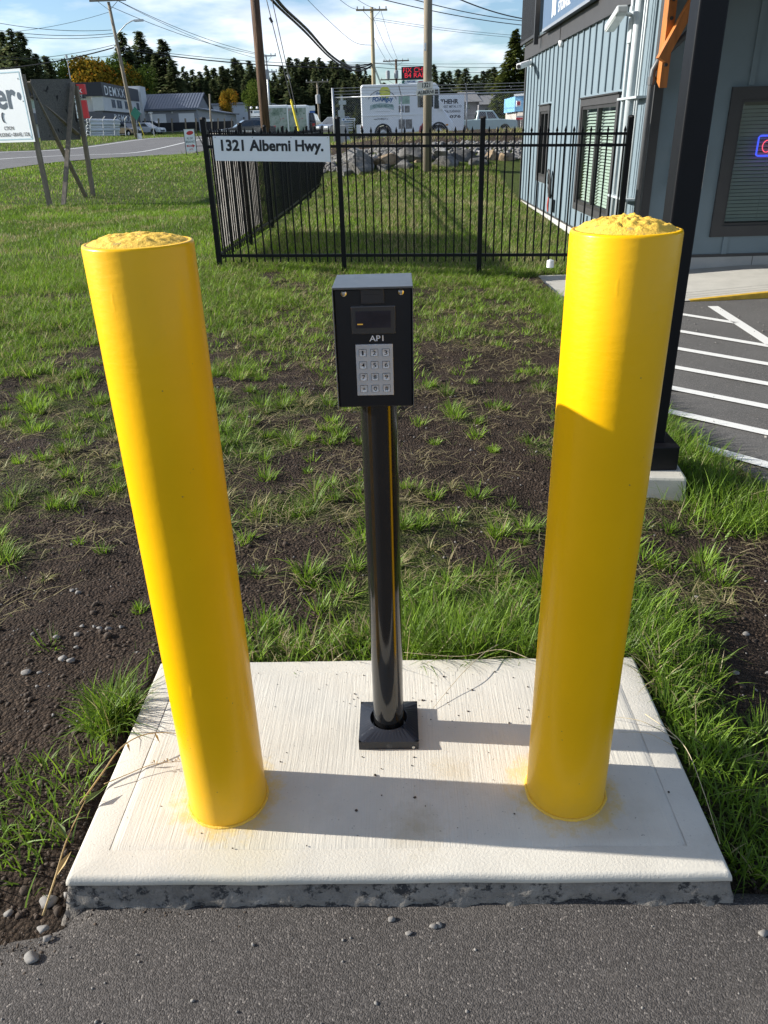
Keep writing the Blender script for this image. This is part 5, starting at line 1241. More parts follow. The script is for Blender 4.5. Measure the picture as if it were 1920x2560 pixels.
# white box body of the sheet-metal truck beyond
TY = 60.0; tb = thing('box_truck', 'white box truck body with black sheet-metal lettering beyond the step van', 'truck', gpz(1120, 345, TY)); tz = tb.location.z
X0 = at(1060, 300, TY).x; X1 = at(1160, 300, TY).x; Z0 = at(1140, 328, TY).z; Z1 = at(1140, 236, TY).z
b_ = B(); b_.box(X0, X1, TY, TY+2.4, Z0, Z1); b_.build('box_body', WV, tb, bevel=.03, world=True)
b_ = B(); b_.box(X0, X1-.05, TY+.3, TY+2.1, Z0-.22, Z0-.002); b_.build('chassis', TYRE, tb, world=True)
def tt(s, u0, u1, v, hpx, m_=INK, bold=.01): a = at(u0, v, TY); c = at(u1, v, TY); text('lettering', s, (a.x, TY-.004, a.z), (1, 0, 0), (0, 0, 1), c.x-a.x, m_, tb, height=hpx/2350*TY, bold=bold, depth=.004)
tt('THEHR', 1101, 1146, 260, 11, INK, .04); tt('SHEET METAL LTD', 1104, 1154, 270, 6, DGR); tt('METAL FLASHINGS', 1106, 1151, 282, 6, INK); tt('076', 1124, 1152, 295, 7, INK, .03)
for wx in (X0+.8, X1-.9):
    b_ = B(); b_.lathe([(.25, -.12), (.42, -.12), (.45, -.06), (.45, .06), (.42, .12)], (wx, TY+.25, Z0-.22), 18, 'Y'); b_.build('wheel', TYRE, tb, world=True)
    b_ = B(); b_.lathe([(.25, -.12), (.42, -.12), (.45, -.06), (.45, .06), (.42, .12)], (wx, TY+2.1, Z0-.22), 18, 'Y'); b_.build('wheel', TYRE, tb, world=True)
# the others
car('black hatchback parked beside a white car by the leaning pole', gp(347, 341, 104), rad(-18), (.012, .012, .014), 'hatch').rotation_euler.z = rad(150)
for lab, u, v, Y, rz, colr, kd in (('white car parked behind the black hatchback', 408, 337, 108, 165, (.62, .63, .64), 'sedan'), ('dark blue car parked before the black yard fence', 420, 327, 118, 165, (.03, .05, .07), 'hatch'),
    ('grey pickup facing the road under the black-framed sign', 628, 338, 82, 78, (.16, .18, .18), 'pickup'), ('dark car roof behind the fence beside the white banner', 552, 345, 70, 20, (.03, .032, .035), 'sedan'), ('black passenger van seen from behind on the highway', 783, 336, 82, -92, (.015, .015, .02), 'van'),
    ('silver-grey hatchback turning beside the black van', 806, 340, 72, 60, (.12, .125, .13), 'hatch'), ('dark car behind the silver-grey hatchback', 815, 325, 96, 70, (.02, .022, .025), 'sedan'), ('pale green pickup parked before the light blue shop', 1288, 338, 66, 180, (.42, .52, .50), 'pickup')):
    t = car(lab, (0, 0, 0), 0, colr, kd); p = at(u, v, Y); t.location = (p.x, Y, float(hbase(p.x, Y))); t.rotation_euler.z = rad(rz)

# ------------------------------------------------------------------ buildings and signs across the highway
def frame_thing(name, label, cat, corner, along, Yz=None):
    """thing whose local x runs from corner towards along (world points), y away"""
    a = Vector(corner); d = Vector(along)-a; return thing(name, label, cat, tuple(a), math.atan2(d.y, d.x)), d.xy.length
PW = mat('stucco_pale', (.55, .55, .54), .8, .06, 1); NAVY = mat('fascia_navy', (.018, .020, .030), .5, .1); WGL = glass_mat('far_glass', (.05, .07, .07), .08)
cb = at(249, 342, 104); ce = at(352, 338, 126); cb.z = 1.55; ce.z = 1.55
dm, L_ = frame_thing('shop_building', 'two-storey pale shop with navy fascia and white lettering across the highway', 'building', cb, ce)
Ht = 7.35-1.55
b_ = B(); b_.box(.0, L_, .0, 14, 0, Ht); b_.box(-.6, L_, -1.3, .0, Ht*.50, Ht-.05); b_.build('wall', PW, dm, bevel=.02)
b_ = B(); b_.box(-.75, L_-4, -1.45, -1.31, Ht-1.35, Ht+.12); b_.box(-.75, -.61, -1.31, 12, Ht-1.35, Ht+.12); b_.build('fascia', NAVY, dm)
b_ = B(); b_.box(-.4, L_-2, -1.0, -.05, Ht*.50-1.25, Ht*.50-.05); b_.box(-.55, -.41, -1.0, 10, Ht*.50-1.25, Ht*.50-.05); b_.build('canopy', mat('canopy_grey', (.10, .10, .115), .6), dm)
b_ = B(); b_.box(L_-3.2, L_+.2, -1.6, 2, 0, Ht+.6); b_.build('end_wall', PW, dm)
M_l = dm
ux = XF[dm.name].to_3x3() @ Vector((1, 0, 0)); uy = Vector((0, 0, 1))
text('lettering', 'DEMXX', XF[dm.name] @ Vector((.2, -1.46, Ht-1.2)), ux, uy, 9.6, SIGNW, dm, height=1.0, bold=.005, depth=.03, spacing=1.25)
text('lettering', 'DEMXX', XF[dm.name] @ Vector((4.5, -1.01, Ht*.50-1.1)), ux, uy, 9.0, SIGNW, dm, height=.8, bold=.005, depth=.03, spacing=1.25)
for wx, ww in ((3.0, 2.0), (5.6, 2.6), (9.6, 2.0), (16.2, 1.8)):
    b_ = B(); b_.box(wx, wx+ww, -1.34, -1.302, Ht*.56, Ht*.74); w_ = b_.build('window', OFFW, dm); b_ = B(); b_.box(wx+.12, wx+ww*.48, -1.36, -1.341, Ht*.57, Ht*.73); b_.build('pane', WGL, w_); b_ = B(); b_.box(wx+ww*.53, wx+ww-.12, -1.36, -1.341, Ht*.57, Ht*.73); b_.build('pane', WGL, w_)
for wy in (1.0, 5.5):
    b_ = B(); b_.box(-.64, -.602, wy, wy+3.2, Ht*.57, Ht*.74) if False else b_.box(-.04, -.002, wy, wy+3.2, Ht*.57, Ht*.74); w_ = b_.build('window', OFFW, dm); b_ = B(); b_.box(-.06, -.041, wy+.12, wy+1.9, Ht*.58, Ht*.73); b_.build('pane', mat('curtained_glass', (.36, .45, .41), .2), w_); b_ = B(); b_.box(-.06, -.041, wy+2.02, wy+3.05, Ht*.58, Ht*.73); b_.build('pane', mat('curtained_glass', (.36, .45, .41), .2), w_)
for wx in (8.5, 11.0, 14.5):
    b_ = B(); b_.box(wx, wx+1.5, -.04, -.002, .1, 2.1); d_ = b_.build('door', OFFW, dm); b_ = B(); b_.box(wx+.15, wx+1.35, -.06, -.041, .25, 2.0); b_.build('pane', WGL, d_)
b_ = B(); b_.cyl((6, 4, Ht), (6, 4, Ht+3.2), .05, n=6); b_.cyl((6, 4, Ht+3.2), (6, 4, Ht+3.5), .14, n=8); b_.build('antenna', INSUL, dm)
# red pylon sign
pyY = 92; py = thing('pylon_sign', 'red and white pylon shop sign beside the plywood panel', 'sign', gpz(210, 350, pyY)); 
def pbox(parent, u0, v0, u1, v1, Y, d, m_, nm, bev=0): a = at(u0, v1, Y); c = at(u1, v0, Y); b_ = B(); b_.box(a.x, c.x, Y, Y+d, a.z, c.z); return b_.build(nm, m_, parent, world=True, bevel=bev)
pbox(py, 190, 210, 209, 236, pyY, .5, RED, 'upper_panel'); pbox(py, 205, 250, 213, 296, pyY-.02, .45, RED, 'side_strip'); pbox(py, 178, 252, 204, 296, pyY, .4, SIGNW, 'lower_panel'); pbox(py, 170, 236, 210, 247, pyY-.03, .4, INK, 'name_strip'); pbox(py, 178, 210, 190.2, 236, pyY, .48, RED, 'upper_panel'); pbox(py, 180, 296, 206, 350, pyY+.1, .3, FRAME, 'plinth')
def ptext(parent, s, u0, u1, v, hpx, Y, m_, bold=.01, dep=.02): a = at(u0, v, Y); c = at(u1, v, Y); text('lettering', s, (a.x, Y, a.z), (1, 0, 0), (0, 0, 1), c.x-a.x, m_, parent, height=hpx/2350*Y, bold=bold, depth=dep)
ptext(py, 'XX', 187, 206, 233, 10, pyY, SIGNW, .02); ptext(py, 'DIRECT', 184, 207, 245, 7, pyY-.03, SIGNW); ptext(py, 'RE', 189, 199, 263, 6, pyY, INK); ptext(py, 'ON', 192, 202, 280, 5, pyY, INK); ptext(py, 'TS', 194, 203, 291, 5, pyY, INK)
# stacked pipes behind wire fencing
PIPW = mat('pipe_white', (.62, .63, .64), .4, .05)
pb_ = B(); pb_.lathe([(.155, 0), (.18, 0), (.18, 5.6), (.155, 5.6), (.155, 0)], n=16, axis='Y'); ppo = None
for r in range(6):
    for k in range(5):
        p = at(221+k*3.6-(r % 2)*1.5, 340-r*7.6, 84+k*.36); q = at(286, 340-r*7.6, 86)
        loc = (p.x, p.y, max(p.z, 1.3)); rz_ = rad(-7)
        if ppo is None: ppo = pb_.build('plastic_pipe', PIPW, smooth=True); o = ppo
        else: o = place(ppo)
        o.location = loc; o.rotation_euler = (0, 0, rz_); tag(o, 'white plastic pipe in the stack behind wire fencing across the road', 'pipe', 'stacked white plastic pipes')
pf_ = thing('wire_fence', 'wire fence with angled barbed arms in front of the stacked pipes', 'fence', gpz(240, 345, 82))
for u in (190, 228, 260, 288, 315):
    a = at(u, 348, 82); c = at(u-3, 298, 82); b_ = B(); b_.cyl(a, c, .04, n=8); b_.build('post', GALV, pf_, world=True); b_ = B(); b_.beam(c, at(u+2, 291, 81.8), .05, .04); b_.build('barb_arm', GALV, pf_, world=True)
for v in (300, 318, 336): b_ = B(); b_.tube([at(190, v+2, 82), at(315, v, 82)], .02, 5); b_.build('strand', GALV, pf_, world=True)
# green diamond sign (seen from its back) and street-name sign
gd = thing('diamond_sign', 'green diamond road sign beside the leaning pole', 'sign', gpz(346, 348, 72)); DGRN = mat('sign_green', (.03, .20, .13), .5)
c = at(339, 284, 72); s_ = .44; b_ = B(); b_.prism([(0, -s_*1.2), (s_, 0), (0, s_*1.2), (-s_, 0)], c, (1, 0, 0), (0, 0, 1), (0, .02, 0)); b_.build('panel', DGRN, gd, world=True); b_ = B(); b_.beam(at(346, 350, 72.03), at(338, 272, 72.03), .05, .04); b_.build('post', GALV, gd, world=True)
sn = thing('street_name_sign', 'small street-name blade on a thin post before the garage doors', 'sign', gpz(386, 338, 80)); b_ = B(); b_.cyl(at(386, 340, 80), at(377, 280, 80), .03, n=8); b_.build('post', GALV, sn, world=True); pbox(sn, 371, 280, 381, 284, 79.9, .03, GALV, 'blade')
# white marker box and yellow post near the pole
mk = at(350, 348, 72.5); b_ = B(); b_.box(-.16, .16, -.1, .1, 0, .42); b_.box(-.17, .17, -.11, .11, .42, .45); tag(b_.build('utility_box', CAMW, origin=(mk.x, 72.5, mk.z)), 'small white utility box at the foot of the leaning pole', 'box')
mk = at(360, 338, 73); b_ = B(); b_.cyl((0, 0, 0), Vector((-.28, 0, 1.0)), .03, .03, 8); b_.cyl((-.28, 0, 1.0), (-.285, 0, 1.02), .034, .01, 8); tag(b_.build('marker_post', mat('guard_yellow', (.7, .5, .02), .5), origin=(mk.x, 73, mk.z)), 'thin yellow marker post in front of the black hatchback', 'post')
# grey garage with two white doors
MET = mat('roof_metal_slate', (.10, .115, .145), .45, .06, 2); GW = mat('garage_wall', (.29, .30, .32), .8, .05)
a = at(358, 330, 124); c = at(497, 326, 124); a.z = c.z = 1.65; Lg = c.x-a.x; ez = at(420, 271, 124).z-1.65; rz_ = at(420, 236, 128).z-1.65
gg = thing('garage_building', 'grey garage with slate metal roof and two white roller doors', 'building', tuple(a), 0)
b_ = B(); b_.box(0, Lg, 0, 9, 0, ez); b_.prism([(0, ez), (9, ez), (4.5, rz_)], (Lg, 0, 0), (0, 1, 0), (0, 0, 1), (-Lg, 0, 0)); b_.build('wall', GW, gg)
b_ = B(); b_.add([(-.3, -.5, ez-.05), (Lg+.5, -.5, ez-.05), (Lg+.5, 4.5, rz_+.1), (-.3, 4.5, rz_+.1), (Lg+.5, 9.5, ez-.05), (-.3, 9.5, ez-.05)], [(0, 1, 2, 3), (3, 2, 4, 5)]); rf = b_.build('roof', MET, gg)
x = -.25
while x < Lg+.5: b_ = B(); b_.beam((x, -.5, ez-.02), (x, 4.5, rz_+.13), .05, .06); b_.build('roof_rib', MET, rf); x += .42
b_ = B(); b_.box(-.3, Lg+.5, -.56, -.50, ez-.28, ez-.03); b_.build('eave_gutter', MET, gg)
for u0, u1 in ((376, 416), (448, 487)):
    x0 = at(u0, 300, 124).x-a.x; x1 = at(u1, 300, 124).x-a.x; b_ = B(); b_.box(x0, x1, -.05, -.002, .1, ez*.80); d_ = b_.build('roller_door', SIGNW, gg)
    for k in range(3): xx = x0+(x1-x0)*(.12+.29*k); b_ = B(); b_.box(xx, xx+(x1-x0)*.2, -.07, -.051, ez*.30, ez*.40); b_.build('door_pane', WGL, d_)
for u in (363, 430): x0 = at(u, 275, 124).x-a.x; b_ = B(); b_.cyl((x0, -.25, ez-.55), (x0, 0, ez-.45), .12, n=8); b_.build('wall_lamp', CAMW, gg)
# lower wing of the garage
a = at(500, 330, 112); c = at(566, 326, 112); a.z = 1.6; W2 = c.x-a.x
gw = thing('garage_wing', 'low grey lean-to wing with a white door joined to the garage', 'building', tuple(a), 0); h0 = at(500, 272, 112).z-1.6; h1 = at(566, 284, 112).z-1.6
b_ = B(); b_.prism([(0, 0), (W2, 0), (W2, h1), (0, h0)], (0, 0, 0), (1, 0, 0), (0, 0, 1), (0, 8, 0)); b_.build('wall', GW, gw)
b_ = B(); b_.beam((-.2, 4, h0+.1), (W2+.4, 4, h1+.05), 8.8, .14, up=(0, 0, 1)); b_.build('roof', MET, gw)
b_ = B(); b_.box(W2*.15, W2*.55, -.04, -.002, .1, h1*.75); d_ = b_.build('roller_door', SIGNW, gw)
for k in range(2): xx = W2*(.19+.18*k); b_ = B(); b_.box(xx, xx+W2*.13, -.06, -.041, h1*.42, h1*.52); b_.build('door_pane', WGL, d_)
# black hoarding of the yard
hd = thing('yard_fence', 'black screened yard fence with wooden posts in front of the garage', 'fence', gpz(420, 330, 114))
pbox(hd, 362, 304, 512, 330, 114, .06, mat('screen_black', (.012, .013, .016), .8), 'screen')
for u in (364, 398, 431, 465, 491, 512): b_ = B(); b_.beam(at(u+1, 334, 113.9), at(u-2, 296, 113.9), .18, .18); b_.build('post', PGR, hd, world=True)
hd2 = thing('yard_fence', 'dark slatted yard fence standing before the white warehouse', 'fence', gpz(560, 325, 90)); pbox(hd2, 512, 302, 583, 335, 90, .06, mat('screen_black', (.012, .013, .016), .8), 'screen')
for u in (515, 530, 546, 562, 580): b_ = B(); b_.beam(at(u, 336, 89.9), at(u-1, 296, 89.9), .12, .12); b_.build('post', PGR, hd2, world=True)
# white warehouse
wa = at(533, 330, 135); wz = 1.7; wb_ = thing('warehouse', 'long low white warehouse in front of the dark wood', 'building', (wa.x, 135, wz)); X1 = at(716, 300, 135).x
b_ = B(); hA = at(533, 263, 135).z; hB = at(680, 257, 135).z; b_.prism([(wa.x, wz), (X1, wz), (X1, hB-1.0), (at(672, 300, 135).x, hB), (wa.x, hA)], (0, 135, 0), (1, 0, 0), (0, 0, 1), (0, 22, 0)); b_.build('wall', mat('warehouse_white', (.52, .55, .58), .7, .04, .5), wb_, world=True)
b_ = B(); b_.beam((wa.x-.3, 134.9, hA+.1), (at(672, 300, 135).x, 134.9, hB+.1), .3, .25); b_.beam((at(672, 300, 135).x, 134.9, hB+.1), (X1+.2, 134.9, hB-.9), .3, .25); b_.build('roof_edge', GW, wb_, world=True)
pbox(wb_, 608, 293, 611, 297, 134.9, .08, FRAME, 'vent')
# framed signboard with lamps
fs_ = thing('framed_signboard', 'white signboard in a black timber frame with two lamps beside the brown pole', 'sign', gpz(638, 330, 78)); YS = 78
for u in (623, 654): b_ = B(); b_.beam(at(u+2, 335, YS), at(u-1, 266, YS), .18, .18); b_.build('post', FRAME, fs_, world=True)
pbox(fs_, 616, 265, 660, 267.5, YS-.05, .2, FRAME, 'cap_beam'); pbox(fs_, 624, 272, 655, 274, YS, .1, FRAME, 'cross_bar'); pbox(fs_, 624.5, 275, 654, 291, YS+.02, .06, SIGNW, 'panel'); pbox(fs_, 624, 291, 655, 293, YS, .1, FRAME, 'cross_bar')
for u in (628, 643): p = at(u, 269, YS-.1); b_ = B(); b_.lathe([(.001, .1), (.09, .06), (.12, -.06), (.001, -.1)], tuple(p), 10); b_.build('lamp', CAMW, fs_, world=True)
pbox(fs_, 627, 277, 631, 283, YS+.0, .03, INK, 'emblem'); pbox(fs_, 635, 278, 650, 282.5, YS+.0, .03, mat('sign_blue_grey', (.25, .32, .38), .5), 'print_block')
# mural lockers
def mural():
    m, nt, b = _nt('mural_print'); v = _coords(nt)
    c = _ramp(nt, _noise(nt, v, .9, 5, .7), [(.36, (.07, .12, .08)), (.44, (.20, .26, .20)), (.52, (.34, .38, .33)), (.68, (.42, .44, .40))])
    c = _mix(nt, _ramp(nt, _noise(nt, v, 2.3, 3, .5), [(.63, 0.0), (.67, .8)]), c, (.38, .10, .12))
    c = _mix(nt, _ramp(nt, _noise(nt, v, 1.7, 3, .5), [(.64, 0.0), (.68, .8)]), c, (.06, .15, .09)); nt.links.new(c, b.inputs['Base Color']); b.inputs['Roughness'].default_value = .5; return m
MUR = mural()
for (u0, u1, lab) in ((674, 719, 'left white-topped mural cabinet, nearer the brown pole'), (721, 767, 'right white-topped mural cabinet, crossed by the yellow guy guard')):
    Ym = 76; t = thing('mural_cabinet', lab, 'cabinet', gpz((u0+u1)/2, 332, Ym), 0, 'mural cabinets')
    a = at(u0, 336, Ym); c = at(u1, 262, Ym); b_ = B(); b_.box(a.x, c.x, Ym, Ym+2.2, a.z, c.z); b_.build('shell', WVR, t, world=True, bevel=.09, bseg=3); pbox(t, u0+3, 269, u1-3, 330, Ym-.02, .03, MUR, 'mural_panel')
bsn = thing('blue_white_sign', 'white over blue sign board behind the black van', 'sign', gpz(777, 330, 92)); pbox(bsn, 766.5, 264, 787, 277, 92, .1, SIGNW, 'upper_panel'); pbox(bsn, 766.5, 277, 787, 286, 92, .1, mat('sign_blue', (.04, .12, .36), .5), 'lower_panel'); pbox(bsn, 775, 286, 778, 330, 92.03, .06, GALV, 'post'); pbox(bsn, 769, 267, 773, 273, 91.97, .02, mat('sign_blue', (.04, .12, .36), .5), 'emblem')
# little signs beyond the chain-link corner
for (u0, v0, u1, v1, Y, lab, s) in ((847, 251, 865, 262, 70, 'small grey sign on a post high behind the chain link', ''), (846, 275, 861, 296, 68, 'upright pale sign behind the chain link', ''), (854, 295, 888, 303, 46, 'white dealer strip sign low behind the chain link', 'AUTO PARTS')):
    t = thing('small_sign', lab, 'sign', gpz((u0+u1)/2, 335, Y)); pbox(t, u0, v0, u1, v1, Y, .05, SIGNW if v0 > 290 else mat('sign_grey', (.42, .45, .46), .5), 'panel')
    for u in (u0+2, u1-2) if v0 > 290 else ((u0+u1)/2,): pbox(t, u-.6, v1-1 if v0 > 290 else v0-12, u+.6, 336, Y+.055, .05, GALV, 'post')
    if s:
        for k in range(4): pbox(t, 857, 305+k*6, 882, 308.5+k*6, Y, .05, mat('sign_grey', (.42, .45, .46), .5), 'plank')
        pbox(t, 866, 297.5, 885, 300, Y-.02, .02, INK, 'print_strip'); pbox(t, 857, 297, 861, 301, Y-.02, .02, mat('sign_blue', (.04, .12, .36), .5), 'emblem')
# red LED board with the autoglass panel
LY = 82; ld = thing('led_sign', 'black LED board reading in red over a white autoglass panel', 'sign', gpz(1040, 330, LY))
pbox(ld, 1004, 165, 1078, 200, LY, .5, INK, 'led_board'); LRED = mat('led_red', (.5, .02, .03), .5, emit=(1.0, .04, .07), estr=.42)
ptext(ld, 'FIX CHIPS', 1008, 1082-6, 181.5, 11, LY, LRED, -.006); ptext(ld, 'B4 RAIN', 1012, 1071, 194.5, 11, LY, LRED, -.006)
pbox(ld, 1004, 200.5, 1042, 213, LY+.05, .4, SIGNW, 'name_panel'); pbox(ld, 1043, 200.5, 1078, 213, LY+.05, .4, SIGNW, 'side_panel'); ptext(ld, 'GATOR', 1017, 1038, 206, 4.6, LY+.05, DBL, .02); ptext(ld, 'AUTOGLASS', 1015, 1040, 212, 4, LY+.05, DBL, .02)
c = at(1009, 206.5, LY); b_ = B(); b_.prism([(-.14, -.16), (.1, -.2), (.16, -.05), (.02, .0), (.12, .14), (-.06, .2), (-.14, .05)], (c.x, LY+.05, c.z), (1, 0, 0), (0, 0, 1), (0, -.03, 0)); b_.build('emblem', DGN, ld, world=True)
pbox(ld, 1046, 203, 1057, 210, LY+.03, .02, RED, 'side_emblem'); pbox(ld, 1036, 213, 1046, 335, LY+.15, .35, FRAME, 'pylon')
# grey house and light blue shop
hs_ = thing('grey_house', 'grey two-storey house with small dark windows behind the chain link', 'building', gpz(1200, 330, 92)); YH = 92
ROOFG = mat('house_roof', (.16, .155, .15), .8)
a = at(1150, 325, YH); b_ = B(); b_.box(at(1150, 325, YH).x, at(1200, 325, YH).x, YH, YH+9, .8, at(1200, 252, YH).z); b_.box(at(1196, 325, YH-2).x, at(1262, 325, YH-2).x, YH-1.5, YH+6, .8, at(1230, 262, YH).z); b_.build('wall', mat('house_grey', (.30, .29, .29), .8), hs_, world=True)
b_ = B(); za = at(1200, 254, YH).z; zr = at(1170, 236, YH).z; b_.add([(at(1145, 300, YH).x, YH-.6, za), (at(1204, 300, YH).x, YH-.6, za), (at(1195, 300, YH).x, YH+4.5, zr+.4), (at(1150, 300, YH).x, YH+4.5, zr+.4)], [(0, 1, 2, 3)]); zc = at(1230, 262, YH).z
b_.add([(at(1193, 300, YH).x, YH-2.1, zc), (at(1265, 300, YH).x, YH-2.1, zc), (at(1258, 300, YH).x, YH+3, zc+1.0), (at(1198, 300, YH).x, YH+3, zc+1.0)], [(0, 1, 2, 3)]); b_.build('roof', ROOFG, hs_, world=True)
for u0, v0, u1, v1, Y in ((1162, 260, 1175, 272, YH-.05), (1212, 272, 1220, 287, YH-1.55)): pbox(hs_, u0, v0, u1, v1, Y, .04, WGL, 'window')
pbox(hs_, 1158, 286, 1208, 288.5, YH-1.9, .3, TRIM, 'porch_beam'); pbox(hs_, 1159, 300, 1192, 328, YH-1.2, 1.0, mat('container_green', (.03, .06, .055), .6), 'porch_screen')
bl = thing('blue_shop', 'light blue shop with awning and small lit-box signs beyond the office', 'building', gpz(1310, 330, 72)); YB = 72
LB = mat('shop_blue', (.17, .38, .60), .6, .03)
a = at(1284, 331, YB); b_ = B(); b_.box(a.x+.3, a.x+9, YB+1, YB+8, .7, at(1284, 275, YB).z); b_.build('wall', mat('shop_cream', (.42, .38, .34), .8), bl, world=True)
z1 = at(1285, 241, YB).z; z0 = at(1284, 279, YB).z; b_ = B(); b_.add([(a.x, YB, z0), (a.x+8, YB-2, z0), (a.x+8, YB-2, z1+.3), (a.x, YB, z1), (a.x, YB+7, z0), (a.x+8, YB+7, z0), (a.x+8, YB+7, z1+.3), (a.x, YB+7, z1)], [(0, 1, 2, 3), (4, 7, 6, 5), (0, 3, 7, 4), (1, 5, 6, 2), (3, 2, 6, 7), (0, 4, 5, 1)]); b_.build('parapet', LB, bl, world=True)
b_ = B(); b_.beam((a.x-.1, YB-.05, z1+.08), (a.x+8, YB-2.05, z1+.38), .3, .16); b_.build('parapet_cap', WVR, bl, world=True)
pbox(bl, 1291, 251, 1303, 266, YB-.45, .3, SIGNW, 'box_sign'); c = at(1297, 258.5, YB-.45); b_ = B(); b_.prism([(.13*math.cos(t), .15*math.sin(t)) for t in np.linspace(0, 6.283, 14, endpoint=False)], c, (1, 0, 0), (0, 0, 1), (0, -.03, 0)); b_.build('box_sign_emblem', RED, bl, world=True)
pbox(bl, 1313, 249, 1330, 263, YB-.9, .3, SIGNW, 'box_sign'); pbox(bl, 1320, 249, 1321.5, 263, YB-.93, .02, INK, 'box_sign_bar'); pbox(bl, 1313, 255, 1330, 256.5, YB-.93, .02, INK, 'box_sign_bar')
b_ = B(); p0 = at(1294, 281, YB); p1 = at(1290, 294, YB-1.2); b_.add([(p0.x, YB-.1, p0.z), (p0.x+4, YB-1, p0.z), (p1.x+4.4, YB-2, p1.z), (p1.x, YB-1.2, p1.z)], [(0, 1, 2, 3)]); b_.build('awning', mat('awning_cream', (.55, .48, .40), .7), bl, world=True)
b_ = B(); b_.beam((p1.x, YB-1.21, p1.z-.08), (p1.x+4.4, YB-2.01, p1.z-.08), .02, .16); b_.build('awning_valance', RED, bl, world=True)
for u in (1301, 1311): pbox(bl, u, 290, u+2, 332, YB-.8, .12, OFFW, 'porch_post')
# concrete barrier block beside the chain link corner
bk = at(861, 375, 31); b_ = B(); b_.prism([(-.22, 0), (.22, 0), (.22, .15), (.12, .42), (.12, .75), (-.12, .75), (-.12, .42), (-.22, .15)], (0, 0, 0), (1, 0, 0), (0, 0, 1), (0, 1.6, 0)); o = b_.build('barrier_block', C_old, origin=(bk.x, 30.5, .9), bevel=.02); tag(o, 'weathered concrete barrier block at the chain-link corner above the boulders', 'barrier')
# ------------------------------------------------------------------ trees
def leaf_mat(name, stops, trans=.3):
    m, nt, b = _nt(name); nt.nodes.remove(b); v = _coords(nt)
    geo = nt.nodes.new('ShaderNodeAttribute'); geo.attribute_name = 'tint'
    c = _ramp(nt, geo.outputs['Fac'], stops)
    d = nt.nodes.new('ShaderNodeBsdfDiffuse'); t = nt.nodes.new('ShaderNodeBsdfTranslucent'); mx_ = nt.nodes.new('ShaderNodeMixShader'); mx_.inputs[0].default_value = trans
    nt.links.new(c, d.inputs[0]); nt.links.new(c, t.inputs[0]); nt.links.new(d.outputs[0], mx_.inputs[1]); nt.links.new(t.outputs[0], mx_.inputs[2]); nt.links.new(mx_.outputs[0], nt.nodes['Material Output'].inputs[0]); return m
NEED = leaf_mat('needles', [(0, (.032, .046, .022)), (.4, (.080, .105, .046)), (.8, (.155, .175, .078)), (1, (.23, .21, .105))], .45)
CEDAR = leaf_mat('cedar_scales', [(0, (.020, .032, .008)), (.5, (.060, .078, .018)), (1, (.13, .14, .035))], .25)
LEAFG = leaf_mat('leaves_green', [(0, (.025, .045, .010)), (.5, (.07, .105, .02)), (1, (.16, .18, .035))]); LEAFO = leaf_mat('leaves_autumn', [(0, (.06, .06, .012)), (.4, (.20, .15, .02)), (.75, (.36, .20, .02)), (1, (.45, .13, .02))])
BARK = mat('bark', (.06, .045, .035), .9, .3, 6)
def tri_mesh(name, P, F, tint, m):
    me = bpy.data.meshes.new(name); fast_mesh(me, P, F); me.materials.append(m)
    a = me.attributes.new('tint', 'FLOAT', 'POINT'); a.data.foreach_set('value', np.asarray(tint, np.float32)); return me
def conifer_mesh(seed, H=1.0, W=.24, n=170, per=26, m=NEED, droop=.32, ragged=.35):
    r = np.random.default_rng(seed); V = []; T = []
    for k in range(n):
        t = (k+.5)/n; z = .10+.89*t; L = W*((1-t)**.90*.97+.012)*r.uniform(1-ragged, 1.12)
        if r.random() < .16: L *= .4
        an = r.uniform(0, 6.283)
        dirv = np.array([math.cos(an), math.sin(an), 0])
        m_ = max(6, int(per*(.35+L/W)))
        s = r.random(m_)**.75
        p = dirv*(s*L)[:, None]; p[:, 2] += z-droop*L*s**1.6+.10*L*s**4
        sz = (.019+.014*r.random(m_))*(1.15-.45*t)*(1.1-.3*s)*(H**0)
        side = np.array([-dirv[1], dirv[0], 0]); off = r.normal(0, .055*(1-t)+.010, (m_, 1))*(1-.45*s[:, None]); p += side*off; p[:, 2] += r.normal(0, .006, m_)
        a1 = dirv*1.0+side*r.uniform(-.9, .9, (m_, 1)); a1[:, 2] += r.uniform(-.75, .15, m_); a1 /= np.linalg.norm(a1, axis=1)[:, None]
        a2 = np.cross(a1, np.array([0, 0, 1])+r.normal(0, .5, (m_, 3))); a2 /= np.linalg.norm(a2, axis=1)[:, None]+1e-6
        q = np.stack([p-a2*sz[:, None]*.55, p+a1*sz[:, None]*1.7, p+a2*sz[:, None]*.55], 1)
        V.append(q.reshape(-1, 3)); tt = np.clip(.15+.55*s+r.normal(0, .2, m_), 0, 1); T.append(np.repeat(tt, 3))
    V = np.concatenate(V); return tri_mesh('crown', V, np.arange(len(V)).reshape(-1, 3), np.concatenate(T), m)
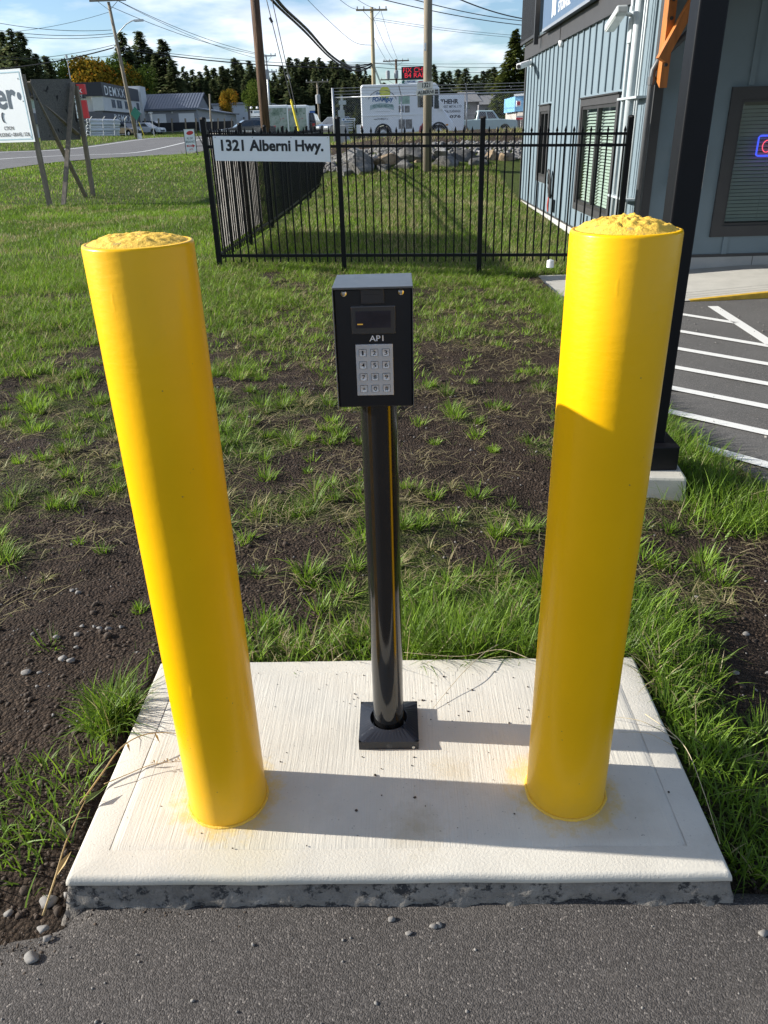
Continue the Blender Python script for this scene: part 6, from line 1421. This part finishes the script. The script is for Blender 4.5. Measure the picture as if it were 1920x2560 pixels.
def broad_mesh(seed, m, n=9000, lobes=16, rz=.36):
    r = np.random.default_rng(seed); C = r.normal(0, 1, (lobes, 3)); C /= np.linalg.norm(C, axis=1)[:, None]; C = C*np.array([.34, .34, .30])*r.uniform(.5, 1, (lobes, 1))+np.array([0, 0, .60]); R_ = r.uniform(.12, .22, lobes)
    k = r.integers(0, lobes, n); d = r.normal(0, 1, (n, 3)); d /= np.linalg.norm(d, axis=1)[:, None]; rr = R_[k]*r.random(n)**.35*(1+.25*r.normal(0, .3, n)); p = C[k]+d*rr[:, None]
    sz = r.uniform(.010, .022, n); a1 = r.normal(0, 1, (n, 3)); a1 /= np.linalg.norm(a1, axis=1)[:, None]; a2 = np.cross(a1, d); a2 /= np.linalg.norm(a2, axis=1)[:, None]+1e-6
    q = np.stack([p-a1*sz[:, None], p-a2*sz[:, None]*.7, p+a1*sz[:, None], p+a2*sz[:, None]*.7], 1).reshape(-1, 3)
    tint = np.clip(.45+.35*(r.random(lobes)[k]-.5)+.22*r.normal(0, 1, n), 0, 1); return tri_mesh('crown', q, np.arange(len(q)).reshape(-1, 4), np.repeat(tint, 4), m)
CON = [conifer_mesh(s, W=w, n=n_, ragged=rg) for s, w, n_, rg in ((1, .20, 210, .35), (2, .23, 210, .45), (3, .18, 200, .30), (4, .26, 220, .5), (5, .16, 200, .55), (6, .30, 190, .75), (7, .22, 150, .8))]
CEDM = conifer_mesh(9, W=.30, n=240, per=40, m=CEDAR, droop=.55, ragged=.22)
BRG = [broad_mesh(21, LEAFG), broad_mesh(22, LEAFG)]; BRO = [broad_mesh(31, LEAFO), broad_mesh(32, LEAFO)]
def trunk_mesh(limbs):
    b_ = B(); b_.cyl((0, 0, -.03), (0, 0, .5 if limbs else .97), .018, .004 if not limbs else .010, 8)
    if limbs:
        for k in range(6): an = k*1.05; b_.cyl((0, 0, .22+.045*k), (.24*math.cos(an), .24*math.sin(an), .55+.04*k), .008, .002, 6)
    me = bpy.data.meshes.new('trunk'); me.from_pydata(b_.v, [], b_.f); me.materials.append(BARK); return me
TRC = trunk_mesh(False); TRB = trunk_mesh(True)
def tree(name, label, u, vtop, Y, cm, broad=False, wide=1.0, group=None, cat='tree', hmin=None):
    p = at(u, vtop, Y); gz_ = float(hbase(p.x, Y)); H = p.z-gz_
    t = bpy.data.objects.new(name, None); COL.objects.link(t); t.location = (p.x, Y, gz_); XF[t.name] = Matrix.Translation(t.location); tag(t, label, cat, group)
    rz_ = random.uniform(0, 6.28)
    for nm, me_ in (('trunk', TRB if broad else TRC), ('crown', cm)):
        o = bpy.data.objects.new(nm, me_); COL.objects.link(o); o.parent = t; o.scale = (H*wide, H*wide, H*(1.0 if not broad else 1.08)); o.rotation_euler = (0, 0, rz_)
    return t
LA = 'tall dark conifer in the group behind the contractor sign'; GA = 'conifers behind the contractor sign'
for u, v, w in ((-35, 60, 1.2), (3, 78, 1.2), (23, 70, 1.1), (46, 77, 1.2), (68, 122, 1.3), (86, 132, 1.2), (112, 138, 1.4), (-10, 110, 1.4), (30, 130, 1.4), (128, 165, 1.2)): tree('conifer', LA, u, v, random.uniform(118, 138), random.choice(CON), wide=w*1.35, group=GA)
tree('conifer', 'small lone conifer between the dark group and the autumn trees', 150, 166, 150, CON[2], wide=1.3)
tree('autumn_tree', 'green and yellow broadleaf tree left of the orange one behind the shop', 178, 150, 132, BRG[0], True, 1.15); tree('autumn_tree', 'orange-yellow broadleaf tree above the pylon sign', 226, 144, 130, BRO[0], True, 1.15); tree('autumn_tree', 'olive broadleaf tree behind the shop fascia', 262, 150, 133, BRG[1], True, 1.05); tree('autumn_tree', 'rust-red broadleaf tree close behind the leaning pole', 291, 168, 131, BRO[1], True, .9)
tree('broadleaf_tree', 'yellow-green broadleaf tree right of the leaning pole', 328, 158, 136, BRG[0], True, .9)
LB_ = 'big dark conifer behind the grey garage'; GB = 'conifers behind the garage'
for u, v, w in ((301, 80, 1.3), (345, 76, 1.35), (372, 118, 1.3), (404, 96, 1.4), (428, 150, 1.4), (388, 130, 1.3), (325, 125, 1.3)): tree('conifer', LB_, u, v, random.uniform(146, 160), random.choice(CON[:4]), wide=w*1.3, group=GB)
LC = 'dark conifer in the wood behind the white warehouse'; GC = 'conifers of the wood'
tops = [(457, 164), (480, 172), (498, 178), (514, 162), (533, 168), (553, 164), (568, 170), (583, 143), (600, 158), (621, 150), (640, 165), (660, 172), (684, 176), (702, 164), (724, 142), (742, 144), (755, 152), (766, 141), (782, 150), (797, 142), (812, 158), (827, 150), (843, 156), (857, 147), (874, 168), (895, 160), (912, 172), (925, 186)]
tops += [(u+random.uniform(5, 11), v+random.uniform(4, 22)) for u, v in tops]
for u, v in tops: tree('conifer', LC, u, v, random.uniform(165, 185), random.choice(CON), wide=random.uniform(1.35, 1.8), group=GC)
LD = 'shorter conifer filling the foot of the wood'; GD = 'understorey conifers of the wood'
for k in range(34):
    u = 440+15*k+random.uniform(-4, 4); tree('conifer', LD, u, random.uniform(192, 222), random.uniform(150, 162), random.choice(CON), wide=random.uniform(1.6, 2.1), group=GD)
tree('broadleaf_tree', 'rounded green arbutus-like tree left of the thick brown pole', 638, 203, 120, BRG[1], True, .85); tree('broadleaf_tree', 'yellowing broadleaf tree at the edge of the dark wood', 567, 224, 128, BRO[0], True, .7)
LE = 'hazy green conifer beyond the house on the right'; GE = 'conifers beyond the grey house'
for u, v, w in ((1085, 160, 1.2), (1108, 178, 1.3), (1122, 176, 1.5), (1145, 172, 1.5), (1165, 170, 1.6), (1190, 186, 1.5), (1208, 176, 1.5), (1222, 172, 1.4), (1236, 166, 1.6), (1255, 185, 1.5), (960, 205, 1.5), (985, 215, 1.6)): tree('conifer', LE, u, v, random.uniform(140, 165), random.choice(CON), wide=w*1.35, group=GE)
tree('cedar_tree', 'big sunlit yellow-green cedar beside the light blue shop', 1290, 72, 86, CEDM, wide=1.35); tree('cedar_tree', 'second cedar half hidden by the office corner', 1322, 95, 92, CEDM, wide=1.1)
tree('cedar_shrub', 'yellow-green cedar shrub at the tail of the white van', 893, 258, 66, CEDM, wide=1.4, cat='shrub'); 

# ------------------------------------------------------------------ grass
def grass_mat():
    m, nt, b = _nt('grass_blades'); nt.nodes.remove(b)
    att = nt.nodes.new('ShaderNodeAttribute'); att.attribute_name = 'tint'
    c = _ramp(nt, att.outputs['Fac'], [(0, (.42, .35, .20)), (.16, (.32, .27, .12)), (.26, (.12, .14, .035)), (.5, (.078, .135, .016)), (.78, (.155, .262, .020)), (1, (.27, .41, .034))])
    d = nt.nodes.new('ShaderNodeBsdfDiffuse'); t = nt.nodes.new('ShaderNodeBsdfTranslucent'); g = nt.nodes.new('ShaderNodeBsdfGlossy'); g.inputs[1].default_value = .5; g.inputs[0].default_value = (.8, .85, .7, 1)
    m1 = nt.nodes.new('ShaderNodeMixShader'); m1.inputs[0].default_value = .45; m2 = nt.nodes.new('ShaderNodeMixShader'); m2.inputs[0].default_value = .025
    nt.links.new(c, d.inputs[0]); nt.links.new(c, t.inputs[0]); nt.links.new(d.outputs[0], m1.inputs[1]); nt.links.new(t.outputs[0], m1.inputs[2]); nt.links.new(m1.outputs[0], m2.inputs[1]); nt.links.new(g.outputs[0], m2.inputs[2]); nt.links.new(m2.outputs[0], nt.nodes['Material Output'].inputs[0]); return m
GRASS = grass_mat()
def blade_mesh(name, root, h, w, az, lean, curl, tint, nseg):
    N = len(root); d = np.c_[np.cos(az), np.sin(az), 0*az]; s = np.c_[-np.sin(az+.6*rng.normal(0, 1, N)), np.cos(az), 0*az]; s /= np.linalg.norm(s, axis=1)[:, None]
    L = []
    for k in range(nseg+1):
        t = k/nseg; out = h*(lean*t+curl*t*t); up = h*np.maximum(.02, np.sqrt(np.maximum(.03, 1-(lean*.8+curl*.55*t)**2)))*t-h*np.maximum(0, curl-.6)*t**3*.5
        c = root+d*out[:, None]; c[:, 2] += up
        if k < nseg: ww = (w*(1-.75*t**1.5)/2)[:, None]; L += [c-s*ww, c+s*ww]
        else: L.append(c)
    n = 2*nseg+1; V = np.stack(L, 1).reshape(-1, 3); F = []
    base = (np.arange(N)*n)[:, None]
    tr = []
    for k in range(nseg-1): tr += [(2*k, 2*k+1, 2*k+3), (2*k, 2*k+3, 2*k+2)]
    tr.append((2*nseg-2, 2*nseg-1, 2*nseg)); F = (base[:, None, :]+np.array(tr)[None]).reshape(-1, 3)
    me = tri_mesh(name, V, F, np.repeat(tint, n), GRASS); o = bpy.data.objects.new(name, me); COL.objects.link(o); o['kind'] = 'stuff'; return o
def allowed(x, y):
    ok = y > drive_edge_y(x)+.01
    ok &= ~((x > PAD[0]-.012) & (x < PAD[1]+.012) & (y > PAD[2]-.02) & (y < PAD[3]+.01))
    ok &= ~((x > lot_edge_x(y)-.01) & (y < 9.66) & (y > .5))
    ok &= ~((x > 2.86) & (y > 9.6) & (y < 19.4))
    ok &= ~((x > .98) & (x < 1.29) & (y > 2.98) & (y < 3.46))
    return ok
def clumps(n, xr, yr, dens, nb, hr, spread, dry, wid):
    """tufts: centres taken where the cover map says so"""
    cx = rng.uniform(*xr, n); cy = rng.uniform(*yr, n); c = cover(cx, cy); keep = (rng.random(n) < dens(cx, cy, c)) & allowed(cx, cy); cx, cy, c = cx[keep], cy[keep], c[keep]
    k = rng.integers(nb[0], nb[1], len(cx)); I = np.repeat(np.arange(len(cx)), k); M = len(I)
    sz = rng.uniform(.6, 1.35, len(cx))*(.6+.6*c); ang = rng.uniform(0, 6.283, M); rr = rng.random(M)**.6*spread*sz[I]
    x = cx[I]+np.cos(ang)*rr; y = cy[I]+np.sin(ang)*rr; ok = allowed(x, y); x, y, I, ang, rr = x[ok], y[ok], I[ok], ang[ok], rr[ok]; M = len(x)
    h = rng.uniform(*hr, M)*sz[I]*rng.uniform(.6, 1.1, M); hue = rng.normal(.72, .12, len(cx)); dr = rng.random(len(cx)) < dry
    tint = np.clip(np.where(dr[I], rng.normal(.14, .14, M), hue[I]+rng.normal(0, .14, M)), 0, 1); tint = np.where(rng.random(M) < .06, rng.uniform(0, .2, M), tint)
    lean = .18+.55*rr/(spread*1.4)+rng.normal(0, .12, M); curl = np.abs(rng.normal(.35, .25, M))+np.where(dr[I], .5, 0); z = hgt(x, y)-.006
    return np.c_[x, y, z], h, rng.uniform(.6, 1.3, M)*wid, ang+rng.normal(0, .5, M), np.clip(lean, -.2, .85), np.clip(curl, 0, 1.1), tint
# near tufts
A = clumps(3200, (-3.4, 3.0), (1.0, 5.2), lambda x, y, c: np.clip(c*1.2-.16, .06, 1), (26, 80), (.04, .10), .045, .14, .0042); blade_mesh('grass_tufts', *A, 4)
# longer belt beside and behind the pad, overhanging it
def belt(n, x0, x1, y0, y1, h0, h1, ld=None, wid=.0045, dry=.06, cl=.05):
    k = max(1, n//28); cx = rng.uniform(x0, x1, k); cy = rng.uniform(y0, y1, k); I = rng.integers(0, k, n); x = cx[I]+rng.normal(0, cl, n); y = cy[I]+rng.normal(0, cl, n); ok = allowed(x, y); x, y, I = x[ok], y[ok], I[ok]; M = len(x)
    hs = rng.uniform(.7, 1.2, k)[I]; tint = np.clip(rng.normal(.70, .10, k)[I]+rng.normal(0, .13, M), .24, 1); tint = np.where(rng.random(M) < dry, rng.uniform(0, .2, M), tint)
    return np.c_[x, y, hgt(x, y)-.006], rng.uniform(h0, h1, M)*hs, rng.uniform(.6, 1.3, M)*wid, rng.uniform(0, 6.283, M), np.clip(rng.normal(.35, .22, M), 0, .85), np.clip(np.abs(rng.normal(.4, .3, M)), 0, 1.1), tint
parts = [belt(1700, .69, .84, 1.10, 1.95, .04, .085), belt(2600, .02, .62, 1.78, 2.02, .05, .12), belt(800, .0, .25, 1.79, 1.90, .08, .17, cl=.03), belt(1000, -.68, -.1, 1.79, 2.0, .04, .10, dry=.25), belt(650, -.84, -.74, 1.52, 1.64, .06, .13, cl=.025), belt(420, -1.0, -.80, 1.15, 1.40, .03, .08), belt(3800, 1.20, 1.58, 2.7, 4.3, .06, .16), belt(3800, 1.40, 1.68, 4.3, 8.0, .06, .16), belt(1200, .66, .86, 1.70, 2.2, .05, .12), belt(450, 1.3, 1.9, 2.4, 3.0, .05, .12), belt(260, 1.3, 2.1, 1.2, 2.2, .04, .10, dry=.3), belt(700, -1.5, -1.1, 1.2, 1.6, .04, .1)]
blade_mesh('long_grass', *[np.concatenate(q) for q in zip(*parts)], 4)
# mid-ground tufts
A = clumps(15000, (-6.5, 2.8), (5.0, 10.2), lambda x, y, c: np.clip(c*1.35-.12, .04, 1), (10, 24), (.04, .095), .07, .24, .0060); blade_mesh('grass_tufts', *A, 3)
# lawn: enclosed strip and the roadside field
def lawn(n, xr, yr, hr, wid, thin, dry=.1, nseg=2):
    x = rng.uniform(*xr, n); y = rng.uniform(*yr, n); pa = fbm(x*.8, y*.8, 3, 44); ok = allowed(x, y) & (rng.random(n) < thin(x, y, pa)) & (x > road_x(y, 0)+.2+.5*(fbm(y*1.3, y*0, 2, 7)-.5)) & (np.abs(x) < y*.75+1.5); x, y, pa = x[ok], y[ok], pa[ok]; M = len(x)
    tint = np.clip(.36+.62*pa+rng.normal(0, .13, M), .22, 1); dp = fbm(x*1.6+9, y*1.6, 3, 71); tint = np.where((rng.random(M) < dry) | ((dp > .60) & (rng.random(M) < .5)), rng.uniform(.02, .26, M), tint)
    sc_ = np.clip(y/11, .8, 2.6)
    return np.c_[x, y, hgt(x, y)-.005], rng.uniform(*hr, M)*(.7+.6*pa), rng.uniform(.7, 1.3, M)*wid*sc_, rng.uniform(0, 6.283, M), np.clip(rng.normal(.3, .25, M), 0, .85), np.abs(rng.normal(.35, .25, M)), tint
P_ = [lawn(60000, (-2.1, 2.9), (9.75, 24.2), (.05, .11), .007, lambda x, y, p: np.where(cover(x, y) > .42, .95, .35), .30), lawn(150000, (-16, -2.2), (8.0, 20), (.045, .10), .007, lambda x, y, p: .95+0*x, .06), lawn(110000, (-17, -2.2), (20, 60), (.05, .10), .0075, lambda x, y, p: np.where(y < 36, .95, .3), .08), lawn(40000, (-9, -2.0), (4.5, 9), (.04, .09), .006, lambda x, y, p: np.clip(cover(x, y)*1.3-.2, 0, 1), .08)]
blade_mesh('lawn_grass', *[np.concatenate(q) for q in zip(*P_)], 2)
# dry weeds on the yard bank and the far verges
P_ = [lawn(9000, (-2.5, 7), (25.6, 30), (.05, .16), .006, lambda x, y, p: np.where(p > .55, .8, .08), .8), lawn(14000, (-40, -12), (50, 110), (.08, .25), .012, lambda x, y, p: .8+0*x, .3)]
r_, h_, w_, a_, l_, c_, t_ = [np.concatenate(q) for q in zip(*P_)]; blade_mesh('dry_weeds', r_, h_, w_, a_, l_, c_, t_, 2)
xv = rng.uniform(-40, -22, 30000); yv = rng.uniform(45, 130, 30000); kv = (road_x(yv, 0)-xv)/9.5; ok = (kv > 1.02) & (kv < 1.9); xv, yv = xv[ok], yv[ok]; M = len(xv)
blade_mesh('verge_grass', np.c_[xv, yv, hbase(xv, yv)], rng.uniform(.1, .25, M), rng.uniform(.02, .04, M), rng.uniform(0, 6.28, M), np.full(M, .3), np.full(M, .3), np.clip(rng.normal(.45, .25, M), .02, 1), 2)
# low moss of short blades in the soil and flattened straw
n = 36000; x = rng.uniform(-3.4, 3.0, n); y = rng.uniform(1.05, 7.5, n); c = cover(x, y); ok = allowed(x, y) & (rng.random(n) < .03+1.3*np.clip(c-.25, 0, 1)); x, y = x[ok], y[ok]; M = len(x)
blade_mesh('short_grass', np.c_[x, y, hgt(x, y)-.004], rng.uniform(.015, .05, M), rng.uniform(.002, .0042, M), rng.uniform(0, 6.283, M), np.clip(rng.normal(.45, .25, M), 0, .85), np.abs(rng.normal(.3, .2, M)), np.clip(rng.normal(.50, .28, M), .0, 1), 2)
k = 950; cx = rng.uniform(-3.0, 2.4, k); cy = rng.uniform(2.1, 9.4, k); cn = rng.integers(6, 26, k); I = np.repeat(np.arange(k), cn); n = len(I); x = cx[I]+rng.normal(0, .07, n); y = cy[I]+rng.normal(0, .05, n); ok = allowed(x, y); x, y = x[ok], y[ok]; M = len(x)
blade_mesh('flattened_straw', np.c_[x, y, hgt(x, y)+.008], rng.uniform(.03, .11, M), rng.uniform(.002, .0045, M), rng.uniform(0, 6.283, M), np.full(M, 1.15), np.full(M, .15), rng.uniform(0, .13, M), 3)

# ------------------------------------------------------------------ soil crumbs, pebbles
CLOD = mat('soil_clod', (.058, .041, .028), .95, .6, 30); PEB = mat('pebble_grey', (.20, .185, .165), .8, .4, 6, .2, 40); PEBP = mat('pebble_pale', (.19, .175, .155), .75, .25, 9)
def spots(n, xr, yr, f=None):
    x = rng.uniform(*xr, n); y = yr[0]+(yr[1]-yr[0])*rng.random(n)**1.5; ok = allowed(x, y); x, y = x[ok], y[ok]
    if f is not None: k = rng.random(len(x)) < f(x, y); x, y = x[k], y[k]
    return x, y
x, y = spots(30000, (-2.8, 2.8), (1.05, 6.5), lambda x, y: 1.05-.8*cover(x, y)); s = rng.lognormal(-5.25, .45, len(x)); scatter_rocks('soil_crumbs', np.c_[x, y, hgt(x, y)+s*.15], s, CLOD, 90, 1)
x, y = spots(2600, (-2.6, 2.6), (1.05, 5.0), lambda x, y: 1.0-.7*cover(x, y)); s = rng.lognormal(-5.6, .5, len(x)); scatter_rocks('fine_gravel', np.c_[x, y, hgt(x, y)+s*.25], s, PEB, 120)
# grit along the driveway edge and on the pad
x = np.r_[rng.uniform(-2.6, 2.6, 2600), rng.uniform(-2.2, -.7, 2500)]; y = np.where(np.abs(x) < .72, 1.05, drive_edge_y(x))-np.abs(rng.normal(0, .05, 5100))*np.where(x < -.7, 2, 1)+.01; s = rng.lognormal(-6.35, .5, 5100); scatter_rocks('edge_grit', np.c_[x, y, .024+0*x], s, CLOD, 140); 
x = rng.uniform(-2.2, 2.2, 700); y = rng.uniform(.2, 1.0, 700); s = rng.lognormal(-6.1, .45, 700); scatter_rocks('drive_grit', np.c_[x, y, .028+0*x], s, PEB, 150)
x = np.r_[rng.uniform(-.6, .6, 50), rng.normal(.0, .18, 60)]; y = np.r_[rng.uniform(1.1, 1.72, 50), rng.normal(1.62, .07, 60)]; s = rng.lognormal(-6.1, .35, 110); k = (y < 1.74) & (np.hypot(x-KX, y-KY) > .1) & (np.hypot(x+.409, y-1.262) > .1) & (np.hypot(x-.361, y-1.275) > .1)
scatter_rocks('pad_crumbs', np.c_[x, y, .1035+0*x][k], s[k], CLOD, 160)
x = rng.uniform(1.6, 4.2, 260); y = rng.uniform(2.6, 7.8, 260); k = x > lot_edge_x(y)+.05; s = rng.lognormal(-5.2, .4, 260); scatter_rocks('lot_grit', np.c_[x, y, lot_plane(x, y)+.012][k], s[k], PEB, 170)
# pebbles big enough to point at
peb = [(157, 1650, .016), (157, 1655, .01), (196, 1478, .013), (180, 1468, .012), (208, 1570, .010), (143, 1598, .013), (237, 1572, .009), (251, 1575, .011), (274, 1578, .013), (306, 1574, .011), (195, 1594, .013), (193, 1622, .011), (178, 1656, .014), (66, 1680, .016), (100, 1680, .010), (110, 2230, .022), (12, 2252, .014), (82, 2400, .016), (110, 2330, .014), (120, 2352, .010), (1098, 2320, .009), (1022, 2340, .008), (1085, 2322, .010), (978, 2306, .009), (1905, 2340, .012), (1600, 1440, .010), (1838, 1690, .012), (1590, 1495, .011), (1870, 1560, .013), (1745, 1470, .010), (900, 1160, .012), (560, 1050, .014)]
for i, (u, v, s) in enumerate(peb):
    p = atz(u, v, .02); z = float(hgt(np.array([p.x]), np.array([p.y]))[0]); z = max(z, .026) if p.y < float(drive_edge_y(np.array([p.x]))[0]) else z
    b_ = B(); rock(b_, (0, 0, 0), (s*1.1, s*.85, s*.6), i*2.3+200, 2); o = b_.build('pebble', PEBP if i % 3 else PEB, origin=(p.x, p.y, z+s*.3), smooth=True); onp = p.y < 1.06
    tag(o, 'small grey pebble lying on the driveway asphalt' if onp else 'small grey pebble lying on the bare soil', 'pebble', 'pebbles on the driveway' if onp else 'pebbles on the soil')
# dark clod on the pad
for (u, v, s, lab) in ((891, 2027, .0055, 'dark soil crumb on the pad between the bollards'), (1037, 1994, .005, 'dark soil crumb on the pad close to the keypad base'), (938, 1938, .006, 'grey soil crumb on the pad in front of the keypad base')):
    p = atz(u, v, .103); b_ = B(); rock(b_, (0, 0, 0), (s, s*.8, s*.7), u*.1, 1); tag(b_.build('soil_crumb', CLOD, origin=(p.x, p.y, .104), smooth=False), lab, 'soil crumb')
# dry stalks lying over the pad
STALK = mat('dry_stalk', (.36, .25, .10), .7, .3, 20); STALKG = mat('green_stalk', (.12, .16, .04), .7, .3, 20); STALKP = mat('pale_stalk', (.46, .38, .24), .7, .2, 20)
def stalk(lab, pts, r, m_=STALK, leaves=()):
    P = [Vector((*atz(u, v, .1)[:2], .1+h)) for u, v, h in pts]; Q = []
    for u_, p in enumerate(P): Q.append(p)
    S = []
    for i in range(len(Q)-1):
        p0 = Q[max(i-1, 0)]; p1 = Q[i]; p2 = Q[i+1]; p3 = Q[min(i+2, len(Q)-1)]
        for k in range(6):
            t = k/6; S.append(.5*((2*p1)+(p2-p0)*t+(2*p0-5*p1+4*p2-p3)*t*t+(3*p1-p0-3*p2+p3)*t**3))
    S.append(Q[-1]); o0 = S[0].copy(); t = thing('dry_stalk', lab, 'weed stalk', tuple(o0))
    b_ = B(); b_.tube(S, r, 6, [r*(1-.6*i/len(S)) for i in range(len(S))]); b_.build('stem', m_, t, smooth=True, world=True)
    for (i, dx, dy, dz, w, mm) in leaves:
        p = S[min(i, len(S)-1)]; e = p+Vector((dx, dy, dz)); sd = (e-p).cross(Vector((0, 0, 1))); sd = sd.normalized()*w if sd.length > 1e-6 else Vector((w, 0, 0)); md_ = p.lerp(e, .45)+Vector((0, 0, .006))
        b_ = B(); b_.add([p, md_-sd, e, md_+sd], [(0, 1, 2, 3)]); b_.build('leaf', mm, t, world=True)
stalk('brown bent weed stalk reaching over the left edge of the pad to the bollard', [(200, 2010, .0), (262, 1945, .02), (310, 1905, .045), (360, 1878, .05), (410, 1862, .04), (462, 1858, .03)], .0022, STALK, ((10, -.01, .01, .035, .004, STALKG), (14, .012, -.02, -.01, .003, STALK), (22, .015, -.015, -.02, .003, STALK)))
stalk('thin seed-headed weed lying flat near the left bollard', [(262, 1968, .01), (320, 1948, .015), (380, 1928, .02), (440, 1918, .018), (476, 1912, .012)], .0012, STALK, tuple((12+i, .008*math.cos(i*2), .008*math.sin(i*2), .006, .002, STALK) for i in range(11)))
stalk('long pale straw lying from the grass onto the rear of the pad', [(1245, 1625, .02), (1210, 1650, .025), (1160, 1700, .03), (1110, 1748, .015), (1082, 1776, .006)], .0013, STALKP)
stalk('thin pale straw crossing the rear edge of the pad', [(1320, 1660, .02), (1250, 1645, .03), (1150, 1655, .02), (1010, 1645, .02)], .0012, STALKP)
stalk('thin straw lying over the right edge of the pad', [(1690, 1848, .0), (1600, 1822, .025), (1520, 1800, .012)], .0012, STALKP); stalk('second thin straw lying over the right edge of the pad', [(1695, 1872, .0), (1620, 1850, .02), (1545, 1838, .010)], .001, STALKP); stalk('curved straw drooping over the right pad edge towards the driveway', [(1610, 1800, .02), (1700, 1880, .03), (1750, 1980, .02), (1800, 2110, .0)], .0012, STALKP)
stalk('yellowed dock leaf stalk beside the left pad corner', [(90, 2240, -.06), (130, 2170, -.03), (165, 2090, -.01), (215, 2010, .01)], .0025, STALK, ((6, .02, .05, .02, .008, STALK), (12, -.03, .03, .02, .007, STALKG), (17, .04, .04, .01, .008, STALKG)))
